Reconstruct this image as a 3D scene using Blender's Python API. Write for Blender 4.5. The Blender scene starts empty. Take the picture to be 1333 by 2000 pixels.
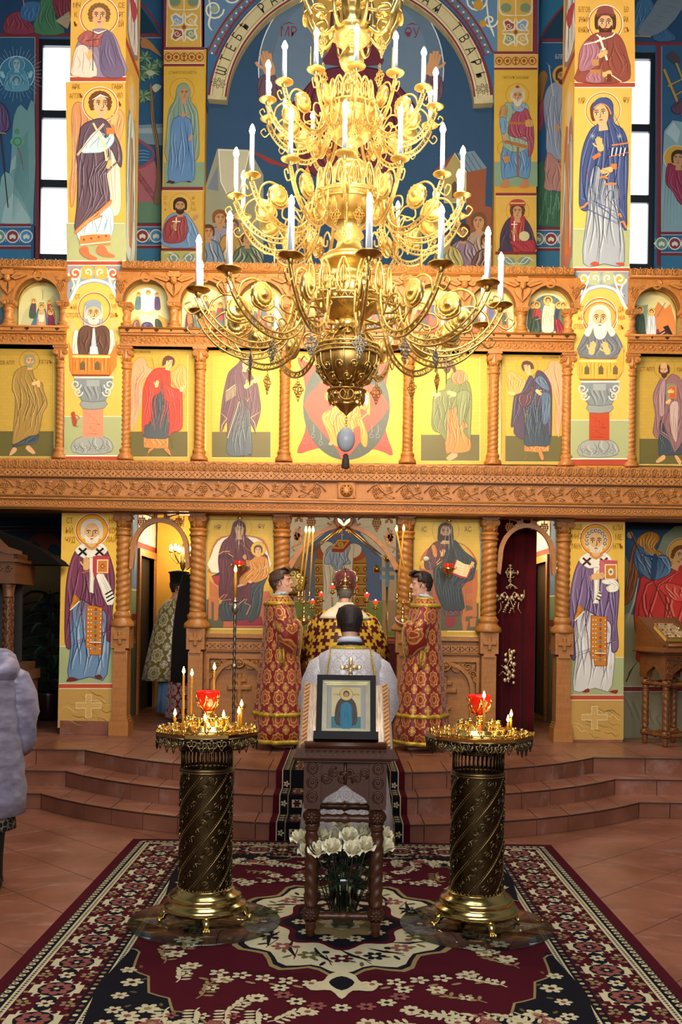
import bpy,bmesh,math,random
from math import sin,cos,pi,radians,sqrt,atan2
from mathutils import Vector,Matrix
from mathutils.geometry import tessellate_polygon
random.seed(7)
sc=bpy.context.scene
COL=sc.collection
# ---------------------------------------------------------------- camera
F,CX,CY,HC,ROLL=1944.0,670.0,1205.0,1.7,0.0148
cd=bpy.data.cameras.new('camera');cam=bpy.data.objects.new('camera',cd);COL.objects.link(cam)
cd.sensor_fit='VERTICAL';cd.sensor_height=36;cd.sensor_width=24;cd.lens=F/2000*36
cd.shift_x=(666.5-CX)/2000;cd.shift_y=(CY-1000)/2000
cd.clip_start=.05;cd.clip_end=200
cam.matrix_world=Matrix.Translation((0,0,HC))@Matrix.Rotation(pi/2,4,'X')@Matrix.Rotation(ROLL,4,'Z')
sc.camera=cam
# ---------------------------------------------------------------- world, daylight, fill lamps, exposure
sc.view_settings.view_transform='Standard';sc.view_settings.look='None'
sc.view_settings.gamma=1;sc.view_settings.use_curve_mapping=False
sc.view_settings.exposure=0.0
w=bpy.data.worlds.new('daylight');sc.world=w;w.use_nodes=True
w.node_tree.nodes['Background'].inputs[0].default_value=(.75,.87,1,1)
w.node_tree.nodes['Background'].inputs[1].default_value=.6
def area(name,loc,rot,sx,sy,power,col):
 l=bpy.data.lights.new(name,'AREA');l.shape='RECTANGLE';l.size=sx;l.size_y=sy
 l.energy=power;l.color=col
 o=bpy.data.objects.new(name,l);COL.objects.link(o);o.location=loc;o.rotation_euler=rot;return o
def point(name,loc,power,col,rad=.1):
 l=bpy.data.lights.new(name,'POINT');l.energy=power;l.color=col;l.shadow_soft_size=rad
 o=bpy.data.objects.new(name,l);COL.objects.link(o);o.location=loc;return o
area('dome_daylight',(0,5.2,12.4),(0,0,0),5,5,480,(.86,.93,1))
area('sanctuary_fill_left',(-6.8,12.6,7.6),(0,radians(-80),0),3.0,1.6,40,(.8,.9,1))  # unseen fill lamp added at the left side wall
area('sanctuary_fill_right',(6.8,12.6,7.6),(0,radians(80),0),3.0,1.6,40,(.8,.9,1))  # unseen fill lamp added at the right side wall
area('nave_fill_rear',(0,-4.8,5.0),(radians(86),0,0),8,4,980,(.97,.98,1))  # frontal fill lamp added behind the camera
cyc=sc.cycles
cyc.max_bounces=6;cyc.diffuse_bounces=3;cyc.glossy_bounces=3;cyc.transmission_bounces=5;cyc.transparent_max_bounces=6
cyc.sample_clamp_indirect=4;cyc.sample_clamp_direct=40;cyc.caustics_reflective=False;cyc.caustics_refractive=False

# ---------------------------------------------------------------- pixel <-> place
_c,_s=cos(ROLL),sin(ROLL)
def un(px,py):
 dx,dy=px-CX,py-CY
 return dx*_c+dy*_s,-dx*_s+dy*_c
def P(px,py,Y):
 x,y=un(px,py);return Vector((x/F*Y,Y,HC-y/F*Y))
def PX(px,py,X):
 x,y=un(px,py);Y=X*F/x;return Vector((X,Y,HC-y/F*Y))
def PZ(px,py,Z):
 x,y=un(px,py);Y=(HC-Z)*F/y;return Vector((x/F*Y,Y,Z))
def zz(y,Y):return HC-(y-CY)/F*Y
def xx(x,Y):return(x-CX)/F*Y

# ---------------------------------------------------------------- colour and materials
def lin(c):
 return c/12.92 if c<=.04045 else((c+.055)/1.055)**2.4
def hx(s):
 s=s.lstrip('#')
 if len(s)==3:s=''.join(ch*2 for ch in s)
 return tuple(lin(int(s[i:i+2],16)/255) for i in(0,2,4))
class NT:
 def __init__(self,name):
  self.m=bpy.data.materials.new(name);self.m.use_nodes=True
  self.t=self.m.node_tree;self.b=self.t.nodes['Principled BSDF']
 def n(self,typ,**kw):
  nd=self.t.nodes.new(typ)
  for k,v in kw.items():
   if k=='op':nd.operation=v
   elif k=='inp':
    for i,x in v.items():
     if hasattr(x,'is_output'):self.t.links.new(x,nd.inputs[i])
     else:nd.inputs[i].default_value=x
   else:setattr(nd,k,v)
  return nd
 def math(self,op,a,b=None,c=None,clamp=False):
  nd=self.t.nodes.new('ShaderNodeMath');nd.operation=op;nd.use_clamp=clamp
  for i,x in enumerate((a,b,c)):
   if x is None:continue
   if hasattr(x,'is_output'):self.t.links.new(x,nd.inputs[i])
   else:nd.inputs[i].default_value=x
  return nd.outputs[0]
 def mix(self,f,a,b):
  nd=self.t.nodes.new('ShaderNodeMix');nd.data_type='RGBA'
  for i,x in((0,f),(6,a),(7,b)):
   if hasattr(x,'is_output'):self.t.links.new(x,nd.inputs[i])
   else:nd.inputs[i].default_value=x if i==0 else(*x[:3],1)
  return nd.outputs[2]
 def noise(self,scale,detail=3,vec=None,rough=.55):
  nd=self.t.nodes.new('ShaderNodeTexNoise');nd.inputs['Scale'].default_value=scale
  nd.inputs['Detail'].default_value=detail;nd.inputs['Roughness'].default_value=rough
  if vec is not None:self.t.links.new(vec,nd.inputs['Vector'])
  return nd.outputs['Fac']
 def obj(self,scale=None):
  tc=self.t.nodes.new('ShaderNodeTexCoord').outputs['Object']
  if scale is None:return tc
  mp=self.t.nodes.new('ShaderNodeMapping');mp.inputs['Scale'].default_value=scale
  self.t.links.new(tc,mp.inputs['Vector']);return mp.outputs[0]
 def uv(self):return self.t.nodes.new('ShaderNodeTexCoord').outputs['UV']
 def ramp(self,f,a,b):
  nd=self.t.nodes.new('ShaderNodeMapRange');self.t.links.new(f,nd.inputs[0])
  nd.inputs[1].default_value=a;nd.inputs[2].default_value=b;return nd.outputs[0]
 def set(self,**kw):
  for k,v in kw.items():
   i=self.b.inputs[k.replace('_',' ')]
   if hasattr(v,'is_output'):self.t.links.new(v,i)
   else:i.default_value=(*v[:3],1) if isinstance(v,tuple) and len(v)==3 and i.type=='RGBA' else v
  return self
 def bump(self,h,strength=.3,dist=.01):
  nd=self.t.nodes.new('ShaderNodeBump');nd.inputs['Strength'].default_value=strength;nd.inputs['Distance'].default_value=dist
  self.t.links.new(h,nd.inputs['Height']);self.t.links.new(nd.outputs[0],self.b.inputs['Normal'])
MATS={}
def mat(name,col='888',rough=.5,metal=0,var=.15,scale=9,bump=0,bscale=None,stretch=None,spec=.5,emit=None,estr=0,alpha=1,trans=0,sample=True,sheen=0):
 if name in MATS:return MATS[name]
 t=NT(name);c=hx(col) if isinstance(col,str) else col
 vec=t.obj(stretch)
 f=t.noise(scale,4,vec)
 lo=tuple(x*(1-var) for x in c);hi=tuple(min(1,x*(1+var)) for x in c)
 t.set(Base_Color=t.mix(t.ramp(f,.3,.7),lo,hi),Roughness=rough,Metallic=metal,Alpha=alpha)
 t.set(Specular_IOR_Level=spec,Transmission_Weight=trans,Sheen_Weight=sheen)
 if emit:t.set(Emission_Color=hx(emit),Emission_Strength=estr)
 if bump:t.bump(t.noise(bscale or scale*4,3,vec),bump)
 if not sample:t.m.cycles.emission_sampling='NONE'
 MATS[name]=t.m;return t.m
def paint_mat(name,rough,metal=0,spec=.3,var=.1):
 t=NT(name);a=t.n('ShaderNodeAttribute',attribute_name='Col').outputs['Color']
 f=t.noise(6,5,t.obj());g=t.noise(60,3,t.obj())
 v=t.math('ADD',t.math('MULTIPLY',f,var*1.6),t.math('MULTIPLY',g,var*.8))
 v=t.math('ADD',v,1-var*1.2)
 mul=t.n('ShaderNodeVectorMath',operation='SCALE');t.t.links.new(a,mul.inputs[0]);t.t.links.new(v,mul.inputs['Scale'])
 t.set(Base_Color=mul.outputs[0],Roughness=rough,Metallic=metal,Specular_IOR_Level=spec)
 MATS[name]=t.m;return t.m
paint_mat('fresco_paint',.8,0,.25)
paint_mat('icon_paint',.45,0,.5)
def gold_leaf():
 t=NT('gold_leaf');a=t.n('ShaderNodeAttribute',attribute_name='Col').outputs['Color']
 br=t.n('ShaderNodeTexBrick');br.inputs['Scale'].default_value=7;br.inputs['Mortar Size'].default_value=.012
 br.inputs['Color1'].default_value=(.95,.95,.95,1);br.inputs['Color2'].default_value=(1,1,1,1);br.inputs['Mortar'].default_value=(.88,.88,.88,1)
 mp=t.n('ShaderNodeMapping');mp.inputs['Rotation'].default_value=(pi/2,0,0)
 t.t.links.new(t.obj(),mp.inputs[0]);t.t.links.new(mp.outputs[0],br.inputs[0])
 f=t.noise(5,5,t.obj())
 m2=t.n('ShaderNodeMix');m2.data_type='RGBA';m2.blend_type='MULTIPLY';m2.inputs[0].default_value=1
 t.t.links.new(a,m2.inputs[6]);t.t.links.new(br.outputs['Color'],m2.inputs[7])
 t.set(Base_Color=m2.outputs[2],Metallic=.3,Roughness=t.math('ADD',t.math('MULTIPLY',f,.2),.32),Specular_IOR_Level=.25)
 MATS['gold_leaf']=t.m
gold_leaf()
def wood(name,c,rough=.45,var=.25):
 t=NT(name);c=hx(c)
 wv=t.noise(3.2,6,t.obj((1.2,1.2,9)));g=t.noise(14,4,t.obj((6,6,.8)))
 f=t.math('ADD',t.math('MULTIPLY',wv,.5),t.math('MULTIPLY',g,.5))
 t.set(Base_Color=t.mix(t.ramp(f,.32,.68),tuple(x*(1-var) for x in c),tuple(min(1,x*(1+var)) for x in c)),Roughness=rough)
 t.bump(g,.12,.004);MATS[name]=t.m;return t.m
W1=wood('honey_oak','a66a2b');W2=wood('honey_oak_dark','6e3f18');W3=wood('walnut_red','42200d',.4)
GOLD=mat('chandelier_gold',(1.0,.71,.24),.28,1,.06,20)
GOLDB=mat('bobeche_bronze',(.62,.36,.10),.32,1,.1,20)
SILV=mat('aged_silver',(.42,.40,.34),.35,1,.15,30)
BRASS=mat('polished_brass',(.80,.56,.18),.17,1,.08,14)
BRONZE=mat('dark_bronze',(.07,.045,.02),.4,1,.2,30)
# ---------------------------------------------------------------- mesh building
class MB:
 def __init__(s):s.v=[];s.f=[];s.mi=[];s.sm=[];s.cur=0
 def add(s,vs,fs,smooth=False):
  o=len(s.v);s.v+=[tuple(v) for v in vs]
  for f in fs:s.f.append(tuple(i+o for i in f));s.mi.append(s.cur);s.sm.append(smooth)
  return s
 def box(s,x0,x1,y0,y1,z0,z1):
  vs=[(x,y,z) for z in(z0,z1) for y in(y0,y1) for x in(x0,x1)]
  return s.add(vs,[(0,2,3,1),(4,5,7,6),(0,1,5,4),(2,6,7,3),(0,4,6,2),(1,3,7,5)])
 def bbox(s,x0,x1,y0,y1,z0,z1,b=.01): # chamfered front edges
  vs=[(x0,y1,z0),(x1,y1,z0),(x1,y1,z1),(x0,y1,z1),(x0,y0+b,z0),(x1,y0+b,z0),(x1,y0+b,z1),(x0,y0+b,z1),
    (x0+b,y0,z0+b),(x1-b,y0,z0+b),(x1-b,y0,z1-b),(x0+b,y0,z1-b)]
  return s.add(vs,[(0,3,2,1),(0,1,5,4),(1,2,6,5),(2,3,7,6),(3,0,4,7),(4,5,9,8),(5,6,10,9),(6,7,11,10),(7,4,8,11),(8,9,10,11)])
 def rings(s,rings,closed=True,cap=True,smooth=True):
  n=len(rings[0]);vs=[p for r in rings for p in r];fs=[]
  for i in range(len(rings)-1):
   for j in range(n if closed else n-1):
    k=(j+1)%n
    fs.append((i*n+j,i*n+k,(i+1)*n+k,(i+1)*n+j))
  s.add(vs,fs,smooth)
  if cap:
   o=len(s.v)-len(vs)
   for base,rev in((0,True),((len(rings)-1)*n,False)):
    idx=[o+base+j for j in range(n)]
    if rev:idx.reverse()
    s.f.append(tuple(idx));s.mi.append(s.cur);s.sm.append(False)
  return s
 def lathe(s,prof,c=(0,0,0),n=16,cap=True,smooth=True,mod=None):
  R=[]
  for r,z in prof:
   R.append([(c[0]+r*(mod(2*pi*j/n,z) if mod else 1)*cos(2*pi*j/n),c[1]+r*(mod(2*pi*j/n,z) if mod else 1)*sin(2*pi*j/n),c[2]+z) for j in range(n)])
  return s.rings(R,True,cap,smooth)
 def tube(s,pts,r,n=6,cap=True,closed=False,flat=1.0):
  pts=[Vector(p) for p in pts];m=len(pts);R=[];up=None
  for i,p in enumerate(pts):
   a=pts[max(0,i-1)] if not closed else pts[(i-1)%m];b=pts[min(m-1,i+1)] if not closed else pts[(i+1)%m]
   t=(b-a).normalized() if(b-a).length>1e-9 else Vector((0,0,1))
   if up is None:
    up=Vector((0,1,0)) if abs(t.y)<.9 else Vector((1,0,0))
   u=(up-t*up.dot(t));u=u.normalized() if u.length>1e-6 else t.orthogonal().normalized();up=u
   v=t.cross(u);rr=r[i] if isinstance(r,(list,tuple)) else r
   R.append([p+u*(rr*flat*cos(2*pi*j/n))+v*(rr*sin(2*pi*j/n)) for j in range(n)])
  if closed:R.append(R[0]);cap=False
  return s.rings(R,True,cap)
 def sphere(s,c,r,n=8,m=5,sc=(1,1,1)):
  prof=[(r*sin(pi*i/m),-r*cos(pi*i/m)) for i in range(m+1)]
  R=[]
  for a,z in prof:R.append([(c[0]+max(a,1e-5)*sc[0]*cos(2*pi*j/n),c[1]+max(a,1e-5)*sc[1]*sin(2*pi*j/n),c[2]+z*sc[2]) for j in range(n)])
  return s.rings(R,True,False)
 def prism(s,pts,y0,y1,smooth=False): # outline in (x,z), extruded along y from front y0 to back y1
  n=len(pts);tri=tessellate_polygon([[Vector((p[0],p[1],0)) for p in pts]])
  vs=[(p[0],y0,p[1]) for p in pts]+[(p[0],y1,p[1]) for p in pts]
  ar=sum(pts[i][0]*pts[(i+1)%n][1]-pts[(i+1)%n][0]*pts[i][1] for i in range(n))
  fs=[]
  for t in tri:
   a=pts[t[0]];b=pts[t[1]];c=pts[t[2]]
   cr=(b[0]-a[0])*(c[1]-a[1])-(b[1]-a[1])*(c[0]-a[0])
   t=tuple(t) if cr>0 else tuple(reversed(t))
   fs.append(t);fs.append(tuple(i+n for i in reversed(t)))
  for i in range(n):
   k=(i+1)%n
   fs.append((i,i+n,k+n,k) if ar>0 else(k,k+n,i+n,i))
  return s.add(vs,fs,smooth)
 def ring_prism(s,outer,inner,y0,y1): # band between two open/closed outlines of equal length
  n=len(outer);vs=[(p[0],y,p[1]) for y in(y0,y1) for q in(outer,inner) for p in q];fs=[]
  for i in range(n-1):
   a,b,c,d=i,i+1,n+i+1,n+i
   fs+=[(a,b,c,d),(2*n+d,2*n+c,2*n+b,2*n+a),(a,2*n+a,2*n+b,b),(d,c,2*n+c,2*n+d)]
  fs+=[(0,n,3*n,2*n),(n-1,3*n-1,4*n-1,2*n-1)]
  return s.add(vs,fs)
 def xf(s,M,start=0):
  for i in range(start,len(s.v)):s.v[i]=tuple(M@Vector(s.v[i]))
  return s
 def mesh(s,name,mats):
  me=bpy.data.meshes.new(name);me.from_pydata(s.v,[],s.f)
  for m in(mats if isinstance(mats,(list,tuple)) else[mats]):me.materials.append(m)
  me.polygons.foreach_set('material_index',s.mi);me.polygons.foreach_set('use_smooth',s.sm)
  me.validate();me.update();return me
def tag(o,label=None,cat=None,group=None,kind=None):
 if label:o['label']=label
 if cat:o['category']=cat
 if group:o['group']=group
 if kind:o['kind']=kind
 return o
def put(name,me,parent=None,loc=None,rot=None,scale=None,world=False):
 o=bpy.data.objects.new(name,me);COL.objects.link(o)
 if loc is not None:o.location=loc
 if rot is not None:o.rotation_euler=rot
 if scale is not None:o.scale=scale if hasattr(scale,'__len__') else(scale,)*3
 if parent is not None:
  o.parent=parent
  if world:
   q=parent;T=Matrix.Identity(4)
   while q is not None:
    T=Matrix.LocRotScale(q.location,q.rotation_euler,q.scale) if q.parent is None else(Matrix.LocRotScale(q.parent.location,q.parent.rotation_euler,q.parent.scale)@q.matrix_parent_inverse@Matrix.LocRotScale(q.location,q.rotation_euler,q.scale))
    break
   o.matrix_parent_inverse=T.inverted()
 return o
def mk(name,mb,mats,parent=None,world=True,**kw):
 o=put(name,mb.mesh(name,mats),parent,world=world and parent is not None);return tag(o,**kw)
def empty(name,loc,label=None,cat=None,group=None,kind=None,rz=0):
 o=bpy.data.objects.new(name,None);COL.objects.link(o);o.location=loc;o.rotation_euler=(0,0,rz);o.empty_display_size=.1
 return tag(o,label,cat,group,kind)
def clone(o,loc=None,rz=None,label=None,parent=None):
 c=o.copy();COL.objects.link(c)
 if parent is not None:c.parent=parent
 if loc is not None:c.location=loc
 if rz is not None:c.rotation_euler=(0,0,rz)
 if label:c['label']=label
 for ch in list(o.children):clone(ch,parent=c)
 return c
def arc(cx,cz,r,a0,a1,n,rz=None):
 return[(cx+r*cos(radians(a0+(a1-a0)*i/n)),cz+(rz or r)*sin(radians(a0+(a1-a0)*i/n))) for i in range(n+1)]
def crom(pts,n=4,closed=True):
 pts=[Vector((p[0],p[1])) for p in pts];m=len(pts);out=[]
 if m<3:return[tuple(p) for p in pts]
 for i in range(m if closed else m-1):
  p1,p2=pts[i],pts[(i+1)%m]
  p0=pts[(i-1)%m] if closed or i>0 else p1
  p3=pts[(i+2)%m] if closed or i+2<m else p2
  for k in range(n):
   t=k/n
   out.append(tuple(.5*((2*p1)+(p2-p0)*t+(2*p0-5*p1+4*p2-p3)*t*t+(3*p1-p0-3*p2+p3)*t*t*t)))
 if not closed:out.append(tuple(pts[-1]))
 return out
def spiral(c,r0,r1,a0,turns,n=20,plane='xz',y=0):
 out=[]
 for i in range(n+1):
  t=i/n;r=r0+(r1-r0)*t;a=a0+turns*2*pi*t
  out.append((c[0]+r*cos(a),y,c[1]+r*sin(a)))
 return out
# ---------------------------------------------------------------- flat painting (frescoes, icons): layered colour areas on one wall plane
TXT={}
def glyphs(body):
 if body in TXT:return TXT[body]
 cu=bpy.data.curves.new('t','FONT');cu.body=body;cu.size=1;cu.resolution_u=2
 o=bpy.data.objects.new('t',cu);COL.objects.link(o)
 dg=bpy.context.evaluated_depsgraph_get();dg.update()
 me=o.evaluated_get(dg).to_mesh()
 vs=[(v.co.x,v.co.y) for v in me.vertices];fs=[tuple(p.vertices) for p in me.polygons]
 o.evaluated_get(dg).to_mesh_clear()
 bpy.data.objects.remove(o);bpy.data.curves.remove(cu)
 TXT[body]=(vs,fs);return TXT[body]
class Paint:
 fw=2.6
 STEP=.00006
 def __init__(s,Y=None,X=None,Z=None,nrm=None):
  if Y is not None:s.map=lambda x,y:P(x,y,Y);s.nrm=Vector((0,-1,0))
  elif X is not None:s.map=lambda x,y:PX(x,y,X);s.nrm=Vector((1 if X<0 else-1,0,0))
  if nrm:s.nrm=Vector(nrm)
  s.v=[];s.f=[];s.c=[];s.mi=[];s.k=0
  s.base=s.map;s.ws=1.0
 def view(s,x0,y0,k):
  b=s.base;s.map=lambda u,v:b(x0+u/k,y0+v/k);s.ws=1.0;return s
 def warp(s,tabl,true):
  b=s.base
  def L(y):
   t=tabl
   if y<=t[0][0]:return t[0][1:]
   for a,c in zip(t,t[1:]):
    if y<=c[0]:
     f=(y-a[0])/(c[0]-a[0]);return(a[1]+(c[1]-a[1])*f,a[2]+(c[2]-a[2])*f)
   return t[-1][1:]
  def m(x,y):
   l,r=L(y);dy=y-CY;lt=CX+(true[0]-CX-dy*_s)/_c;rt=CX+(true[1]-CX-dy*_s)/_c
   return b(lt+(x-l)/(r-l)*(rt-lt),y)
  s.base=m;s.map=m;return s
 def raw(s,vs2,fs,col,mi=0):
  s.k+=1;off=s.nrm*(s.STEP*s.k);o=len(s.v)
  c=hx(col) if isinstance(col,str) else col
  for x,y in vs2:s.v.append(tuple(s.map(x,y)+off))
  for f in fs:s.f.append(tuple(i+o for i in f));s.c.append(c);s.mi.append(mi)
 def poly(s,col,pts,sm=0,gold=False):
  if sm:pts=crom(pts,sm)
  tri=tessellate_polygon([[Vector((p[0],p[1],0)) for p in pts]])
  s.raw(pts,tri,col,1 if gold else 0);return pts
 def rect(s,col,x0,y0,x1,y1,gold=False):s.poly(col,[(x0,y0),(x1,y0),(x1,y1),(x0,y1)],gold=gold)
 def quad(s,col,a,b,c,d):s.poly(col,[a,b,c,d])
 def frame(s,col,pts,w):
  s.line(col,list(pts)+[pts[0]],w,taper=False)
 def ell(s,col,cx,cy,rx,ry=None,n=20,rot=0,gold=False):
  ry=ry or rx;c,d=cos(rot),sin(rot)
  s.poly(col,[(cx+rx*cos(2*pi*i/n)*c-ry*sin(2*pi*i/n)*d,cy+rx*cos(2*pi*i/n)*d+ry*sin(2*pi*i/n)*c) for i in range(n)],gold=gold)
 def circ(s,col,cx,cy,r,w,n=28):
  s.line(col,[(cx+r*cos(2*pi*i/n),cy+r*sin(2*pi*i/n)) for i in range(n+1)],w,taper=False)
 def line(s,col,pts,w=1,taper=True,sm=0,gold=False):
  if sm:pts=crom(pts,sm,False)
  m=len(pts)
  if m<2:return
  L=[];R=[]
  for i in range(m):
   a=pts[max(0,i-1)];b=pts[min(m-1,i+1)]
   dx,dy=b[0]-a[0],b[1]-a[1];l=sqrt(dx*dx+dy*dy) or 1
   t=i/(m-1);ww=w/2*((.25+.75*sin(pi*min(1,max(0,t)))) if taper else 1)
   L.append((pts[i][0]-dy/l*ww,pts[i][1]+dx/l*ww));R.append((pts[i][0]+dy/l*ww,pts[i][1]-dx/l*ww))
  s.raw(L+R,[(i,i+1,m+i+1,m+i) for i in range(m-1)],col,1 if gold else 0)
 def text(s,col,body,x,y,size,rot=0,align='c',sx=1):
  vs,fs=glyphs(body)
  if not vs:return
  x0=min(v[0] for v in vs);x1=max(v[0] for v in vs)
  ax={'c':(x0+x1)/2,'l':x0,'r':x1}[align];c,d=cos(rot),sin(rot)
  out=[]
  for u,v in vs:
   u=(u-ax)*size*sx;v=-v*size
   out.append((x+u*c-v*d,y+u*d+v*c))
  s.raw(out,fs,col)
 def folds(s,pts,dark,light=None,n=5,w=1.6,seed=1,y0=0.,y1=1.,wob=.06):
  R=random.Random(seed);ys=[p[1] for p in pts];a,b=min(ys),max(ys);h=b-a
  def ext(y):
   xs=[]
   for i in range(len(pts)):
    p,q=pts[i],pts[(i+1)%len(pts)]
    if(p[1]<=y)!=(q[1]<=y):xs.append(p[0]+(y-p[1])/(q[1]-p[1])*(q[0]-p[0]))
   return(min(xs),max(xs)) if len(xs)>1 else None
  for k in range(n):
   t=(k+.5+R.uniform(-.25,.25))/n;s0=y0+R.uniform(0,.35)*(y1-y0);s1=y1-R.uniform(0,.3)*(y1-y0)
   ph=R.uniform(0,6.28)
   for col,dt in((dark,0),(light,.45/n)):
    if col is None:continue
    if col==light and R.random()<.3:continue
    L=[]
    for i in range(7):
     yy=a+h*(.02+.96*(s0+(s1-s0)*i/6));e=ext(yy)
     if e is None:continue
     tt=min(.95,max(.05,t+dt+wob*sin(ph+i*.9)))
     L.append((e[0]+(e[1]-e[0])*tt,yy))
    if len(L)>2:s.line(col,L,w*s.fw*(1 if col==dark else 1.4))
 def shape(s,col,pts,dark=None,light=None,n=5,sm=3,w=1.5,seed=1,edge=True,y0=0.,y1=1.,wob=.06):
  q=s.poly(col,pts,sm)
  if light:
   a_=hx(light) if isinstance(light,str) else light;b_=hx(col) if isinstance(col,str) else col;light=tuple(.5*x+.5*y for x,y in zip(a_,b_))
  if dark:
   s.folds(q,dark,light,n,w,seed,y0,y1,wob)
   if edge:s.line(dark,q+[q[0]],w*.75*s.fw,taper=False)
  return q
 def build(s,name,mats,parent=None,**kw):
  me=bpy.data.meshes.new(name);me.from_pydata(s.v,[],s.f)
  for m in mats:me.materials.append(MATS[m])
  me.polygons.foreach_set('material_index',s.mi)
  at=me.color_attributes.new('Col','FLOAT_COLOR','CORNER');buf=[]
  for p in me.polygons:
   c=s.c[p.index];buf+=[c[0],c[1],c[2],1.0]*p.loop_total
  at.data.foreach_set('color',buf);me.update()
  bm=bmesh.new();bm.from_mesh(me)
  for f in bm.faces:
   if f.normal.dot(s.nrm)<0:f.normal_flip()
  bm.to_mesh(me);bm.free()
  o=put(name,me,parent,world=parent is not None);return tag(o,**kw)
FR=['fresco_paint','fresco_paint'];IC=['icon_paint','gold_leaf']
def head(p,cx,cy,r,skin='d9a86a',hair='5a3a1c',kind='man',beard=None,dx=0.,halo=None,rim='c0532e',hr=None,white='f4e6c8',veil=None,hat=None,tilt=0):
 """icon style head: r = half face height; dx = turn (-1..1)"""
 hr=hr or r*2.0
 dk='6b3d1c'
 if halo:p.ell(halo[0],cx,cy,hr,n=32,gold=len(halo)>1);
 if rim:p.circ(rim,cx,cy,hr,max(.8,r*.10),36);p.circ(white,cx,cy,hr*1.05,max(.5,r*.07),36) if white else None
 def q(x,y):return(cx+r*(x*cos(tilt)-y*sin(tilt)),cy+r*(x*sin(tilt)+y*cos(tilt)))
 def pl(col,L,sm=3):p.poly(col,[q(x,y) for x,y in L],sm)
 def ln(col,L,w,sm=2):p.line(col,[q(x,y) for x,y in L],w*r,sm=sm)
 if kind=='veil':
  pl(veil,[(-.3,-1.25),(.35,-1.25),(.92,-.75),(1.02,0),(.95,.9),(1.25,1.7),(-1.25,1.7),(-.95,.9),(-1.02,0),(-.9,-.75)])
 elif kind=='long':
  pl(hair,[(-.35,-1.15),(.35,-1.15),(.85,-.7),(.95,.1),(1.0,.9),(.6,1.15),(-.6,1.15),(-1.0,.9),(-.95,.1),(-.85,-.7)])
 else:
  pl(hair,[(-.35,-1.15),(.35,-1.15),(.85,-.75),(.95,-.1),(.85,.5),(.5,.5),(-.5,.5),(-.85,.5),(-.95,-.1),(-.85,-.75)])
 p.poly(skin,[q(-.3,.7),q(.3,.7),q(.42,1.45),q(-.42,1.45)])
 pl(skin,[(-.1+dx*.2,-.82),(.4+dx*.2,-.65),(.64+dx*.12,-.1),(.55+dx*.12,.5),(.22+dx*.15,1.0),(-.22+dx*.15,1.0),(-.55+dx*.12,.5),(-.64+dx*.12,-.1),(-.45+dx*.2,-.65)])
 if kind=='man':pl(hair,[(-.6,-.3),(-.5,-.75),(0,-.9),(.5,-.75),(.6,-.3),(.35+dx*.2,-.6),(dx*.2,-.66),(-.35+dx*.2,-.6)],2)
 if kind=='curl':
  for i in range(11):
   a=pi*(1.12-i*1.24/10);x,y=q(.82*cos(a),-.18-.82*sin(a));p.ell(hair,x,y,r*.24,n=8);p.circ(dk,x,y,r*.13,r*.07,8)
 if beard:
  L=beard[1]
  pl(beard[0],[(-.58+dx*.1,.15),(-.3+dx*.15,.42),(dx*.2,.38),(.3+dx*.15,.42),(.58+dx*.1,.15),(.52,.8),(.2+dx*.1,1.0+L),(-.2+dx*.1,1.0+L),(-.52,.8)])
  for k in(-.28,0,.28):ln(dk if beard[0]<'c' else 'a08a68',[(k+dx*.15,.75),(k*1.0+dx*.1,.95+L*.9)],.07)
 sx=dx*.3
 for e in(-1,1):
  ex=sx+e*.29;ln('3a2414',[(ex-.2,-.12),(ex,-.2),(ex+.2,-.12)],.09);p.ell('f0dfc0',*q(ex,-.03),r*.13,r*.065,8);p.ell('20140c',*q(ex+dx*.05,-.03),r*.07,n=8)
  ln(dk,[(ex-.22,-.27),(ex,-.36),(ex+.22,-.27)],.1);ln(dk,[(ex-.15,.08),(ex+.15,.08)],.05)
 ln(dk,[(sx+.05+dx*.1,-.2),(sx+.08+dx*.2,.25),(sx-.08+dx*.12,.32)],.08);ln('f3d9a8',[(sx+.0,-.15),(sx+.02+dx*.15,.2)],.07)
 ln('a4432c',[(sx*.9-.17,.55),(sx*.9,.52),(sx*.9+.17,.55)],.11)
 ln(dk,[(sx*.9-.1,.72),(sx*.9+.1,.72)],.05)
 if kind=='veil':
  for e in(-1,1):ln('2c1c10',[(e*.6,-.55),(e*.72,.1),(e*.5,.8)],.06)
 if hat:pl(hat,[(-.75,-.55),(-.7,-1.1),(-.3,-1.4),(.3,-1.4),(.7,-1.1),(.75,-.55),(0,-.7)])
def hand(p,x,y,s,ang,skin='e0b070',dark='7a4420',flip=1):
 c,d=cos(ang),sin(ang)
 def q(u,v):v*=flip;return(x+s*(u*c-v*d),y+s*(u*d+v*c))
 p.poly(skin,[q(-.6,-.3),q(.1,-.42),q(.35,-.1),q(.35,.28),q(-.1,.42),q(-.6,.3)],2)
 for i,(v,l) in enumerate(((-.33,.95),(-.13,1.15),(.07,1.1),(.25,.9))):
  p.line(skin,[q(.1,v*.9),q(l,v*1.15)],s*.2,taper=False);p.line(dark,[q(.25,v*.95+.1),q(l*.95,v*1.15+.1)],s*.05)
 p.line(skin,[q(-.1,-.3),q(.25,-.72),q(.5,-.8)],s*.2,taper=False)
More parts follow.
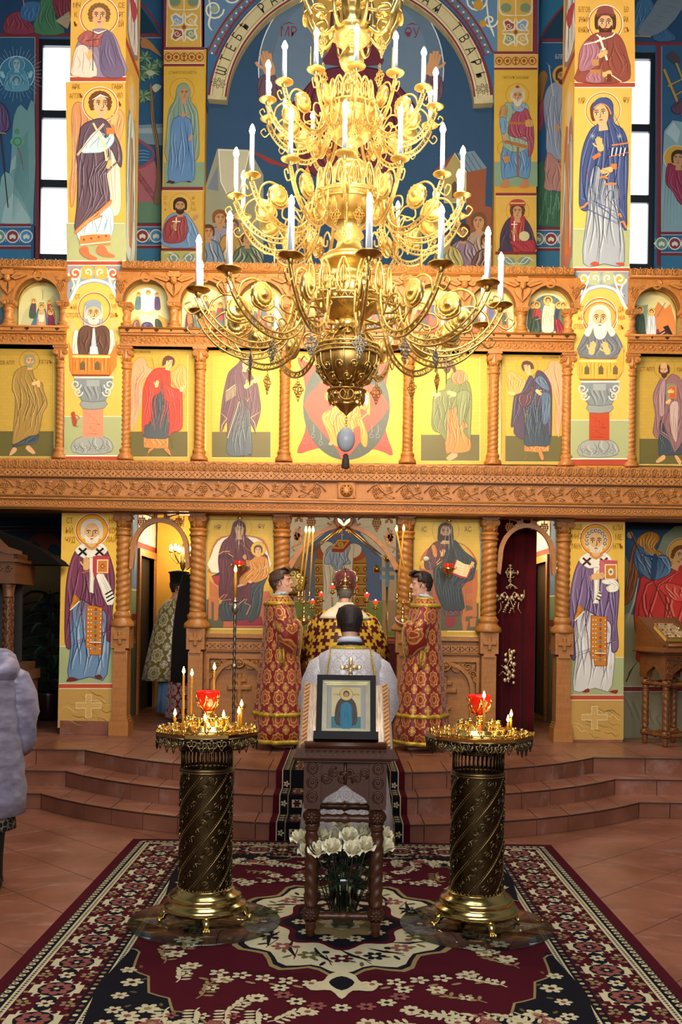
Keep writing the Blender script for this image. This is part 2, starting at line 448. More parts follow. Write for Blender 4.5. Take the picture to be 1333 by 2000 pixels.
# ================================================================ the building
YI=10.5
def terra():
 t=NT('terracotta_tile');ps=t.n('ShaderNodeNewGeometry').outputs['Position'];mp=t.n('ShaderNodeMapping');mp.inputs['Rotation'].default_value=(0,0,.7);mp.inputs['Scale'].default_value=(1,3.2,1);t.t.links.new(ps,mp.inputs[0])
 c=t.mix(t.ramp(t.noise(2.4,5,ps),.3,.7),hx('74452f'),hx('965f4a'));c=t.mix(t.math('MULTIPLY',t.ramp(t.noise(2.0,6,mp.outputs[0],.7),.56,.74),.5),c,hx('b89c90'))
 t.set(Base_Color=c,Roughness=t.math('ADD',t.math('MULTIPLY',t.noise(8,3,ps),.2),.22));MATS['terracotta_tile']=t.m;return t.m
TERRA=terra()
GROUT=mat('floor_grout','4a2a22',.8)
PLAST=mat('shell_plaster','59606b',.9,0,.08)
BLUE=mat('blue_wall_plaster','2f5f86',.85,0,.12,3)
OCHRE=mat('ochre_plaster','c9932f',.85,0,.08,3)
SOL=.42
def struct(name,mb,m,parent=None,**kw):return mk(name,mb,m,parent,kind=None if parent else 'structure',**kw)
# nave floor with diagonal tiles
mb=MB();mb.box(-7,7,-5,12,-.12,-.004);floor=struct('floor',mb,GROUT)
T=.495
def tile_mesh(name,t,g=.005,h=.012):
 mb=MB();a=t/2-g/2
 mb.bbox(-a,a,-h,0,-a,a,.004);mb.xf(Matrix.Rotation(-pi/2,4,'X'));return mb
tm=MB();a=T/2-.004
tm.add([(-a,-a,-.01),(a,-a,-.01),(a,a,-.01),(-a,a,-.01),(-a,-a,-.003),(a,-a,-.003),(a,a,-.003),(-a,a,-.003),(-a+.0012,-a+.0012,-.0018),(a-.0012,-a+.0012,-.0018),(a-.0012,a-.0012,-.0018),(-a+.0012,a-.0012,-.0018)],
 [(0,1,5,4),(1,2,6,5),(2,3,7,6),(3,0,4,7),(4,5,9,8),(5,6,10,9),(6,7,11,10),(7,4,8,11),(8,9,10,11)])
tmesh=tm.mesh('floor_tile',TERRA)
cnt=0
for i in range(-14,15):
 for j in range(-14,15):
  x=(i-j)*T/sqrt(2)-2.31;y=(i+j)*T/sqrt(2)+6.74
  vis=abs(x)<.37*y+1.0 and 2.9<y<9.0 and not(abs(x)<1.2 and 3.9<y<7.2)
  if vis:put('floor_tile',tmesh,floor,(x,y,0),(0,0,pi/4));cnt+=1
# solea: three steps with a rounded front, tiled risers and treads
def step_outline(cx,cy,fy,n=18): # left corner (-cx,cy) .. front centre fy .. right corner
 h=cy-fy;R=(cx*cx+h*h)/(2*h);yc=fy+R;a=math.asin(cx/R)
 return[(R*sin(-a+2*a*i/n),yc-R*cos(-a+2*a*i/n)) for i in range(n+1)]
EDGE=mat('dark_step_edge','3a2618',.5)
ST=[(2.59,8.62,7.50,0,.135),(2.48,8.99,7.87,.135,.275),(2.37,9.34,8.21,.275,SOL)]
for k,(cx,cy,fy,z0,z1) in enumerate(ST):
 o=step_outline(cx,cy,fy);mb=MB();pts=[(-7,cy)]+o+[(7,cy)]
 body=[(x,-y) for x,y in pts]
 m=MB();m.prism([(p[0],p[1]+.02) for p in pts]+[(7,10.0),(-7,10.0)],0,1)
 m.v=[(x,z,z0+(1-y)*(z1-z0-.012)) for x,y,z in m.v]
 m.f=[tuple(reversed(f)) for f in m.f]
 s=struct('floor_step',m,GROUT)
 segs=[(-7+i*.46,cy) for i in range(int((7-cx)/.46)+1)]+o+[(7-i*.46,cy) for i in range(int((7-cx)/.46),-1,-1)]
 segs=[p for i,p in enumerate(segs) if i==0 or(Vector(p)-Vector(segs[i-1])).length>.05]
 dep=.47
 for i in range(len(segs)-1):
  a,b=Vector(segs[i]),Vector(segs[i+1])
  if(a.x+b.x)/2<-3.9 or(a.x+b.x)/2>3.9:continue
  d=(b-a).normalized();nn=Vector((d.y,-d.x));g=.0035
  a2,b2=a+d*g,b-d*g
  r=MB();r.add([(a2.x,a2.y,z0),(b2.x,b2.y,z0),(b2.x,b2.y,z1-.012),(a2.x,a2.y,z1-.012),
       (a2.x-nn.x*.02,a2.y-nn.y*.02,z0),(b2.x-nn.x*.02,b2.y-nn.y*.02,z0),(b2.x-nn.x*.02,b2.y-nn.y*.02,z1-.012),(a2.x-nn.x*.02,a2.y-nn.y*.02,z1-.012)],
      [(0,1,2,3),(0,4,5,1),(1,5,6,2),(3,2,6,7),(0,3,7,4)])
  mk('riser_tile',r,TERRA,s)
  ov=nn*.012;c1,c2=a2+ov,b2+ov;e1,e2=a2-Vector((0,-dep-(.4 if k==2 else 0))),b2-Vector((0,-dep-(.4 if k==2 else 0)))
  t=MB();t.add([(c1.x,c1.y,z1-.012),(c2.x,c2.y,z1-.012),(e2.x,e2.y,z1-.012),(e1.x,e1.y,z1-.012),(c1.x,c1.y,z1),(c2.x,c2.y,z1),(e2.x,e2.y,z1),(e1.x,e1.y,z1)],
      [(0,1,5,4),(1,2,6,5),(2,3,7,6),(3,0,4,7),(4,5,6,7),(3,2,1,0)])
  t.mi[0]=1;mk('tread_tile',t,[TERRA,EDGE],s)
mb=MB();mb.box(-7,7,9.5,15,0,SOL-.004);sol=struct('floor_solea',mb,GROUT)
for i in range(-9,10):
 for j in range(13):
  x,y=i*.44,8.7+j*.44
  fr=9.34 if abs(x)>2.37 else 8.21+3.05-sqrt(3.05**2-x*x)
  if y-.22<fr+.26:continue
  if abs(x)<.38*y+.3:put('floor_tile',tmesh,sol,(x,y,SOL+.0005),(0,0,0),(.44/T,.44/T,1))
# shell of the nave (mostly outside the view)
mb=MB();mb.box(-7.2,-7,-5,15.2,0,13);struct('wall_left',mb,PLAST)
mb=MB();mb.box(7,7.2,-5,15.2,0,13);struct('wall_right',mb,PLAST)
mb=MB();mb.box(-7,7,-5.2,-5,0,13);struct('wall_rear',mb,PLAST)
mb=MB()
for b in((-7,-2.6,-5,15.2),(2.6,7,-5,15.2),(-2.6,2.6,-5,2.6),(-2.6,2.6,7.8,15.2)):mb.box(b[0],b[1],b[2],b[3],13,13.2)
struct('ceiling',mb,PLAST)
for n_,(M0,w_,h_) in((3,(Matrix.Translation((0,-4.95,5.0)),8,4)),(4,(Matrix.Translation((-6.95,12.6,7.6))@Matrix.Rotation(-pi/2,4,'Z'),1.6,3)),(5,(Matrix.Translation((6.95,12.6,7.6))@Matrix.Rotation(pi/2,4,'Z'),1.6,3))):  # made-up window frames around the added fill lamps, out of view
 e=empty('window_%d'%n_,M0.translation,kind='structure');m=MB()
 for b in((-w_/2-.1,-w_/2,-h_/2-.1,h_/2+.1),(w_/2,w_/2+.1,-h_/2-.1,h_/2+.1),(-w_/2,w_/2,-h_/2-.1,-h_/2),(-w_/2,w_/2,h_/2,h_/2+.1)):m.box(b[0],b[1],-.05,.05,b[2],b[3])
 m.xf(M0);mk('window_frame',m,PLAST,e)
# back wall of the sanctuary: side bays with windows, pilasters, arch and apse wall
YB,YP,YA=14.2,13.8,13.95
def zb(py,Y=YB):return zz(py,Y)
wx={}
mb=MB()
for sgn in(-1,1):
 X=lambda px:xx(px,YB)
 if sgn<0:x0,x1=X(68-13),X(150-13)
 else:x0,x1=X(1216-13),X(1281-13)
 z0,z1=zb(517 if sgn>0 else 515),zb(84 if sgn<0 else 93)
 wx[sgn]=(x0,x1,z0,z1)
 inn,out=sgn*2.0,sgn*7
 lo,hi=min(inn,out),max(inn,out)
 for b in((lo,x0,0,13),(x1,hi,0,13),(x0,x1,0,z0),(x0,x1,z1,13)):mb.box(b[0],b[1],YB,YB+.5,b[2],b[3])
back=struct('wall_back',mb,BLUE)
mb=MB();mb.box(-2.1,2.1,YA,YA+.2,0,13);apse=struct('wall_apse',mb,BLUE)
FRM=mat('dark_window_frame','161c22',.4,0,.1);PANE=mat('frosted_daylight_pane','ffffff',.4,0,.02,2,emit='eef6ff',estr=4.5)
for n,sgn in((1,-1),(2,1)):
 x0,x1,z0,z1=wx[sgn];fw=.085
 w_=empty('window_%d'%n,((x0+x1)/2,YB+.12,z0),kind='structure')
 f=MB();f.box(x0,x0+fw,YB+.02,YB+.16,z0,z1);f.box(x1-fw,x1,YB+.02,YB+.16,z0,z1);f.box(x0+fw,x1-fw,YB+.02,YB+.16,z0,z0+fw);f.box(x0+fw,x1-fw,YB+.02,YB+.16,z1-fw,z1)
 mk('window_frame',f,FRM,w_)
 ys=[z0+fw,zb((365 if sgn<0 else 378)),zb((229 if sgn<0 else 239)),z1-fw]
 for i in(1,2):
  g=MB();g.box(x0+fw,x1-fw,YB+.03,YB+.15,ys[i]-.055,ys[i]+.055);mk('mullion',g,FRM,w_)
 for i in range(3):
  g=MB();g.box(x0+fw,x1-fw,YB+.085,YB+.095,ys[i]+(.055 if i else 0),ys[i+1]-(.055 if i<2 else 0));mk('pane',g,PANE,w_)
# pilasters beside the apse and the arch with its spandrels
def un_x(px,py):return CX+un(px,py)[0]
def un_y(px,py):return CY+un(px,py)[1]
pil=[]
for sgn,a,b in((-1,319,401),(1,968,1050)):
 xa,xb=xx(un_x(a,250),YP),xx(un_x(b,250),YP)
 mb=MB();mb.box(xa,xb,YP,YA,0,zz(100,YP))
 pil.append(struct('wall_pilaster',mb,OCHRE))
AX,AZ,AR=xx(670.5,YP),zz(215,YP),xx(670+281,YP)
# arch wall above the pilasters
inner=[(AX-AR,zz(205,YP))]+[(AX+AR*cos(pi-pi*i/28),AZ+AR*.98*sin(pi-pi*i/28)) for i in range(29)]+[(AX+AR,zz(205,YP))]
outer=[(p[0] if abs(p[0])>99 else p[0],13) for p in inner]
mb=MB();mb.ring_prism(outer,inner,YP,YA);mb.box(xx(320,YP),inner[0][0],YP,YA,zz(98,YP),13);mb.box(inner[-1][0],xx(1036,YP),YP,YA,zz(98,YP),13)
archw=struct('wall_arch',mb,BLUE)
# round piers: square piers carrying the crossing
piers=[]
PXL=[(xx(123,YI),xx(228.5,YI)),(xx(1112,YI),xx(1217.5,YI))]
for a,b in PXL:
 mb=MB();mb.box(a,b,YI,YI+.72,SOL,13);piers.append(struct('wall_pier',mb,OCHRE))
 q=MB();q.box(a-.012,b+.012,YI-.012,YI+.7,SOL,SOL+.145);mk('skirting_tile',q,TERRA,piers[-1])
# side walls beyond the piers, partitions of the altar
DARKW=mat('side_fresco_painted_shade','2b3a44',.9,0,.3,2)  # darkened tone puts the weak light of this bay into the plaster colour
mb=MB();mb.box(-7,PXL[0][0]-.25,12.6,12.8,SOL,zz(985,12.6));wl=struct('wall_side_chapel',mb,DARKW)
mb=MB();mb.box(PXL[1][1]-.05,7,10.95,11.1,SOL,zz(1003,10.95));wr=struct('wall_right_bay',mb,mat('right_bay_plaster','54666f',.9,0,.15,3))
XW=2.62
parts=[]
for sgn in(-1,1):
 mb=MB();x0,x1=sorted((sgn*XW,sgn*(XW+.14)))
 d0,d1=12.75,13.75;ztop=2.45
 mb.box(x0,x1,YI+.15,d0,SOL,4.4);mb.box(x0,x1,d1,YB,SOL,4.4);mb.box(x0,x1,d0,d1,ztop,4.4)
 parts.append(struct('wall_altar_side',mb,mat('altar_plaster','c7c2a0',.85,0,.08)))
 d=empty('door_%d'%(1 if sgn<0 else 2),(sgn*XW,(d0+d1)/2,SOL),kind='structure')
 xi=sgn*(XW-.03)
 lo,hi=sorted((xi,sgn*(XW+.16)))
 f=MB();f.box(lo,hi,d0-.09,d0,SOL,ztop+.09);f.box(lo,hi,d1,d1+.09,SOL,ztop+.09);f.box(lo,hi,d0,d1,ztop,ztop+.09);mk('door_frame',f,W1,d)
 f=MB();lo,hi=sorted((sgn*(XW+.06),sgn*(XW+.10)));f.box(lo,hi,d0,d1,SOL,ztop);mk('door_leaf',f,mat('dark_door_leaf','120c08',.6),d)
# unseen slabs added over the side rooms to keep light out
mb=MB();mb.box(-7,-XW-.14,11.1,YB,2.9,3.0);struct('side_room_light_block',mb,PLAST)
mb=MB();mb.box(XW+.14,7,11.1,YB,2.9,3.0);struct('side_room_light_block',mb,PLAST)
# ================================================================ carved iconostasis
S=YI/F # metres per pixel on the screen plane
def M_(px):return(px-CX)*S
HOLE_SHADE=mat('carving_painted_shade','2a1608',.9)  # dark colour painted in for the shade of carved grooves and holes
# ---- carved units (local: x right, z up, front towards -y)
def u_palmette(w,h):
 m=MB();m.prism([(-w/2,0),(w/2,0),(w/2,h*.78),(0,h*.95),(-w/2,h*.78)],.004,.03)
 for e in(-1,1):
  m.tube([(e*w*.05,0,h*.06),(e*w*.3,-.004,h*.05),(e*w*.44,-.006,h*.3),(e*w*.36,-.006,h*.68),(e*w*.06,-.004,h*.86)],[.005,.006,.007,.006,.004],5)
  m.tube(spiral((e*w*.2,h*.28),h*.2,h*.05,pi/2 if e>0 else pi/2,-e*1.2,9,y=-.004),.005,4)
 m.tube([(0,-.002,h*.1),(0,-.004,h*.8)],[.003,.006],4)
 m.prism([(-w*.5,h*.7),(-w*.42,h*.72),(-w*.5,h*1.05),(-w*.58,h*.72)],-.006,.02)
 return m
def u_lattice(w,h):
 m=MB();m.cur=0;m.box(-w/2,w/2,0,.02,0,h);m.cur=1
 for e in(-1,1):
  a,b=Vector((-w*.27,0,h*.5-e*h*.33)),Vector((w*.27,0,h*.5+e*h*.33));d=(b-a).normalized();n=Vector((-d.z,0,d.x))*.0025
  m.add([a+n+Vector((0,-.001,0)),a-n+Vector((0,-.001,0)),b-n+Vector((0,-.001,0)),b+n+Vector((0,-.001,0))],[(0,1,2,3)])
  for q in(a,b):m.prism([(q.x+.006*cos(i*pi/3),q.z+.006*sin(i*pi/3)) for i in range(6)],-.0015,0)
 for e in(-1,):
  m.prism([(e*w*.5+.009*cos(i*pi/4),h*.5+.009*sin(i*pi/4)) for i in range(8)],-.0015,0)
 return m
def leaf_pts(L,Wd,k=4):
 up=[];dn=[]
 for i in range(k+1):
  t=i/k;wv=Wd*sin(pi*min(1,t*.9+.1))
  up+=[(L*t,wv),(L*(t+.45/k),wv*.62)];dn+=[(L*t,-wv),(L*(t+.45/k),-wv*.62)]
 return[(0,0)]+up[:-1]+[(L*1.05,0)]+dn[:-1][::-1]
def add_leaf(m,x,z,L,Wd,ang,y=-.008,th=.012):
 c,d=cos(ang),sin(ang);m.prism([(x+u*c-v*d,z+u*d+v*c) for u,v in leaf_pts(L,Wd)],y,y+th)
 m.tube([(x,y-.002,z),(x+L*.9*c,y-.004,z+L*.9*d)],[.004,.002],4)
def add_grapes(m,x,z,w,h,r=.0095,y=-.006):
 rows=6
 for i in range(rows):
  k=(3,4,4,3,2,1)[i]
  for j in range(k):m.sphere((x+(j-(k-1)/2)*w/3.6,y,z-i*h/6),r,7,4)
def add_flower(m,x,z,r,y=-.008,n=5):
 for i in range(n):
  a=2*pi*i/n+.3;c,d=cos(a),sin(a)
  m.add([(x,y-.006,z),(x+r*.6*c-r*.3*d,y,z+r*.6*d+r*.3*c),(x+r*c,y+.004,z+r*d),(x+r*.6*c+r*.3*d,y,z+r*.6*d-r*.3*c)],[(0,3,2,1)])
  m.add([(x,y-.006,z),(x+r*.6*c-r*.3*d,y,z+r*.6*d+r*.3*c),(x+r*c,y+.012,z+r*d),(x+r*.6*c+r*.3*d,y,z+r*.6*d-r*.3*c)],[(0,1,2,3)])
 m.sphere((x,y-.006,z),r*.25,7,4)
def u_grape(w,h):
 m=MB()
 m.tube([(-w*.45,-.004,h*.45),(-w*.3,-.008,h*.75),(-w*.12,-.01,h*.95),(-w*.05,-.008,h*.78),(w*.05,-.01,h*.55),(w*.2,-.01,h*.32),(w*.45,-.006,h*.5)],.007,5)
 add_grapes(m,-w*.14,h*.66,w*.28,h*.66)
 add_leaf(m,-w*.02,h*.9,w*.33,h*.16,-1.0);add_leaf(m,w*.18,h*.3,w*.34,h*.15,pi-.15+.4);add_leaf(m,w*.52,h*.12,w*.38,h*.16,pi-.35)
 add_flower(m,w*.33,h*.74,h*.27);add_flower(m,w*.02,h*.14,h*.17)
 return m
def u_rosette(r):
 m=MB();m.tube([(r*cos(i*pi/5),0,r*sin(i*pi/5)) for i in range(10)],r*.17,4,closed=True);m.sphere((0,0,0),r*.4,7,4)
 for i in range(4):
  a=i*pi/2+pi/4;m.sphere((r*.62*cos(a),0,r*.62*sin(a)),r*.17,5,3)
 return m
UM={}
def unit(key,fn,mats):
 if key not in UM:UM[key]=fn().mesh(key,mats)
 return UM[key]
def row(name,me,parent,x0,x1,w,y,z):
 n=max(1,round((x1-x0)/w));st=(x1-x0)/n
 for i in range(n):put(name,me,parent,(x0+st*(i+.5),y,z),None,(st/w,1,1))
# ---- lower cornice, running across the piers
YC=10.27
def zc(y):return zz(y,YC)
XL,XR=-4.0,4.0
m=MB()
m.box(XL,XR,YC+.03,10.72,zc(924),zc(904));m.box(XL,XR,YC+.015,10.72,zc(940),zc(924));m.box(XL,XR,YC+.05,10.72,zc(975),zc(940))
for a,b,c in((983,975,0),(985.5,983,.03),(996,985.5,.02),(1003,996,.0)):m.box(XL,XR,YC+c,10.72,zc(a),zc(b))
m.tube([(XL,YC+.01,zc(977.5)),(XR,YC+.01,zc(977.5))],.016,8);m.tube([(XL,YC+.0,zc(999.5)),(XR,YC+.0,zc(999.5))],.014,8);m.tube([(XL,YC+.02,zc(939.5)),(XR,YC+.02,zc(939.5))],.006,6)
tr1=mk('trim_1',m,W1,kind='structure')
hp=zc(904)-zc(923.5);pal=unit('palmette',lambda:u_palmette(.109,hp),W1)
row('carved_palmette',pal,tr1,-3.7,3.7,.109,YC+.012,zc(923.5))
lat=unit('lattice',lambda:u_lattice(.109,zc(925)-zc(938.5)),[W1,HOLE_SHADE])
row('carved_lattice',lat,tr1,-3.7,3.7,.109,YC,zc(938.5))
hg=zc(941)-zc(974);gr=unit('grapevine',lambda:u_grape(.294,hg),W1)
for i in range(12):
 put('carved_grapevine',gr,tr1,(.12+.1+.294*(i+.5),YC+.045,zc(974)))
 o=put('carved_grapevine',gr,tr1,(-.12-.06-.294*(i+.5),YC+.045,zc(974)));o.scale=(-1,1,1)
ros=unit('rosette_s',lambda:u_rosette(.028),W1)
row('carved_rosette',ros,tr1,-3.7,3.7,.0555,YC+.018,zc(990.7))
m=MB();bx=.02;zc0=zc(957);m.bbox(bx-.095,bx+.095,YC+.02,YC+.06,zc(973.5),zc(941),.006);m.lathe([(.068,0),(.066,.012),(.05,.028),(.0,.036)],n=20)
k0=12;m.xf(Matrix.Translation((bx,YC+.02,zc0))@Matrix.Rotation(pi/2,4,'X'),k0);m.cur=1
for i in range(8):
 a=pi*i/4+.39;st=len(m.v);m.prism([(bx+.043*cos(a)+.009*cos(j*pi/3),zc0+.043*sin(a)+.009*sin(j*pi/3)) for j in range(6)],YC-.012,YC+.01)
m.cur=0
for e in(-1,1):
 for f in(-1,1):m.sphere((bx+e*.078,YC+.02,zc0+f*.07),.009,6,4)
mk('carved_boss',m,[W1,HOLE_SHADE],tr1)
# ---- twisted columns
def column_parts(h,r,hand_,capw,caph,strands=2,pitch=.134,base_h=None,ped=None):
 """returns dict of meshes, origin at foot of the base (z=0), total height h (abacus top)"""
 bh=base_h or r*2.2;out={}
 m=MB();m.lathe([(r*1.75,0),(r*1.8,bh*.12),(r*1.7,bh*.3),(r*1.3,bh*.48),(r*1.22,bh*.58),(r*1.36,bh*.66),(r*1.36,bh*.8),(r*1.15,bh*.9),(r*1.05,bh)],n=20);out['base']=m
 m=MB();n=20;z0,z1=bh,h-caph;k=max(24,int((z1-z0)/(pitch/12)));R=[]
 for i in range(k+1):
  z=z0+(z1-z0)*i/k;tw=2*pi*z/pitch*hand_
  R.append([(r*(1+.17*(abs(cos(strands*.5*(2*pi*j/n-tw)))-.55))*cos(2*pi*j/n),r*(1+.17*(abs(cos(strands*.5*(2*pi*j/n-tw)))-.55))*sin(2*pi*j/n),z) for j in range(n)])
 m.rings(R);out['shaft']=m
 m=MB();zb_=h-caph
 m.lathe([(r*1.0,zb_),(r*1.22,zb_+caph*.03),(r*1.22,zb_+caph*.08),(r*1.05,zb_+caph*.12),(r*1.05,zb_+caph*.2),(r*1.24,zb_+caph*.24),(r*1.24,zb_+caph*.3),(r*1.02,zb_+caph*.34)],n=20)
 def fl(a,z):return 1+.05*cos(12*a)
 m.lathe([(r*1.0,zb_+caph*.34),(r*1.08,zb_+caph*.5),(r*1.2,zb_+caph*.66),(r*1.35,zb_+caph*.8)],n=48,mod=fl)
 m.box(-capw/2,capw/2,-capw/2,capw/2,h-caph*.16,h)
 m.box(-capw*.42,capw*.42,-capw*.42,capw*.42,h-caph*.26,h-caph*.16)
 for e in(-1,1):
  c=(e*capw*.34,h-caph*.32);R_=capw*.19
  st=len(m.v);m.lathe([(R_*.9,-.012),(R_,-.006),(R_,capw*.86),(R_*.9,capw*.87)],n=14);m.xf(Matrix.Translation((c[0],capw*.43,c[1]))@Matrix.Rotation(pi/2,4,'X'),st)
  m.tube(spiral(c,R_*.95,R_*.15,pi/2,-e*1.6,18,y=-capw*.45),capw*.035,5)
  m.tube([(e*capw*.34,-capw*.44,h-caph*.54),(e*capw*.2,-capw*.45,h-caph*.58),(e*capw*.12,-capw*.42,h-caph*.7)],[.002,capw*.05,capw*.02],5)
  for dy in(-1,):pass
 out['capital']=m
 return out
CM={}
def carved_column(loc,h,r,hand_,capw,caph,label,group,**kw):
 key=(round(h,3),r,hand_,capw);
 if key not in CM:CM[key]={k:v.mesh(k,W1) for k,v in column_parts(h,r,hand_,capw,caph,**kw).items()}
 e=empty('twisted_column',loc,label,'column',group)
 for k,me in CM[key].items():put(k,me,e)
 return e
# lower tier
def zi(y):return zz(y,YI)
zped=zi(1231);hcol=zi(1003)-zped
names={238:'against the white-haired saint pier, left of the open side door',387:'between the open side door and the mother and child icon',549:'left of the central doorway',
   791:'right of the central doorway',954:'between the seated Christ icon and the red curtain',1101:'against the right saint pier, beside the red curtain door'}
for i,(px,hd) in enumerate(((238,-1),(386,1),(549,-1),(790.5,1),(954,-1),(1101,1))):
 x=M_(px);yc=YI-.03 if 300<px<1000 else YI+.03
 lb=list(names.values())[i]
 e=carved_column((x,yc,zped),hcol,.078 if 300<px<1000 else.07,-hd,.185,.27,'carved twisted oak column '+lb,'lower iconostasis columns',base_h=.17)
 # pedestal with carved cross, post and foot
 q=MB();wd=.095
 q.box(-wd,wd,-.10,.12,zi(1272)-zped,0);q.box(-wd*.62,wd*.62,-.105,.12,zi(1279)-zped,zi(1272)-zped)
 mk('cross_block',q,W1,None).parent=e
 q=MB();cz=zi(1252)-zped
 for a,b in((.02,.07),(.07,.02)):q.bbox(-a,a,-.118-a*.03,-.099,cz-b,cz+b,.008)
 mk('carved_cross',q,W1,None).parent=e
 q=MB();q.box(-wd*.8,wd*.8,-.085,.10,SOL+.2-zped,zi(1276)-zped);mk('post',q,W1,None).parent=e
 q=MB();q.box(-wd*1.08,wd*1.08,-.12,.12,SOL-zped,SOL+.15-zped);q.box(-wd*.98,wd*.98,-.105,.11,SOL+.15-zped,SOL+.175-zped);q.box(-wd*.88,wd*.88,-.095,.105,SOL+.175-zped,SOL+.2-zped);mk('foot',q,W1,None).parent=e
# second tier
z2b,z2t=zi(904)+.0,zi(681)
lab2=['at the left edge of the pier, beside the bearded saint in ochre','right of the left pier, beside the red-cloaked angel','between the red-cloaked angel and the plum-veiled woman','left of the red mandorla icon','right of the red mandorla icon','between the green-cloaked saint and the blue-cloaked angel','left of the right pier, beside the blue-cloaked angel','at the right edge of the pier, beside the bald saint with a book']
for i,px in enumerate((111,238,384,550,792,959,1104,1229)):
 carved_column((M_(px),YI+(.02 if 2<=i<=5 else.04),z2b),z2t-z2b,.052 if 2<=i<=5 else.05,1 if i%2 else-1,.15,.25,'slim twisted upper column '+lab2[i],'upper iconostasis columns',pitch=.1,base_h=.13)
# friezes of the second and third tier, in three spans between the piers
spans=[(-4.0,PXL[0][0]-.004),(PXL[0][1]+.004,PXL[1][0]-.004),(PXL[1][1]+.004,4.0)]
YT=YI-.06
def zt(y):return zz(y,YT)
m2=MB();m3=MB()
for a,b in spans:
 m2.box(a,b,YT+.03,YI+.2,zt(681),zt(657.5));m2.box(a,b,YT,YI+.2,zt(660),zt(656.5));m2.box(a,b,YT+.01,YI+.2,zt(681),zt(676.5))
 m2.box(a,b,YT-.02,YI+.2,zt(656),zt(646));m2.tube([(a,YT-.025,zt(647.5)),(b,YT-.025,zt(647.5))],.012,8)
 m3.box(a,b,YT-.0,YI+.16,zt(534.5),zt(529));m3.tube([(a,YT-.01,zt(531.5)),(b,YT-.01,zt(531.5))],.012,8);m3.box(a,b,YT+.03,YI+.1,zt(529),zt(523))
tr2=mk('trim_2',m2,W1,kind='structure');tr3=mk('trim_3',m3,W1,kind='structure')
rosm=unit('rosette_m',lambda:u_rosette(.042),W1);hole=MB();hole.prism([(.011*cos(i*pi/4),.011*sin(i*pi/4)) for i in range(8)],-.001,.004);hole_shade_me=hole.mesh('hole_shade_disc',HOLE_SHADE)  # flat dark discs stand in for the shade inside drilled holes
qf=MB()
for i in range(4):
 qf.prism([(.013*cos(i*pi/2)+.011*cos(j*pi/4),.010*sin(i*pi/2)+.009*sin(j*pi/4)) for j in range(8)],-.001-.0002*i,.004)
qfm=qf.mesh('quatrefoil_shade_disc',HOLE_SHADE)
hp2=zt(513)-zt(529);pal2=unit('crest',lambda:u_palmette(.113,hp2),W1)
for a,b in spans:
 a2,b2=max(a,-3.75),min(b,3.75)
 row('carved_rosette',rosm,tr2,a2,b2,.0935,YT+.028,zt(668))
 row('crest_palmette',pal2,tr3,a2,b2,.113,YT+.012,zt(529))
 n=round((b2-a2)/.155)
 for i in range(n):put('hole_shade_disc' if i%2 else 'quatrefoil_shade_disc',hole_shade_me if i%2 else qfm,tr2,(a2+(i+.5)*(b2-a2)/n,YT-.021,zt(651.5)))
# ---- third tier: arcade with small columns, cherubs and arched icons
ARC_C=[-38+9+18,75-9]+[276+112.9*k for k in range(8)]+[1283-9,1396-9]
ARC_C[0]=66-112.9
RA=45*S
def zspring():return zt(594)
AM=MB()
inn=[(-RA,zt(593.8)-zspring())]+arc(0,0,RA,180,0,20)+[(RA,zt(593.8)-zspring())]
half=56.4*S;top=zt(534)-zspring()
outr=[(-half,zt(593.8)-zspring()),(-half,.02)]+[(-half+2*half*i/17,top) for i in range(18)]+[(half,.02),(half,zt(593.8)-zspring())]
outr=[(-half,zt(593.8)-zspring())]+[(-half+2*half*i/20,top) for i in range(21)]+[(half,zt(593.8)-zspring())]
AM.ring_prism(outr,inn,.03,.12)
rim=[(-RA*1.12,zt(593.8)-zspring())]+arc(0,0,RA*1.13,180,0,20)+[(RA*1.12,zt(593.8)-zspring())]
AM.ring_prism(rim,inn,.0215,.14)
arch_me=AM.mesh('arch_panel',W1)
rd=MB();rd.tube([(.046*cos(i*pi/8),0,.046*sin(i*pi/8)) for i in range(16)],.014,6,closed=True)
rd.cur=1;rd.prism([(.04*cos(i*pi/8),.04*sin(i*pi/8)) for i in range(16)],.02,.026);rd_me=rd.mesh('roundel',[W1,mat('blue_grey_gap','5d7387',.8)])
gp=MB();add_grapes(gp,0,.04,.075,.11,.0105);add_leaf(gp,.03,.06,.09,.03,.5);add_leaf(gp,-.02,.06,.06,.025,2.2);gp.tube([(0,-.004,.05),(.03,-.008,.08),(.09,-.004,.06)],.005,4);gp_me=gp.mesh('grape_cluster',W1)
ch=MB()
for e in(-1,1):
 ch.prism([(e*.03,.03),(e*.09,.085),(e*.17,.075),(e*.2,.05),(e*.15,.03),(e*.08,.005)] if e>0 else[(e*.03,.03),(e*.08,.005),(e*.15,.03),(e*.2,.05),(e*.17,.075),(e*.09,.085)],-.012,.02)
 for k in range(4):ch.tube([(e*(.06+.02*k),-.014,.02+.008*k),(e*(.1+.028*k),-.014,.06+.003*k)],.003,4)
 ch.prism([(e*.005,-.02),(e*.07,0),(e*.085,-.04),(e*.06,-.085),(e*.0,-.15),(e*.015,-.08)],-.01,.02)
 ch.prism([(e*.0,.05),(e*.06,.06),(e*.075,.09),(e*.05,.115),(e*.0,.11)],-.014,.02)
ch.sphere((0,-.03,.01),.036,12,8);ch.sphere((0,-.036,.028),.037,10,6,(1,.7,.7));ch.sphere((0,-.068,.004),.007,6,4)
for e in(-1,1):ch.sphere((e*.013,-.062,.014),.006,6,4)
ch_me=ch.mesh('cherub',W1)
small={k:v.mesh(k,W1) for k,v in column_parts(zt(594)-zt(646),.048,1,.135,.075,pitch=.17,base_h=.075).items()}
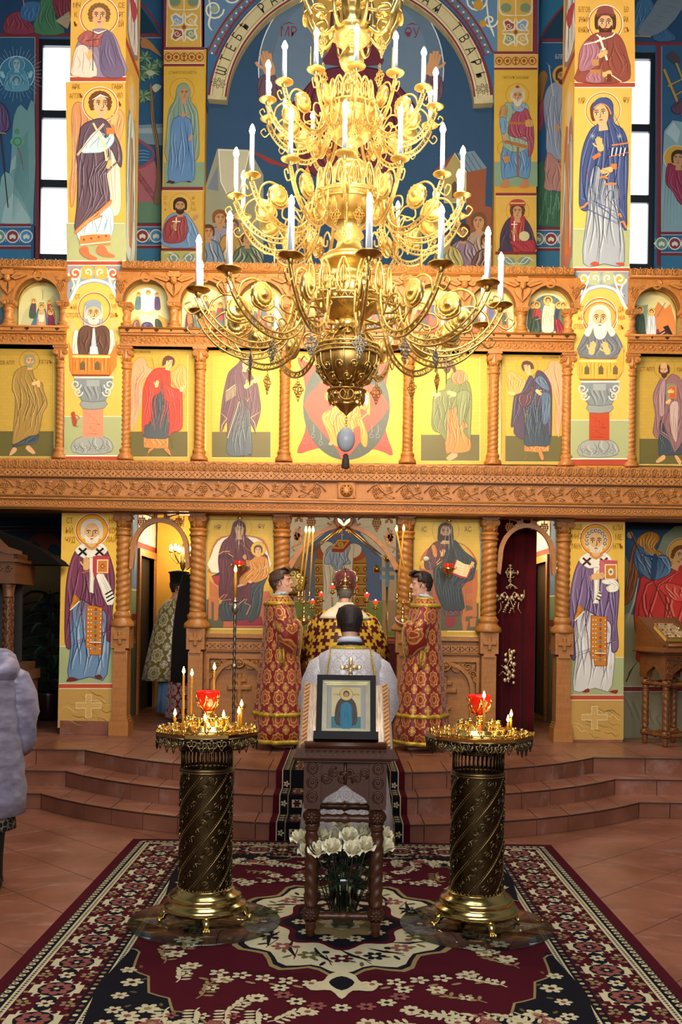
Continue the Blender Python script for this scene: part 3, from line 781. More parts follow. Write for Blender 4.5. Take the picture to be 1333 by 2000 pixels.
def arcname(k):return['half hidden at the left edge','left of the left pier','right of the left pier','second from the left pier','third from the left pier','fourth from the left pier','fourth from the right pier','third from the right pier','second from the right pier','left of the right pier','right of the right pier','at the right edge'][k]
ARCH=[]
for k,c in enumerate(ARC_C):
 x=M_(c)
 if abs(x)>3.95:continue
 e=empty('carved_arch',(x,YT,zspring()),'pierced oak arch over the feast icon '+arcname(k),'arch','feast tier arches');ARCH.append((k,c,x))
 put('arch_panel',arch_me,e);put('roundel',rd_me,e,(0,.036,top-.055))
 for s_ in(-1,1):
  edge=(k in(2,) and s_<0) or(k in(9,) and s_>0) or(k==1 and s_>0) or(k==10 and s_<0)
  if edge:put('grape_cluster',gp_me,e,(s_*half*.82,.025,.15))
  elif s_>0 and k<11:
   q=put('carved_cherub',ch_me,None,(x+half,YT-.0005,zspring()+.2));tag(q,'carved six-winged cherub head just right of the feast icon '+arcname(k),'cherub','cherubs between the feast arches')
for k,c in[(k,c-56.45) for k,c in enumerate(ARC_C)]+[(20,276-56.45+8*112.9),(21,66+56.4)]:
 yo_=0
 for a_,b_ in((219.55,236.5),(1122.75,1104.5),(122.4,114.5),(1217.55,1226)):
  if abs(c-a_)<1.5:c=b_;yo_=.05
 x=M_(c)
 if abs(x)>3.9:continue
 if c<60:q='between the two feast icons left of the left pier'
 elif c<150:q='against the outer edge of the left pier'
 elif c>1300:q='between the two feast icons right of the right pier'
 elif c>1190:q='against the outer edge of the right pier'
 else:q='%s from the left pier in the central feast row'%['first','second','third','fourth','fifth','sixth','seventh','eighth','ninth'][min(8,max(0,int(round((c-219.5)/112.9))))]
 e=empty('twisted_colonnette',(x,YT+.05+yo_,zt(646)),'short twisted colonnette '+q,'column','feast tier colonnettes')
 for kk,me in small.items():put(kk,me,e)
# gilded back boards behind the upper tiers
for a,b in spans:
 m=MB();m.box(a,b,YI+.14,YI+.2,zi(904),zt(520));mk('trim_4',m,mat('gilded_board',(.78,.60,.20),.4,.6,.12,6),kind='structure')
# ---- carved arches over the lower doorways
def door_arch(cx,x0,x1,ytop,yspring,ybot,label,name='carved_door_arch'):
 """cx.. in metres; arch band from ybot feet up to crown; vine fill above"""
 e=empty(name,(cx,YI,zi(ybot)),label,'arch');hw=(x1-x0)/2;ztop_,zs,zf=zi(ytop),zi(yspring),zi(ybot)
 m=MB();r=hw-.055;crown=zi(1026)
 n=24;ob=[];ib=[]
 for i in range(n+1):
  a=pi-pi*i/n
  ib.append((cx+r*cos(a)*.98,zs+(crown-zs)*sin(a)));ob.append((cx+(r+.05)*cos(a)*.98,zs+(crown-zs+.045)*sin(a)))
 ib=[(cx-r*.98-.02,zf)]+ib+[(cx+r*.98+.02,zf)];ob=[(cx-hw,zf+.03)]+ob+[(cx+hw,zf+.03)]
 m.ring_prism(ob,ib,YI-.03,YI+.03);mk('arch_band',m,W1,e)
 m=MB();m.box(x0,x1,YI-.02,YI+.1,zi(1009),zi(1002));
 m.tube([(cx+.055*cos(i*pi/8),YI,zi(1013)+.055*sin(i*pi/8)) for i in range(16)],.017,6,closed=True);mk('top_rail',m,W1,e)
 for s_ in(-1,1):
  g=MB();add_grapes(g,0,.05,.085,.13,.0125)
  g.tube([(0,0,.06),(-s_*.0,-.006,.1),(-s_*.06,-.006,.09),(-s_*.15,-.004,.04),(-s_*.22,0,.06)],.007,5);add_leaf(g,-s_*.04,.03,.1,.035,(0 if s_<0 else pi)+.2*s_);add_leaf(g,-s_*.2,.02,.11,.04,(0.6 if s_<0 else pi-.6));add_flower(g,-s_*.11,.03,.045)
  g.tube([(s_*.02,0,-.08),(s_*.05,0,-.13),(s_*.09,0,-.15)],.008,5);g.sphere((s_*.05,-.005,-.15),.016,8,5)
  g.xf(Matrix.Translation((cx+s_*(hw-.13),YI,zi(1028))));mk('vine_carving',g,W1,e)
 return e
door_arch(M_(311),M_(252),M_(371),1002,1082,1118,'oak grapevine arch over the open left side door')
door_arch(M_(1027),M_(970),M_(1086),1002,1082,1118,'oak grapevine arch over the red curtained side door')
# central doorway: pointed vine arch with a dove in a ring and gilded rays
cxr=M_(669.5);e=empty('royal_door_arch',(cxr,YI,zi(1118)),'carved vine arch with dove and gilded rays over the central doorway','arch')
for s_ in(-1,1):
 L=crom([(0,1028),(40,1042),(70,1066),(88,1090),(100,1113)],5,False);Lo=crom([(0,1020),(42,1034),(76,1060),(96,1086),(110,1105)],5,False)
 m=MB();a=[(cxr+s_*x*S,zi(y)) for x,y in L];b=[(cxr+s_*x*S,zi(y)) for x,y in Lo]
 (m.ring_prism(b,a,YI-.03,YI+.03) if s_>0 else m.ring_prism(a,b,YI-.03,YI+.03));mk('arch_band',m,W1,e)
 m=MB();m.tube([(cxr+s_*6*S,YI-.05,zi(1029)),(cxr+s_*74*S,YI-.04,zi(1083))],[.012,.007],5);m.tube([(cxr+s_*4*S,YI-.05,zi(1031)),(cxr+s_*66*S,YI-.04,zi(1084))],[.010,.006],5)
 for q in((24,1052),(15,1052),(6,1045)):m.tube([(cxr+s_*4*S,YI-.05,zi(1030)),(cxr+s_*q[0]*S,YI-.05,zi(q[1]))],[.012,.004],5)
 mk('gilded_ray',m,GOLDB,e)
 g=MB();add_grapes(g,0,.07,.09,.15,.0135);g.tube([(0,0,.08),(0,-.006,.13),(-s_*.05,-.006,.11),(-s_*.12,0,.12),(-s_*.2,0,.06)],.008,5)
 add_leaf(g,-s_*.17,.02,.17,.05,(0 if s_<0 else pi)+s_*.45);add_leaf(g,s_*.12,-.02,.17,.05,-pi/2+s_*.3);add_leaf(g,s_*.16,-.08,.12,.045,-pi/2-.4*s_);add_flower(g,s_*.13,.08,.07)
 g.tube([(s_*.08,0,-.1),(s_*.12,0,-.2),(s_*.2,0,-.24),(s_*.17,0,-.28)],.009,5)
 g.xf(Matrix.Translation((cxr+s_*64*S,YI,zi(1026))));mk('vine_carving',g,W1,e)
m=MB();m.tube([(cxr+.085*cos(i*pi/10),YI-.03,zi(1016)+.085*sin(i*pi/10)) for i in range(20)],.022,6,closed=True);m.box(M_(558),M_(782),YI-.02,YI+.1,zi(1006),zi(1002));mk('dove_ring',m,W1,e)
m=MB();m.prism([(cxr+x*S,zi(1016+y)) for x,y in crom([(0,9),(-4,2),(-12,-3),(-11,4),(-5,9),(0,12),(5,9),(11,4),(12,-3),(4,2)],3)],YI-.05,YI-.02);m.sphere((cxr,YI-.05,zi(1015)),.018,8,5);mk('dove',m,mat('gilt_dove',(1,.75,.25),.3,.8),e)
# ---- panelled dado under the lower icons
for lab,x0,x1 in(('carved oak dado with a cross under the mother and child icon',405,533),('carved oak dado with a cross under the seated Christ icon',807,938)):
 a,b=M_(x0),M_(x1);c=(a+b)/2
 e=empty('carved_dado',(c,YI,SOL),lab,'panel')
 m=MB();m.box(a-.04,b+.04,YI+.06,YI+.12,SOL,zi(1248));m.box(a-.04,b+.04,YI+.0,YI+.12,zi(1249),zi(1241));m.box(a-.04,b+.04,YI+.02,YI+.1,zi(1273),zi(1257));m.box(a-.04,b+.04,YI+.01,YI+.1,zi(1276),zi(1274))
 m.box(a-.04,b+.04,YI-.01,YI+.1,SOL,SOL+.16);mk('body',m,W1,e)
 row('carved_lattice',unit('lattice2',lambda:u_lattice(.108,zi(1259)-zi(1271)),[W1,HOLE_SHADE]),None,0,0,1,0,0) if False else None
 n=round((b-a)/.108)
 for i in range(n):put('carved_lattice',unit('lattice2',lambda:u_lattice(.108,zi(1259)-zi(1271)),[W1,HOLE_SHADE]),e,(a-c+(i+.5)*(b-a)/n,.018,zi(1271)-SOL))
 r=(b-a)/2*.74;zs=zi(1345);inn=[(c-r,SOL+.16)]+arc(c,zs,r,180,0,20)+[(c+r,SOL+.16)];o2=[(c-r-.04,SOL+.16)]+arc(c,zs,r+.04,180,0,20)+[(c+r+.04,SOL+.16)]
 m=MB();m.ring_prism(o2,inn,YI+.0,YI+.07);mk('arch_moulding',m,W1,e)
 m=MB();zt_,zb2=zi(1290),zi(1350)
 for q in((a,a+.03,zb2,zt_),(b-.03,b,zb2,zt_)):m.box(q[0],q[1],YI+.0,YI+.06,q[2],q[3])
 m.box(a,b,YI+.0,YI+.06,zt_,zt_+.05);m.box(a-.04,a,YI+.03,YI+.06,SOL+.16,zi(1276));m.box(b,b+.04,YI+.03,YI+.06,SOL+.16,zi(1276));mk('panel_frame',m,W1,e)
 for s_ in(-1,1):
  m=MB()
  for k in range(5):
   t=k/4;x=c+s_*(r*.25+t*r*.85);z=zs+sqrt(max(0,(r+.06)**2-(x-c)**2))*.95 if abs(x-c)<r+.06 else zs+.05
   z=max(z,zi(1345));add_leaf(m,x,min(z+.0,zt_-.05),.1,.035,(pi if s_<0 else 0)+s_*.6*(1 if k%2 else-1),y=YI+.012)
   m.tube(spiral((x,min(z+.03,zt_-.04)),.04,.01,0,s_*1.3,12,y=YI+.012),.007,4)
  mk('scroll_carving',m,W1,e)
 m=MB();m.cur=0
 for w_,z,hgt in((.22,1347,.03),(.12,1332,.028)):m.bbox(c-w_*.5-.02,c+w_*.5+.02,YI+.035,YI+.07,zi(z)-hgt,zi(z)+hgt,.015)
 m.bbox(c-.03,c+.03,YI+.034,YI+.07,SOL+.3,zi(1318),.015);m.bbox(c-.07,c+.07,YI+.036,YI+.07,zi(1382)-.02,zi(1382)+.025,.012);mk('carved_cross',m,W1,e)
 m=MB();m.tube([(c+.045*cos(i*pi/6),YI-.005,zi(1298)+.045*sin(i*pi/6)) for i in range(12)],.012,5,closed=True);add_flower(m,c,zi(1298),.035,YI-.005);mk('rosette',m,W1,e)
# ================================================================ chandelier
DC=7.3
def zd(y):return zz(y,DC)
ZB0=zd(918);PXM=DC/F # metres per pixel at the chandelier axis
chan=empty('chandelier',(xx(671,DC),DC,ZB0),'huge tiered gilded chandelier with white electric candles hanging above the steps','chandelier')
def lz(y):return zd(y)-ZB0
CANDLE=mat('white_candle_sleeve','dfe6ee',.5,0,.05);
BULB=mat('lit_bulb','fff3d6',.3,0,.02,emit='ffe6bf',estr=1450)
def cpart(name,m,mats,parent=chan,**kw):return tag(put(name,m.mesh(name,mats),parent),**kw)
def pr(L):return[(w*PXM,lz(y)) for w,y in L]
gad=lambda k,d:(lambda a,z:1+d*abs(sin(k*a/2)))
m=MB();m.lathe(pr([(2,916),(8,914),(7,898),(5,894),(6,890),(2,886)]),n=12);cpart('tassel',m,mat('bronze_tassel','5a4a3a',.7))
m=MB();m.lathe([(18*PXM*sin(pi*i/12),lz(858.5)-24*PXM*cos(pi*i/12)) for i in range(13)],n=18);cpart('egg_ball',m,mat('grey_porcelain','d0d4d8',.3,0,.1,12))
m=MB()
for k in range(5):
 zc_=lz(834-k*5);m.tube([(.011*cos(i*pi/4)*(k%2),.011*cos(i*pi/4)*((k+1)%2),zc_+.013*sin(i*pi/4)) for i in range(8)],.003,4,closed=True)
m.lathe(pr([(1,812),(6,806),(13,801),(18,795),(24,790),(17,786),(14,776),(16,764),(9,758),(14,752),(21,748),(14,742)]),n=20);cpart('finial',m,GOLDB)
m=MB()
for i in range(14):
 a=2*pi*i/14;st=len(m.v)
 m.tube([(14*PXM*cos(j*pi/5),0,11*PXM*sin(j*pi/5)) for j in range(10)],.006,4,closed=True);m.tube([(0,0,0),(0,0,-16*PXM)],[.009,.003],4)
 m.xf(Matrix.Rotation(a,4,'Z')@Matrix.Translation((0,-33*PXM,lz(776))),st)
m.tube([(37*PXM*cos(i*pi/10),37*PXM*sin(i*pi/10),lz(764)) for i in range(20)],.009,5,closed=True);cpart('lace_crown',m,GOLDB)
orb_c,orb_r=lz(701),63*PXM
m=MB();m.sphere((0,0,orb_c),orb_r*.955,28,16,(1,1,.95));ob=cpart('orb',m,mat('orb_dark_bronze',(.5,.31,.1),.4,1,.2))
m=MB();RR=random.Random(3)
for lat in range(-3,4):
 la=lat*.38;n=max(5,int(15*cos(la)))
 if lat==0:continue
 for j in range(n):
  lo=2*pi*(j+.5*(lat%2))/n;st=len(m.v);r_=orb_r*.155
  m.tube(spiral((0,0),r_,r_*.15,RR.uniform(0,6),1.4*(1 if j%2 else-1),11),.0075,4);m.sphere((0,-.004,0),.013,6,4)
  m.xf(Matrix.Translation((0,0,orb_c))@Matrix.Rotation(lo,4,'Z')@Matrix.Rotation(-la,4,'X')@Matrix.Translation((0,-orb_r*.985,0)),st)
for lo in range(15):
 pts=[(orb_r*cos(t)*cos(lo*2*pi/15),orb_r*cos(t)*sin(lo*2*pi/15),orb_c+.95*orb_r*sin(t)) for t in[-1.2+.2*i for i in range(13)]];m.tube(pts,.006,4)
for dz,r_ in((.0,1.02),(.03,1.01),(-.03,1.01)):m.tube([(orb_r*r_*cos(i*pi/14),orb_r*r_*sin(i*pi/14),orb_c+.05+dz) for i in range(28)],.009,5,closed=True)
cpart('filigree',m,GOLD,ob)
m=MB();m.lathe(pr([(14,645),(24,640),(22,634),(26,626)]),n=20);m.lathe(pr([(26,626),(42,616),(56,602),(64,586),(67,572),(66,568),(56,567),(30,560)]),n=64,mod=gad(32,.05));cpart('bowl',m,GOLD)
m=MB();m.lathe(pr([(30,562),(34,545),(26,535),(34,526),(52,520),(56,508),(44,498),(28,492),(22,470),(30,462),(24,450),(36,440)]),n=24);cpart('stem_vase',m,GOLD)
m=MB();m.lathe(pr([(36,440),(52,428),(64,408),(68,390),(66,384),(40,380),(24,370),(18,352),(30,344),(34,330),(26,318),(16,310),(14,285),(26,278)]),n=48,mod=gad(24,.04));cpart('bowl',m,GOLD)
m=MB();m.lathe(pr([(26,278),(40,266),(52,248),(55,232),(52,226),(28,222),(18,210),(24,196),(30,182),(24,170),(14,160),(12,140),(20,130),(24,118),(18,106),(12,98)]),n=48,mod=gad(24,.04));cpart('bowl',m,GOLD)
m=MB();m.lathe(pr([(12,98),(22,90),(34,78),(38,62),(30,54),(20,46),(22,30),(26,18),(20,6),(13,-10),(13,-60),(22,-70),(22,-110),(8,-125)]),n=32,mod=gad(16,.04));cpart('stem_crown',m,GOLD)
m=MB();ztop=13-ZB0;nl=40
m.tube([(0,0,lz(-120)),(0,0,ztop)],.02,6);cpart('hanging_rod',m,GOLD)
def curve2(pts,n=7):return crom(pts,n,False)
def arm_mesh(R,rin,s,ring0=0.0):
 m=MB();k=(R-rin)
 C=curve2([(rin,ring0),(rin+.03*k,-.36*s),(rin+.13*k,-.74*s),(rin+.31*k,-.96*s),(rin+.53*k,-.97*s),(rin+.75*k,-.77*s),(rin+.91*k,-.46*s),(rin+.985*k,-.2*s),(R,-.14*s)],5)
 hw=.058*s
 Nn=[]
 for i,p in enumerate(C):
  a,b=C[max(0,i-1)],C[min(len(C)-1,i+1)];d=Vector((b[0]-a[0],b[1]-a[1])).normalized();Nn.append((-d.y,d.x))
 for e in(-1,1):m.tube([(p[0]+e*hw*q[0],0,p[1]+e*hw*q[1]) for p,q in zip(C,Nn)],.026*s,5)
 for e in(-1,1):m.tube([(p[0]+hw*.95*q[0]*(1 if(i%2)==(e>0) else-1),e*.012*s,p[1]+hw*.95*q[1]*(1 if(i%2)==(e>0) else-1)) for i,(p,q) in enumerate(zip(C,Nn))],.012*s,4)
 m.tube([(p[0],0,p[1]) for p in curve2([(rin+.9*k,-.5*s),(rin+.86*k,-.2*s),(rin+.72*k,-.02*s),(rin+.52*k,-.1*s),(rin+.44*k,-.36*s),(rin+.55*k,-.56*s),(rin+.70*k,-.5*s),(rin+.71*k,-.32*s)],4)],.026*s,5)
 m.tube([(p[0],0,p[1]) for p in curve2([(rin+.08*k,-.5*s),(rin+.2*k,-.16*s),(rin+.34*k,-.18*s),(rin+.36*k,-.4*s),(rin+.24*k,-.48*s),(rin+.22*k,-.36*s)],4)],.022*s,5)
 m.tube([(p[0],0,p[1]) for p in curve2([(rin+.95*k,-.34*s),(rin+1.06*k,-.5*s),(rin+1.14*k,-.36*s),(rin+1.08*k,-.26*s),(rin+1.05*k,-.34*s)],4)],.018*s,5)
 m.tube([(p[0],0,p[1]) for p in curve2([(rin+.32*k,-.95*s),(rin+.40*k,-.72*s),(rin+.33*k,-.62*s),(rin+.27*k,-.72*s)],4)],.018*s,5)
 return m
def pendant_mesh(h):
 m=MB();u=h/9
 for k in range(2):m.tube([(.0,.45*u*cos(i*pi/3),-(.5+.9*k)*u+.55*u*sin(i*pi/3)) for i in range(6)],.12*u,4,closed=True)
 def ring(y,z,r,n=8):m.tube([(0,y+r*cos(i*2*pi/n),z+r*sin(i*2*pi/n)) for i in range(n)],.17*u,4,closed=True)
 for y,z,r in((0,-2.4,.5),(-.8,-3.3,.6),(.8,-3.3,.6),(0,-3.6,.55),(-1.6,-4.5,.6),(1.6,-4.5,.6),(-.55,-4.6,.7),(.55,-4.6,.7),(-.8,-5.8,.65),(.8,-5.8,.65),(0,-6.0,.5),(-.4,-6.9,.5),(.4,-6.9,.5),(0,-7.8,.5),(0,-8.6,.25)):ring(y*u,z*u,r*u)
 m.tube([(0,0,-2*u),(0,-2*u,-4.6*u),(0,0,-7.6*u),(0,2*u,-4.6*u)],.15*u,4,closed=True)
 return m
def bobeche_mesh(r):
 m=MB();m.lathe([(.012,-.62*r),(.2*r,-.60*r),(.16*r,-.5*r),(.3*r,-.42*r),(.24*r,-.32*r),(.34*r,-.26*r)],n=14);m.lathe([(.34*r,-.26*r),(.62*r,-.18*r),(.93*r,-.02*r),(1.0*r,.05*r),(.97*r,.1*r),(.6*r,.02*r),(.3*r,.04*r),(.28*r,.2*r),(.0,.2*r)],n=40,mod=gad(20,.05));return m
def rosette_mesh(r):
 m=MB();m.lathe([(r*.95,-r*.35),(r,-r*.1),(r*.9,r*.12),(r*.55,r*.3),(r*.3,r*.22),(r*.25,r*.4),(0,r*.45)],n=32,mod=gad(16,.08));st=len(m.v)
 return m
TIERS=[ # R, rin, bobeche z, first angle, bobeche radius, candle height, curl scale, pendant height
 (.1517*DC,.40,1.7+.3098*DC,6.5,.083,.30,.345,.2),(.114*DC,.30,1.7+.4125*DC,-2.5,.063,.27,.30,.17),(.0849*DC,.20,1.7+.506*DC,3.0,.062,.215,.26,.15)]
LBL=['wide lowest tier arm','middle tier arm','upper tier arm']
NA=14
for ti,(R,rin,zb_,a0,br,chh,s_,ph) in enumerate(TIERS):
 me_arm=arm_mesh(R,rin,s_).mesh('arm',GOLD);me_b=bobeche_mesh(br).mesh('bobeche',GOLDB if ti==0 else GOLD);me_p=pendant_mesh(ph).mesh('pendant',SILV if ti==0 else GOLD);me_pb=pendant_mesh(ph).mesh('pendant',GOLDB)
 m=MB();m.lathe([(br*.26,.0),(br*.25,chh*.5),(br*.24,chh),(br*.1,chh+.003)],n=10)
 for k in range(9):m.sphere((br*.25*cos(k*1.1+.7),br*.25*sin(k*1.1+.7),.02+k*chh/10),.0035,4,3)
 me_c=m.mesh('candle_sleeve',CANDLE)
 m=MB();bl=.075 if ti<2 else.066;m.lathe([(.006,0),(.015,.006),(.0215,bl*.35),(.016,bl*.65),(.006,bl*.92),(.0005,bl)],n=8);me_bulb=m.mesh('bulb',BULB)
 me_r=rosette_mesh(.085*s_/.345).mesh('rosette',GOLD)
 m=MB();h=.24*s_/.345
 m.tube([(0,.045*cos(i*pi/7)*(1-.3*sin(i*pi/7)),h*.5+h*.5*sin(i*pi/7)) for i in range(14)],.009,5,closed=True);m.tube([(0,.02*cos(i*pi/5),h*.5+h*.28*sin(i*pi/5)) for i in range(10)],.006,4,closed=True)
 m.tube([(0,0,0),(0,0,h*.9)],.006,4);me_l=m.mesh('crest_loop',GOLD)
 zl=zb_-ZB0
 m=MB()
 for dz in(-.045,.0):m.tube([(rin*cos(i*pi/16),rin*sin(i*pi/16),zl+dz+(0 if ti==0 else.02)) for i in range(32)],.010,5,closed=True)
 m.tube([(rin*cos(i*pi/56),rin*sin(i*pi/56),zl-.022+.02*(1 if i%2 else-1)+(0 if ti==0 else.02)) for i in range(112)],.005,4,closed=True)
 for i in range(7):
  a=i*2*pi/7;m.tube([(.12*cos(a),.12*sin(a),zl-.03),(rin*cos(a),rin*sin(a),zl-.02)],.012,5)
 cpart('tier_ring',m,GOLD)
 if ti==0:
  m=MB()
  for a_,b_ in(((0,-.085),(0,.085)),((-.06,.01),(.06,.01))):m.tube([(a_[0],0,a_[1]),(b_[0],0,b_[1])],.012,5)
  for q in((0,.085),(0,-.085),(.06,.01),(-.06,.01)):m.tube([(q[0]+.018*cos(i*pi/3),0,q[1]+.018*sin(i*pi/3)) for i in range(6)],.007,4,closed=True)
  me_x=m.mesh('ring_cross',GOLD)
  for i in range(10):
   a=radians(-90+18+i*36);put('ring_cross',me_x,chan,(rin*1.03*cos(a),rin*1.03*sin(a),zl),(0,0,a+pi/2))
 for i in range(NA):
  a=radians(-90+a0+i*360/NA)
  arm=put('arm',me_arm,chan,(0,0,zl),(0,0,a));arm['label']=LBL[ti]
  put('bobeche',me_b,arm,(R,0,0));put('candle_sleeve',me_c,arm,(R,0,.15*br));put('bulb',me_bulb,arm,(R,0,.15*br+chh))
  k=R-rin;put('rosette',me_r,arm,(rin+.6*k,-.008,-.28*s_),(pi/2,0,0));put('rosette',me_r,arm,(rin+.6*k,.008,-.28*s_),(-pi/2,0,0))
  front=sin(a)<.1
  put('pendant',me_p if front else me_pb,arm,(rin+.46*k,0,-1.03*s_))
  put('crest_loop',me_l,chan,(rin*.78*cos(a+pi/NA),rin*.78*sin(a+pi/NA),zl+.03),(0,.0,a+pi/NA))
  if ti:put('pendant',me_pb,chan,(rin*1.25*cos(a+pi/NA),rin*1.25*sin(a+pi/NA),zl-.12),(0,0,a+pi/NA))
# leafy crown at the top of the stem
m=MB()
C=curve2([(.05,lz(66)),(.12,lz(60)),(.22,lz(80)),(.3,lz(60)),(.3,lz(30)),(.22,lz(26)),(.2,lz(44)),(.25,lz(48))],4);m.tube([(x,0,z) for x,z in C],.014,5)
C=curve2([(.3,lz(50)),(.36,lz(20)),(.38,lz(-20)),(.34,lz(-50))],4);m.tube([(x,0,z) for x,z in C],[.012+.012*sin(pi*i/(len(C)-1)) for i in range(len(C))],5)
C=curve2([(.08,lz(10)),(.2,lz(8)),(.3,lz(0)),(.33,lz(-20))],4);m.tube([(x,0,z) for x,z in C],.010,5)
m.lathe([(.028,0),(.03,.01),(.02,.02)],c=(.25,0,lz(45)),n=12)
st=len(m.v);m.lathe([(.001,0),(.055,.012),(.06,.018),(.02,.024)],n=16,mod=gad(16,.1));m.xf(Matrix.Translation((.36,0,lz(14)))@Matrix.Rotation(1.2,4,'Y'),st)
me=m.mesh('crown_scroll',GOLD)
for i in range(8):put('crown_scroll',me,chan,(0,0,0),(0,0,radians(-90+20+i*45)))
pm=pendant_mesh(.2).mesh('pendant',GOLD)
for i in range(8):
 a=radians(-90+i*45);put('pendant',pm,chan,(.3*cos(a),.3*sin(a),lz(92)),(0,0,a))
# ================================================================ frescoes on the piers
V1=(0,0,3.174);V2=(380,0,2.2217);V3=(930,0,3.3077);V5=(0,490,3.174);V6=(920,490,3.2276);V7=(0,980,3.174);V8=(380,980,2.2217);V9=(920,980,3.2276)
OC,OC2,GRN,RED,WHT='d6a347','e0b256','a3a878','a8452e','f2ead6'
TL=[(0,138.8,243),(150,139.5,242),(252,136.2,240),(425,131.5,236.6),(509,128.5,234.7),(679,123.8,231.6),(890,122.2,227.5),(997,121.6,225.3),(1418,122.9,227.5)]
TR=[(0,1126.5,1238.4),(169,1125,1232.5),(523,1123.5,1232.3),(908,1121.4,1226.7),(1011,1119.8,1223.6),(1445,1107.5,1211.9)]
def pier_paint(side):
 p=Paint(Y=YI);p.warp(TL if side<0 else TR,(123,228.5) if side<0 else(1112,1217.5));return p
# ---- left pier, top half figure
p=pier_paint(-1);p.view(*V1)
p.rect(OC,436,-300,772,478)
head(p,608,100,68,'d8a878','8a6534','curl',halo=(OC2,),hr=112,dx=.1)
q=p.shape('8f7f93',[(470,470),(448,420),(462,320),(500,235),(575,185),(655,185),(705,225),(745,330),(768,470)],'5d4a63','b3a6b8',9,seed=3)
p.shape('e2cdb8',[(455,470),(450,400),(470,300),(520,280),(560,330),(600,470)],'a98a7c','f5eadb',5,seed=4)
p.shape('a75c54',[(480,240),(540,190),(600,215),(660,190),(640,250),(600,290),(520,280)],'7a3a38','c98a80',4,seed=5)
p.line('f4e8d0',[(560,190),(605,208),(655,188)],10);p.shape('6f5f78',[(640,200),(690,220),(730,330),(765,470),(640,470),(615,330)],'483a52','9b8ca6',5,seed=6)
hand(p,556,350,36,-1.4);p.line('5a3a28',[(573,190),(575,440)],5,taper=False);p.line('5a3a28',[(530,255),(610,245)],5,taper=False)
p.text('8a5a1c','МЧ',472,50,44,sx=.7);p.text('8a5a1c','К',467,108,44,sx=.7);p.text('8a5a1c','Ъ',467,168,44,sx=.7)
p.text('8a5a1c','СЕ',745,50,44,sx=.7);p.text('8a5a1c','РГ',747,108,44,sx=.7);p.text('8a5a1c','ЇЙ',743,168,44,sx=.7)
p.build('half_figure_fresco',FR,piers[0],label='curly-haired young saint in a mauve cloak, painted on ochre')
# ---- left pier, standing angel
p=pier_paint(-1);p.view(*V1)
p.rect(RED,436,478,775,504);p.rect(WHT,436,472,775,478);p.rect(WHT,436,504,775,508)
p.rect(OC,410,508,770,1385);p.rect(GRN,400,1385,770,1620);p.line(WHT,[(408,1384),(760,1384)],3,taper=False)
p.shape('c98a5a',[(520,660),(480,632),(450,670),(442,760),(446,900),(440,1050),(424,1160),(432,1285),(452,1240),(470,1080),(492,900),(540,770)],'8a4a2c','eed3ae',8,seed=11)
p.shape('d59a62',[(660,760),(690,700),(735,680),(762,720),(755,800),(722,895),(690,850)],'9a5a30','eecb98',6,seed=12)
head(p,618,648,70,'dcae7c','6e4526','curl',halo=(OC2,),hr=103,dx=.45)
p.line('dfe8ee',[(570,620),(620,590),(668,606)],9)
p.shape('e6d2b4',[(640,900),(720,930),(740,1150),(735,1310),(690,1340),(640,1290)],'b0906c','f8efdf',5,seed=13)
p.shape('e4e9e6',[(490,1330),(672,1270),(676,1480),(484,1500)],'7ea3a8','ffffff',9,seed=14,w=2.2)
p.shape('5f4a55',[(575,745),(650,745),(720,860),(748,950),(742,1040),(715,1000),(690,940),(650,900),(660,1010),(655,1100),(672,1250),(590,1310),(460,1440),(470,1280),(478,1060),(472,970),(490,860),(505,785)],'34252f','9a8a96',12,seed=15,w=2.2)
p.shape('bcd2d3',[(500,940),(560,840),(610,810),(650,860),(690,820),(700,880),(640,940),(560,950)],'6d9298','f0f6f4',5,seed=16)
p.line('f0c890',[(575,765),(640,900),(655,1000)],12,taper=False);p.line('e9dcc6',[(475,965),(560,860),(640,770)],12,taper=False);p.line('b8502c',[(475,965),(560,860),(640,770)],4,taper=False)
p.shape('d9884a',[(455,1435),(520,1370),(600,1310),(680,1240),(672,1275),(610,1330),(625,1345),(560,1370),(470,1445)],'9a4a22','f0c890',4,seed=17)
p.rect('d08046',484,1455,676,1520);p.line('f2e2c0',[(484,1462),(676,1435)],7,taper=False);p.line('f2e2c0',[(486,1520),(674,1500)],7,taper=False)
for i in range(4):p.ell('a03a28',510+46*i,1488-8*i,9,9,4)
p.poly('c06c44',[(480,1560),(500,1530),(535,1535),(545,1575),(590,1600),(575,1615),(520,1600)],3);p.poly('c06c44',[(585,1560),(600,1525),(640,1530),(660,1565),(700,1585),(690,1598),(620,1590)],3)
hand(p,702,750,40,-1.2);hand(p,672,1015,32,2.0);p.rect('c87840',655,795,705,835)
for i,(t_,x,y) in enumerate((('АРХ',474,556),('АГГЛЪ',474,614),('ГАВРI',724,556),('ИЛ',738,610),('Ъ',740,664))):p.text('8a5a1c',t_,x,y,44,sx=.55)
p.rect(RED,400,1622,770,1642);p.rect(WHT,400,1617,770,1622)
p.build('angel_fresco',FR,piers[0],label='standing winged angel in a dark mauve robe with raised hand')
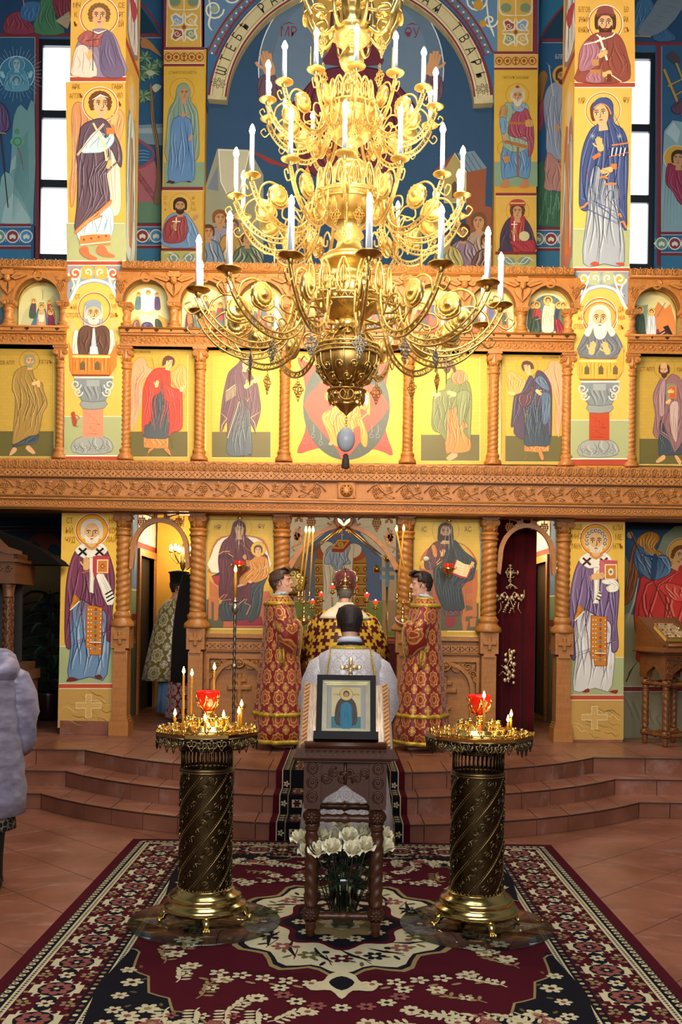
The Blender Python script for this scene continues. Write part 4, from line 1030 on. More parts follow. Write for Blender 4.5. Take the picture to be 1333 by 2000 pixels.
# ---- left pier, stylite saint on a column
def stylite(side):
 p=pier_paint(side)
 if side<0:p.view(*V5);x0,x1,c=380,752,570
 else:p.view(*V6);x0,x1,c=645,1018,835
 o=c-570;yo=0 if side<0 else 40
 def X(L):return[(a+o,b+yo) for a,b in L]
 p.rect('8893a0',x0,88+yo,x1,330+yo);p.rect(RED,x0,300+yo,x1,325+yo);p.rect(OC2,x0,325+yo,x1,1030+yo)
 p.poly(OC2,X([(420,330),(440,270),(480,225),(540,200),(600,200),(660,225),(700,270),(720,330)]),4)
 p.line(WHT,X([(405,325),(430,290),(470,215),(540,185),(600,185),(670,215),(710,290),(735,325)]),16,taper=False,sm=3)
 for s_ in(-1,1):
  p.poly(OC if side<0 else 'a9ac84',X([(570+s_*8,100),(570+s_*70,96),(570+s_*95,150),(570+s_*60,175),(570+s_*8,165)]),2)
  p.poly('a9ac84' if side<0 else 'c8683c',X([(570+s_*105,130),(570+s_*120,190),(570+s_*85,195)]),2)
  p.ell('c4643a' if side<0 else OC,570+s_*118+o,138+yo,36)
  p.line(WHT,[(570+s_*118+o+cos(a)*(44-a*4.2)*s_,138+yo+sin(a)*(44-a*4.2)) for a in[i*.45 for i in range(20)]],11,taper=False)
  p.line(WHT,[(570+s_*40+o+cos(a)*(34-a*3.6)*s_,132+yo+sin(a)*(34-a*3.6)) for a in[2.2+i*.45 for i in range(15)]],9,taper=False)
  p.line(WHT,X([(570+s_*155,150),(570+s_*125,210),(570+s_*150,250),(570+s_*140,230)]),11,sm=3);p.line(WHT,X([(570+s_*80,110),(570+s_*100,190),(570+s_*150,290)]),10,sm=3)
 p.line(WHT,[(x0,90+yo),(x1,90+yo)],5,taper=False)
 p.rect(GRN,x0,1028+yo,x1,1290+yo);p.line(WHT,[(x0,1027+yo),(x1,1027+yo)],3,taper=False)
 # column under the saint
 p.shape('9b9f98',X([(435,1250),(432,1190),(495,1150),(620,1150),(676,1190),(674,1245),(560,1262)]),'5a6064','d3d5ce',6,sm=2,seed=8)
 for i in range(12):p.circ('62686a',460+o+i*18,1225+yo+(i%3)*10-8,11,2,7)
 p.rect('d98a6c' if side<0 else 'b4492c',496+o,975+yo,624+o,1155+yo)
 for i in range(7):p.line('b0563c' if side<0 else '7e2a18',X([(500+(i%3)*35,1000+i*22),(540+(i%4)*22,1015+i*20),(530+(i%3)*30,1050+i*14)]),3)
 p.shape('8d938f',X([(490,925),(636,925),(630,975),(498,980)]),'53595c','c4c8c2',0,sm=2)
 p.shape('7f8688',X([(445,790),(680,790),(650,870),(635,930),(490,930),(470,870)]),'4c5356','b9bfbc',6,sm=2,seed=9)
 for s_ in(-1,1):
  for y,r in((830,34),(875,30)):p.line('c2c7c4',[(557+s_*(105-(y-830)*.3)+o+cos(a)*(r-a*3.2)*-s_,y+yo+sin(a)*(r-a*3.2)) for a in[i*.5 for i in range(17)]],9,taper=False)
 p.rect('989e9c',520+o,800+yo,600+o,840+yo);p.line('c8ccc8',X([(440,785),(690,785)]),12,taper=False)
 # parapet, robe
 bal='d07a34' if side<0 else 'd9a441';bd='8a4418' if side<0 else '96661c'
 if side<0:
  p.shape('ddd6c4',X([(430,640),(440,500),(470,505),(500,640)]),'8f8878',None,3,seed=2);p.shape('ddd6c4',X([(700,640),(690,500),(660,505),(630,640)]),'8f8878',None,3,seed=2)
  hand(p,435,470,44,-1.9);hand(p,690,462,44,-.8)
  p.shape('9aa6b2',X([(500,450),(510,340),(540,310),(590,310),(615,345),(620,450),(600,650),(530,650)]),'5d6b7a','c8d2da',5,seed=20)
  head(p,565,390,62,'d9aa78','cfc6b4','none',beard=('ded3bd',.1),halo=None,rim=None)
  p.circ('b85a30',570,362,100,5,40);p.circ(WHT,570,362,105,3,40)
  p.poly('8c98a6',X([(515,400),(520,330),(565,312),(610,330),(615,400),(604,365),(566,345),(525,365)]),3)
  p.shape('5f4438',X([(470,640),(468,510),(510,465),(570,478),(630,465),(665,510),(655,640),(600,640),(565,500),(530,640)]),'33221c','8f6a58',9,seed=21)
  p.poly('aebac4',X([(560,480),(572,480),(585,640),(545,640)]));p.text(WHT,'☦',565,635,46)
 else:
  head(p,825,430,75,'deb07e','e8dcc0','long',beard=('efe6d0',.7),halo=(OC,),hr=107)
  p.circ('b85a30',825,405,105,5,40);p.circ(WHT,825,405,110,3,40)
  p.shape('6c7076',[(690,670),(700,580),(740,510),(800,490),(880,490),(940,540),(968,670)],'3c4046','a2a8ae',9,seed=22)
  for k in(-1,1):p.shape('efe6d0',[(825+k*40,470),(825+k*80,480),(825+k*100,520),(825+k*70,540)],'b9ab8c',None,3,seed=2)
  p.shape('efe6d0',[(790,480),(870,480),(860,540),(825,560),(795,540)],'b9ab8c',None,4,seed=3)
  hand(p,775,625,48,-1.3);hand(p,870,625,48,-1.9)
 p.poly(bal,X([(405,560),(435,645),(435,775),(415,740)]),0);p.poly(bal,X([(715,550),(668,645),(668,775),(710,715)]),0)
 p.shape(bal,X([(432,642),(668,645),(665,775),(434,775)]),bd,'f0b866',9,sm=0,seed=5,wob=.0)
 p.line('f0c070',X([(430,655),(668,658)]),16,taper=False);p.line(bd,X([(430,770),(666,772)]),8,taper=False)
 for i in range(3 if side>0 else 2):
  xx_=(495,588)[i] if side<0 else(478,568,660)[i];p.poly('6a5a3a',X([(xx_-16,740),(xx_-16,700),(xx_,682),(xx_+16,700),(xx_+16,740)]))
 if side<0:
  p.poly('a5492c',[(425,1005),(445,998),(452,1030),(462,1060),(455,1090),(470,1085),(440,1085),(432,1050)],2);p.circ('a5492c',460,1035,14,4,14)
  for t_,x,y in(('СТ',466,300),('ЫЙ',440,365),('СТОЛП',438,415),('СI',680,300),('МЕ',695,360),('ОНЪ',694,415)):p.text('a8641c',t_,x,y,40,sx=.6)
 else:
  for t_,x,y in(('СТ',704,380),('ЫЙ',704,438),('СТОЛП',700,494),('ДА',960,385),('НIИ',962,438),('ЛЪ',960,500)):p.text('a8641c',t_,x,y,42,sx=.6)
 p.rect(RED,x0,1275+yo-(2 if side>0 else 0),x1,1312+yo);p.rect(WHT,x0,1268+yo,x1,1275+yo)
 p.build('stylite_fresco',FR,piers[0 if side<0 else 1],label='hooded saint with raised hands on a painted column' if side<0 else 'long-bearded saint with open palms on a painted column')
stylite(-1);stylite(1)
# ---- right pier, half figure and woman in blue
p=pier_paint(1);p.view(*V3)
p.rect(OC,630,-300,1030,532)
head(p,836,150,78,'d8a878','4e3018','man',beard=('4a2c16',.1),halo=(OC2,),hr=112,hat='8a4a42')
p.line('6e3a2a',[(772,100),(836,92),(908,100)],16);p.shape('8d4a3a',[(650,530),(652,440),(660,350),(690,280),(770,215),(900,215),(955,270),(985,370),(1000,450),(960,530)],'5c2a22','b87a68',12,seed=31)
p.shape('a8707a',[(655,440),(680,290),(760,270),(800,330),(780,420),(700,460)],'74424e','d0a4aa',6,seed=32);p.shape('a8707a',[(710,530),(720,470),(810,450),(820,530)],'74424e','d0a4aa',4,seed=33)
p.line('f4e8d0',[(775,225),(820,255),(880,235),(900,215)],9,taper=False);p.line('e8d5b0',[(690,290),(800,265)],7,taper=False);p.line('e8d5b0',[(850,470),(940,530)],7,taper=False)
p.rect('c08a50',745,385,790,425);p.rect('b87a48',730,450,815,480);p.line('f4ead0',[(795,235),(845,390)],14,taper=False);p.line('f4ead0',[(765,275),(830,245)],12,taper=False);p.line('f4ead0',[(808,325),(836,315)],9,taper=False)
hand(p,810,355,40,-.5);hand(p,850,475,40,2.9);p.line('8a5a28',[(808,440),(808,530)],8,taper=False);p.poly('6a3a20',[(845,480),(870,480),(875,530),(840,530)])
for t_,x,y in(('БЛГОВ',692,80),('РНЫЙ',690,145),('КНЯЗЬ',690,212),('БО',978,80),('РИ',975,145),('СЪ',978,212)):p.text('8a5a1c',t_,x,y,48,sx=.5)
p.build('half_figure_fresco',FR,piers[1],label='bearded prince saint in a red-brown cap and cloak holding a cross')
p=pier_paint(1);p.view(*V3)
p.rect(RED,630,535,1030,562);p.rect(WHT,630,530,1030,535);p.rect(WHT,630,562,1030,567)
p.rect(OC2,630,567,1010,1480);p.rect(GRN,630,1480,1010,1730);p.line(WHT,[(635,1479),(1005,1479)],3,taper=False)
p.circ('b85a30',820,712,112,5,40);p.circ(WHT,820,712,117,4,40)
p.shape('9aa0a8',[(740,1060),(905,1060),(930,1300),(975,1690),(840,1705),(700,1700),(722,1380)],'4d565f','d3d7da',10,seed=41,w=2.4)
p.line('3f4852',[(790,1150),(812,1690)],6);p.line('3f4852',[(825,1320),(870,1230),(900,1240)],6);p.line('3f4852',[(770,1390),(775,1250),(750,1230)],5)
p.shape('44527f',[(760,690),(800,640),(850,635),(885,680),(890,790),(950,835),(985,930),(990,1100),(985,1300),(985,1490),(940,1420),(935,1300),(925,1200),(850,1180),(800,1080),(760,1080),(740,1150),(720,1290),(725,1360),(675,1345),(668,1240),(675,1040),(700,920),(745,830),(790,795)],'262f52','7b88ae',14,seed=42,w=2.4)
head(p,808,735,76,'dcae7c','6a3a22','none',halo=None,rim=None,dx=-.35,tilt=-.15)
p.poly('44527f',[(752,720),(760,660),(805,630),(860,645),(888,700),(885,790),(865,810),(868,720),(840,680),(795,672)],3);p.line('c98a70',[(758,700),(800,672),(850,690),(872,740)],9,taper=False,sm=2)
for x,y in((752,880),(930,882)):
 for k in range(8):p.line('dfe3ea',[(x,y),(x+20*cos(k*pi/4),y+20*sin(k*pi/4))],5)
for i in range(9):p.line('d8dce2' if i%2 else '20263c',[(872+i*14,955),(866+i*13,1010)],7,taper=False)
p.line('d07a40',[(880,940),(992,925)],10,taper=False);p.line('d07a40',[(862,1015),(992,985)],5,taper=False)
for a,b in(((675,1345),(725,1310)),((830,1195),(915,1190)),((940,1440),(985,1475)),((800,1150),(855,1155)),((925,1390),(950,1405))):p.line('d9803c',[a,((a[0]+b[0])/2,a[1]-8),b],13,taper=False)
p.line('c8743a',[(755,1025),(805,995)],26,taper=False);hand(p,803,945,54,-1.75);p.rect('c8743a',875,1060,915,1095);hand(p,858,1100,46,3.0)
p.line('8a2030',[(710,1085),(735,1160)],14);p.line('8a2030',[(815,1090),(885,1125)],10)
p.poly('b04a2c',[(742,1710),(775,1690),(805,1700),(790,1718)],2);p.poly('b04a2c',[(915,1700),(965,1698),(970,1720),(935,1715)],2)
p.text('8a5a1c','МР',678,672,52,sx=.6);p.text('8a5a1c','ѲУ',970,668,52,sx=.6)
p.rect(RED,630,1733,1010,1752);p.rect(WHT,630,1727,1010,1733)
p.build('woman_in_blue_fresco',FR,piers[1],label='veiled woman in a deep blue mantle with raised palm')
# ---- lower pier bishops
def bishop_fresco(side):
 p=pier_paint(side)
 if side<0:
  p.view(*V7);o=0;yo=0;robe,rd,rl='7c3f57','47202f','a9758c';und,ud,ul='6f8fae','2f4d70','d4dfe6';hair='d8cdb8'
  def X(L):return L
 else:
  p.view(*V9);robe,rd,rl='7d6387','3f3252','b9a6c4';und,ud,ul='d8d5cc','8b8478','ffffff';hair='cfc2a6'
  def X(L):return[((a-560)*1.02+800-(b-300)*.022,(b-160)*1.03+222) for a,b in L]
 def T(a,b):return X([(a,b)])[0]
 bx=[(370,55),(735,55),(735,1128),(370,1128)]
 p.poly('e6b94c',X(bx));p.poly('a9b27c',X([(370,898),(735,898),(735,1130),(370,1130)]));p.line(WHT,X([(372,897),(733,897)]),3,taper=False)
 p.poly('c05a34',X([(370,50),(735,50),(735,70),(370,70)]));p.line(WHT,X([(372,72),(733,72)]),3,taper=False)
 q=p.shape(und,X([(450,620),(660,600),(665,1070),(560,1085),(430,1100),(440,900),(430,720)]),ud,ul,12,seed=51,w=2.6)
 if side<0:p.poly('6a2f28',X([(415,1115),(440,1085),(490,1100),(470,1112)]),2);p.poly('6a2f28',X([(585,1085),(620,1070),(640,1095),(620,1100)]),2)
 else:p.poly('8e2f24',X([(480,1110),(520,1085),(525,1110)]),2);p.poly('8e2f24',X([(645,1105),(700,1095),(690,1120)]),2)
 # phelonion
 p.shape(robe,X([(455,310),(520,262),(600,262),(655,310),(700,460),(695,620),(690,700),(700,835),(660,860),(655,700),(610,660),(560,640),(490,600),(455,620),(425,700),(440,900),(405,870),(402,600),(415,440)]),rd,rl,16,seed=52,w=2.4)
 p.shape('c9822c',X([(430,660),(455,570),(490,605),(440,660)]),'7c4a14',None,2,sm=1);p.line('f4e6c4',X([(432,672),(490,615)]),8,taper=False)
 # epitrachelion
 p.poly('c87f2c',X([(532,640),(628,650),(628,950),(555,948),(552,905),(532,905)]));p.frame('a2401e',X([(532,640),(628,650),(628,950),(555,948),(552,905),(532,905)]),5)
 for i in range(10):
  y=668+i*27;x,y_=T(590,y);p.ell('5f7a92' if i%2 else 'a2401e',x,y_,8,11,8)
  for k in(545,620,562):x2,y2=T(k,y);p.ell('f6ecd2',x2,y2,4,n=6)
 p.line('f6ecd2',X([(556,870),(626,872)]),6,taper=False);p.line('a2401e',X([(556,880),(626,882)]),6,taper=False)
 # omophorion
 p.shape('f0ead8',X([(455,300),(515,255),(560,300),(610,255),(655,300),(600,350),(560,345),(510,350)]),'b9ad92',None,2,seed=53)
 p.shape('f0ead8',X([(545,345),(580,350),(578,570),(550,560)]),'b9ad92',None,2,sm=1)
 xc='1c1c1c' if side<0 else '4a2424'
 for cx_ in(503,605):
  for d in(-1,1):p.line(xc,X([(cx_-24,310-d*22),(cx_+24,310+d*22)]),13,taper=False)
 if side<0:
  p.shape('f0ead8',[(590,450),(630,445),(705,600),(660,640),(600,500)],'b9ad92',None,3,sm=2)
  for k in range(3):p.line('1c1c1c',[(645+k*6,575+k*22),(690+k*5,548+k*22)],9,taper=False)
  p.shape(robe,[(580,470),(575,560),(590,640),(640,640),(600,500)],rd,rl,4,seed=55)
  p.poly('b8434a',[(565,340),(600,332),(668,340),(665,450),(600,445),(575,470),(566,430)]);p.rect('c87f2c',590,355,662,445);p.frame('f6ecd2',[(595,362),(657,362),(657,438),(595,438)],6);p.ell('a2401e',626,400,16,18,4);p.ell('d9a441',626,400,8,9,4)
  hand(p,527,395,46,-1.5)
  p.line('d98a3c',[(500,440),(545,430)],16)
 else:
  p.poly('c25a62',[(820,370),(850,365),(932,372),(930,400),(850,395),(848,470),(822,460)]);
  for k in range(4):p.line('f0d8d0',[(828+k*6,372+k*3),(830+k*6,455)],2)
  p.rect('c87f2c',850,390,930,492);p.frame('f6ecd2',[(856,397),(924,397),(924,486),(856,486)],6);p.ell('e8d8b0',890,442,18,24,8);p.ell('4f6f8f',890,442,8,10,8)
  p.shape('f0ead8',[(835,495),(905,488),(938,520),(930,560),(880,570),(860,540),(890,520),(850,520)],'b9ad92',None,3,seed=57);hand(p,800,472,48,-.1);p.line('e0a040',[(760,470),(770,500)],20)
  p.shape('f0ead8',[(815,560),(832,590),(800,640),(775,640)],'b9ad92',None,1,sm=1);
  for k in range(3):p.line('4a2424',[(795+k*8,610-k*18),(822+k*4,625-k*22)],8,taper=False)
 # head
 hxp,hyp=T(557,192);p.ell('e0a02c',*T(557,175),95,n=36);p.circ('c0502c',*T(557,175),96,6,40);p.circ(WHT,*T(557,175),101,4,40)
 head(p,hxp,hyp,72,'ddb27c',hair,'none' if side<0 else 'curl',beard=('e8dfca' if side<0 else 'dccfb2',-.08),halo=None,rim=None)
 if side<0:p.poly('ddb27c',[(525,150),(557,130),(590,150),(585,175),(530,175)],2);p.line('a9784a',[(540,160),(575,160)],3);p.line('a9784a',[(538,148),(577,148)],3)
 p.line('d08a3c',X([(520,268),(557,290),(598,268)]),12,taper=False)
 L=(('СТ',420,133),('ЫЙ',420,195),('ЧУД',426,252),('НI',672,133),('КО',678,195),('ЛАЙ',676,252)) if side<0 else(('СЩЕ',684,175),('ННО',682,235),('МУК',680,298),('КЛИ',936,180),('МЕ',940,240),('НТЪ',936,298))
 for t_,x,y in L:p.text('9a6a14',t_,x,y,48,sx=.62)
 # red band, marbled dado with cross
 p.poly('c0522e',X([(370,1128),(735,1128),(735,1155),(370,1155)]));p.line(WHT,X([(372,1127),(733,1127)]),4,taper=False);p.line(WHT,X([(372,1157),(733,1157)]),4,taper=False)
 p.poly('c4994f',X([(370,1159),(735,1159),(735,1400),(370,1400)]))
 R=random.Random(60+side)
 for i in range(16):
  x,y=R.uniform(395,640),R.uniform(1175,1370);L=[(x+k*24,y+R.uniform(-10,16)+k*9) for k in range(5)]
  p.line(R.choice(['8a6a2c','a67d38','dcb878','705a2c']),X([q for q in L if q[0]<730]),R.uniform(2,6),sm=3)
 cr=X([(540,1195),(575,1195),(575,1245),(635,1245),(635,1280),(575,1280),(575,1335),(540,1335),(540,1280),(480,1280),(480,1245),(540,1245)])
 p.poly('cfa75e',cr);p.frame('eadcb0',cr,4)
 p.build('bishop_fresco',FR,piers[0 if side<0 else 1],label='white-bearded bishop in plum vestment with a book, over a marbled dado' if side<0 else 'curly-haired bishop in lilac vestment with a book, over a marbled dado')
bishop_fresco(-1);bishop_fresco(1)
# ---- inner side faces of the piers (painted saints seen at a slant)
for side in(-1,1):
 xs=PXL[0][1] if side<0 else PXL[1][0]
 p=Paint(X=xs);
 y0,y1=YI+.01,YI+.70
 def S_(t,z,y0=y0,y1=y1,xs=xs): # t 0..1 across depth
  return(t,z)
 p.base=p.map=lambda t,z:Vector((xs,YI+.01+t*.70,z))
 p.nrm=Vector((1 if side<0 else-1,0,0))
 p.poly(OC,[(0,5.45),(1,5.45),(1,11),(0,11)]);p.poly(GRN,[(0,5.45),(1,5.45),(1,6.0),(0,6.0)]);p.poly(RED,[(0,7.72),(1,7.72),(1,7.8),(0,7.8)])
 p.shape('c9d0c4' if side<0 else 'b3654a',[(.15,5.6),(.2,6.4),(.25,7.0),(.5,7.2),(.75,7.0),(.85,6.3),(.85,5.6)],'6d8a8a','f0f0e8',7,seed=70,w=.03)
 p.poly('c07838',[(.45,5.7),(.62,5.7),(.6,6.9),(.48,6.9)]);p.ell(OC2,.5,7.33,.3,.22);p.ell('d9b088',.5,7.32,.12,.13);p.poly('c8beac',[(.38,7.35),(.5,7.48),(.62,7.35),(.58,7.2),(.5,7.02),(.42,7.2)],2)
 p.shape('d8cfc4',[(.15,7.9),(.2,8.6),(.5,8.9),(.8,8.6),(.85,7.9)],'8a7a74','ffffff',6,seed=71,w=.03);p.poly('b8484a',[(.2,8.3),(.5,8.15),(.8,8.4),(.5,8.4)],2);p.ell(OC2,.5,9.0,.3,.22);p.ell('d9b088',.5,8.98,.13,.13);p.ell('6a4a2c',.5,9.08,.14,.08)
 p.build('side_face_fresco',FR,piers[0 if side<0 else 1])
# ================================================================ frescoes on the sanctuary wall
DB,DB2,BR='2f5878','27486a','7c2f34'
def tripl(p,col,L,w):p.line(col,L,w,taper=False,sm=3)
# ---- lettered arch band: a raised stone ring with painted words
ACX,ACY,AR0,AR1=684.3,214.7,243,281
cu=(CX+un(ACX,ACY)[0],CY+un(ACX,ACY)[1])
ax_,az_=xx(cu[0],YP),zz(cu[1],YP);k_=YP/F
m=MB();ou=arc(ax_,az_,AR1*k_,176,4,44);inn_=arc(ax_,az_,AR0*k_,176,4,44);m.ring_prism(ou,inn_,YP+.02,YA)
arch=mk('wall_lettered_arch',m,mat('arch_cream','b9ae86',.85),kind='structure')
p=Paint(Y=YP+.02)
def ring(p,col,r0,r1,a0=174,a1=6,n=50):
 o=[(ACX+r1*cos(radians(a0+(a1-a0)*i/n)),ACY-r1*sin(radians(a0+(a1-a0)*i/n))) for i in range(n+1)];q=[(ACX+r0*cos(radians(a0+(a1-a0)*i/n)),ACY-r0*sin(radians(a0+(a1-a0)*i/n))) for i in range(n+1)]
 p.raw(o+q,[(i,i+1,n+1+i+1,n+1+i) for i in range(n)],col)
ring(p,BR,AR0,AR1);ring(p,'c4b88c',AR0+5,AR1-6);ring(p,'e8e0c4',AR0+4,AR0+5);ring(p,'e8e0c4',AR1-7,AR1-6);ring(p,'5a4a34',AR0+8,AR0+8.8);ring(p,'5a4a34',AR1-10.5,AR1-9.7)
def arc_text(body,a,da,size=29):
 for ch_ in body:
  if ch_!=' ':p.text('2c2420',ch_,ACX+(AR0+10)*cos(radians(a)),ACY-(AR0+10)*sin(radians(a)),size,rot=radians(90-a),sx=.72)
  a-=da
arc_text('✳ѠТЕБѢ РАДУЕТСЯ',168.5,5.4);arc_text('ВСѦКАѦ ТВАРЬ✳',78,5.75)
p.build('arch_lettering',FR,arch)
# ---- apse wall
p=Paint(Y=YA);p.view(*V2)
p.rect('2f4c6a',20,-260,1330,1160)
p.ell('5c7388',680,300,402,n=60);p.circ('dfe6e8',680,300,402,4,60);p.ell('667c90',680,290,340,n=50)
p.shape('6a2c3a',[(520,760),(440,640),(400,500),(470,400),(580,300),(790,300),(910,400),(970,500),(930,640),(850,760)],'3f1722','98586a',12,seed=80,w=3)
p.ell('a07a30',690,90,185,n=40);p.ell('caa04a',690,90,175,n=40);head(p,690,110,100,'c89a68','5a2a30','veil',veil='6a2c3a',rim=None)
for e,x in((1,320),(-1,1035)):
 p.shape('6a5060',[(x-30*e,440),(x-40*e,340),(x+30*e,330),(x+60*e,430)],'40303c',None,3,seed=4);hand(p,x+2*e,290,62,-pi/2-.2*e,'c8966a','7a4a2c',e)
p.text('7a3440','МР',410,160,62,sx=.8);p.text('7a3440','ѲУ',945,165,62,sx=.8);p.line('7a3440',[(385,108),(410,98),(435,106)],6);p.line('7a3440',[(920,112),(945,102),(970,110)],6)
# buildings and people
p.poly('8f9078',[(45,820),(100,645),(240,650),(300,760),(300,1160),(45,1160)]);p.poly('b9b69a',[(105,650),(240,655),(190,860),(150,860),(115,790)]);p.frame('e4e0c8',[(105,650),(240,655),(190,860),(150,860),(115,790)],4);p.poly('6f7a86',[(55,820),(100,720),(105,830)]);p.line('8a3a34',[(235,650),(330,700),(420,730)],22)
p.poly('a5935c',[(1085,830),(1080,740),(1130,665),(1180,745),(1178,880),(1085,880)]);p.frame('d9cf9c',[(1085,830),(1080,740),(1130,665),(1180,745),(1178,880),(1085,880)],4);p.poly('80453a',[(1040,740),(1130,665),(1080,745)]);p.poly('6d8494',[(1140,665),(1215,655),(1270,730),(1190,750)]);
for i in range(3):p.line('42586a',[(1155+i*24,665),(1205+i*24,745)],3,taper=False)
p.poly('8c5236',[(1180,750),(1268,730),(1262,895),(1290,900),(1290,1140),(1180,1140)]);p.poly('5a4a38',[(1118,800),(1130,785),(1142,800),(1142,860),(1118,860)])
for(x,y,r,rb,dk,hr,dx) in((110,950,34,'8e8c9a','55536a','7a5228',.4),(165,985,30,'b08a48','6e5020','6a4a30',.4),(60,1010,30,'7c8f9c','42546a','5a3a24',.3),(1235,965,36,'a9907c','6a5048','6a4a34',-.3),(1165,1010,34,'8d7484','5a4252','4a3424',.2),(1270,1050,30,'7a5a50','4a302a','5a3a24',-.3),(230,1040,28,'5f6f58','38442f','5a3a24',.3),(1100,1040,28,'a89a50','6a5e28','5a3a24',-.2)):
 p.shape(rb,[(x-60,1160),(x-52,y+r*2),(x-20,y+r*1.1),(x+20,y+r*1.1),(x+52,y+r*2),(x+64,1160)],dk,'d8cdbb',6,seed=int(x),w=2)
 head(p,x,y,r,'b98a60',hr,'man',rim=None,dx=dx,beard=(hr,.1) if x in(165,1165) else None)
p.poly(BR,[(48,405),(145,405),(145,425),(48,425)]);p.poly(BR,[(1205,420),(1310,420),(1310,440),(1205,440)])
p.build('apse_fresco',FR,apse,label='veiled woman with raised hands in a pale disc above a crowd, on blue')
# ---- spandrels beside the arch
p=Paint(Y=YP)
for s_,xa,xb in((-1,398,500),(1,870,966)):
 pts=[(xa,96),(xa,-120),(xb,-120),(xb,30 if s_<0 else 30)]
 o=[(ACX+300*cos(radians(a)),ACY-300*sin(radians(a))) for a in((155,150,145,140,135,130,125) if s_<0 else(55,50,45,40,35,30,25))]
 p.poly('5b7d9c',([(396,96),(396,-120),(540,-120)]+o[::-1]) if s_<0 else(o+[(970,104),(970,-120),(830,-120)][0:]) if False else([(396,100),(396,-120),(560,-120)]+o[::-1] if s_<0 else[(830,-120),(972,-120),(972,108)]+o[::-1]))
 for(x,y,r) in((418,18,20),(452,-10,18)) if s_<0 else((958,40,15),(930,0,22)):
  p.line('d9d6c0',[(x+cos(a)*(r-a*1.6),y+sin(a)*(r-a*1.6)) for a in[i*.5 for i in range(19)]],3.4,taper=False)
 p.line('d9d6c0',[(404,-20),(412,20),(408,48),(415,60)] if s_<0 else[(950,-10),(955,40),(962,60),(966,72)],4,sm=4)
 if s_>0:p.ell('b88a34',935,10,10);p.ell('b88a34',944,46,7)
 else:p.ell('b88a34',455,-8,8);p.ell('8aa08a',419,18,8)
rr_=((282,286,BR),(286,298,'566f86'),(298,302,BR))
for r0,r1,c in rr_:ring(p,c,r0,r1,158,22)
for i in range(46):
 a=radians(157-i*135/45)
 for k,col in enumerate(('8a3a3c','c9c6b4','6a7c68')):
  r=288+k*4;p.ell(col,ACX+r*cos(a+(.012 if k%2 else 0)),ACY-r*sin(a+(.012 if k%2 else 0)),2.4,n=5)
p.build('spandrel_fresco',FR,archw)
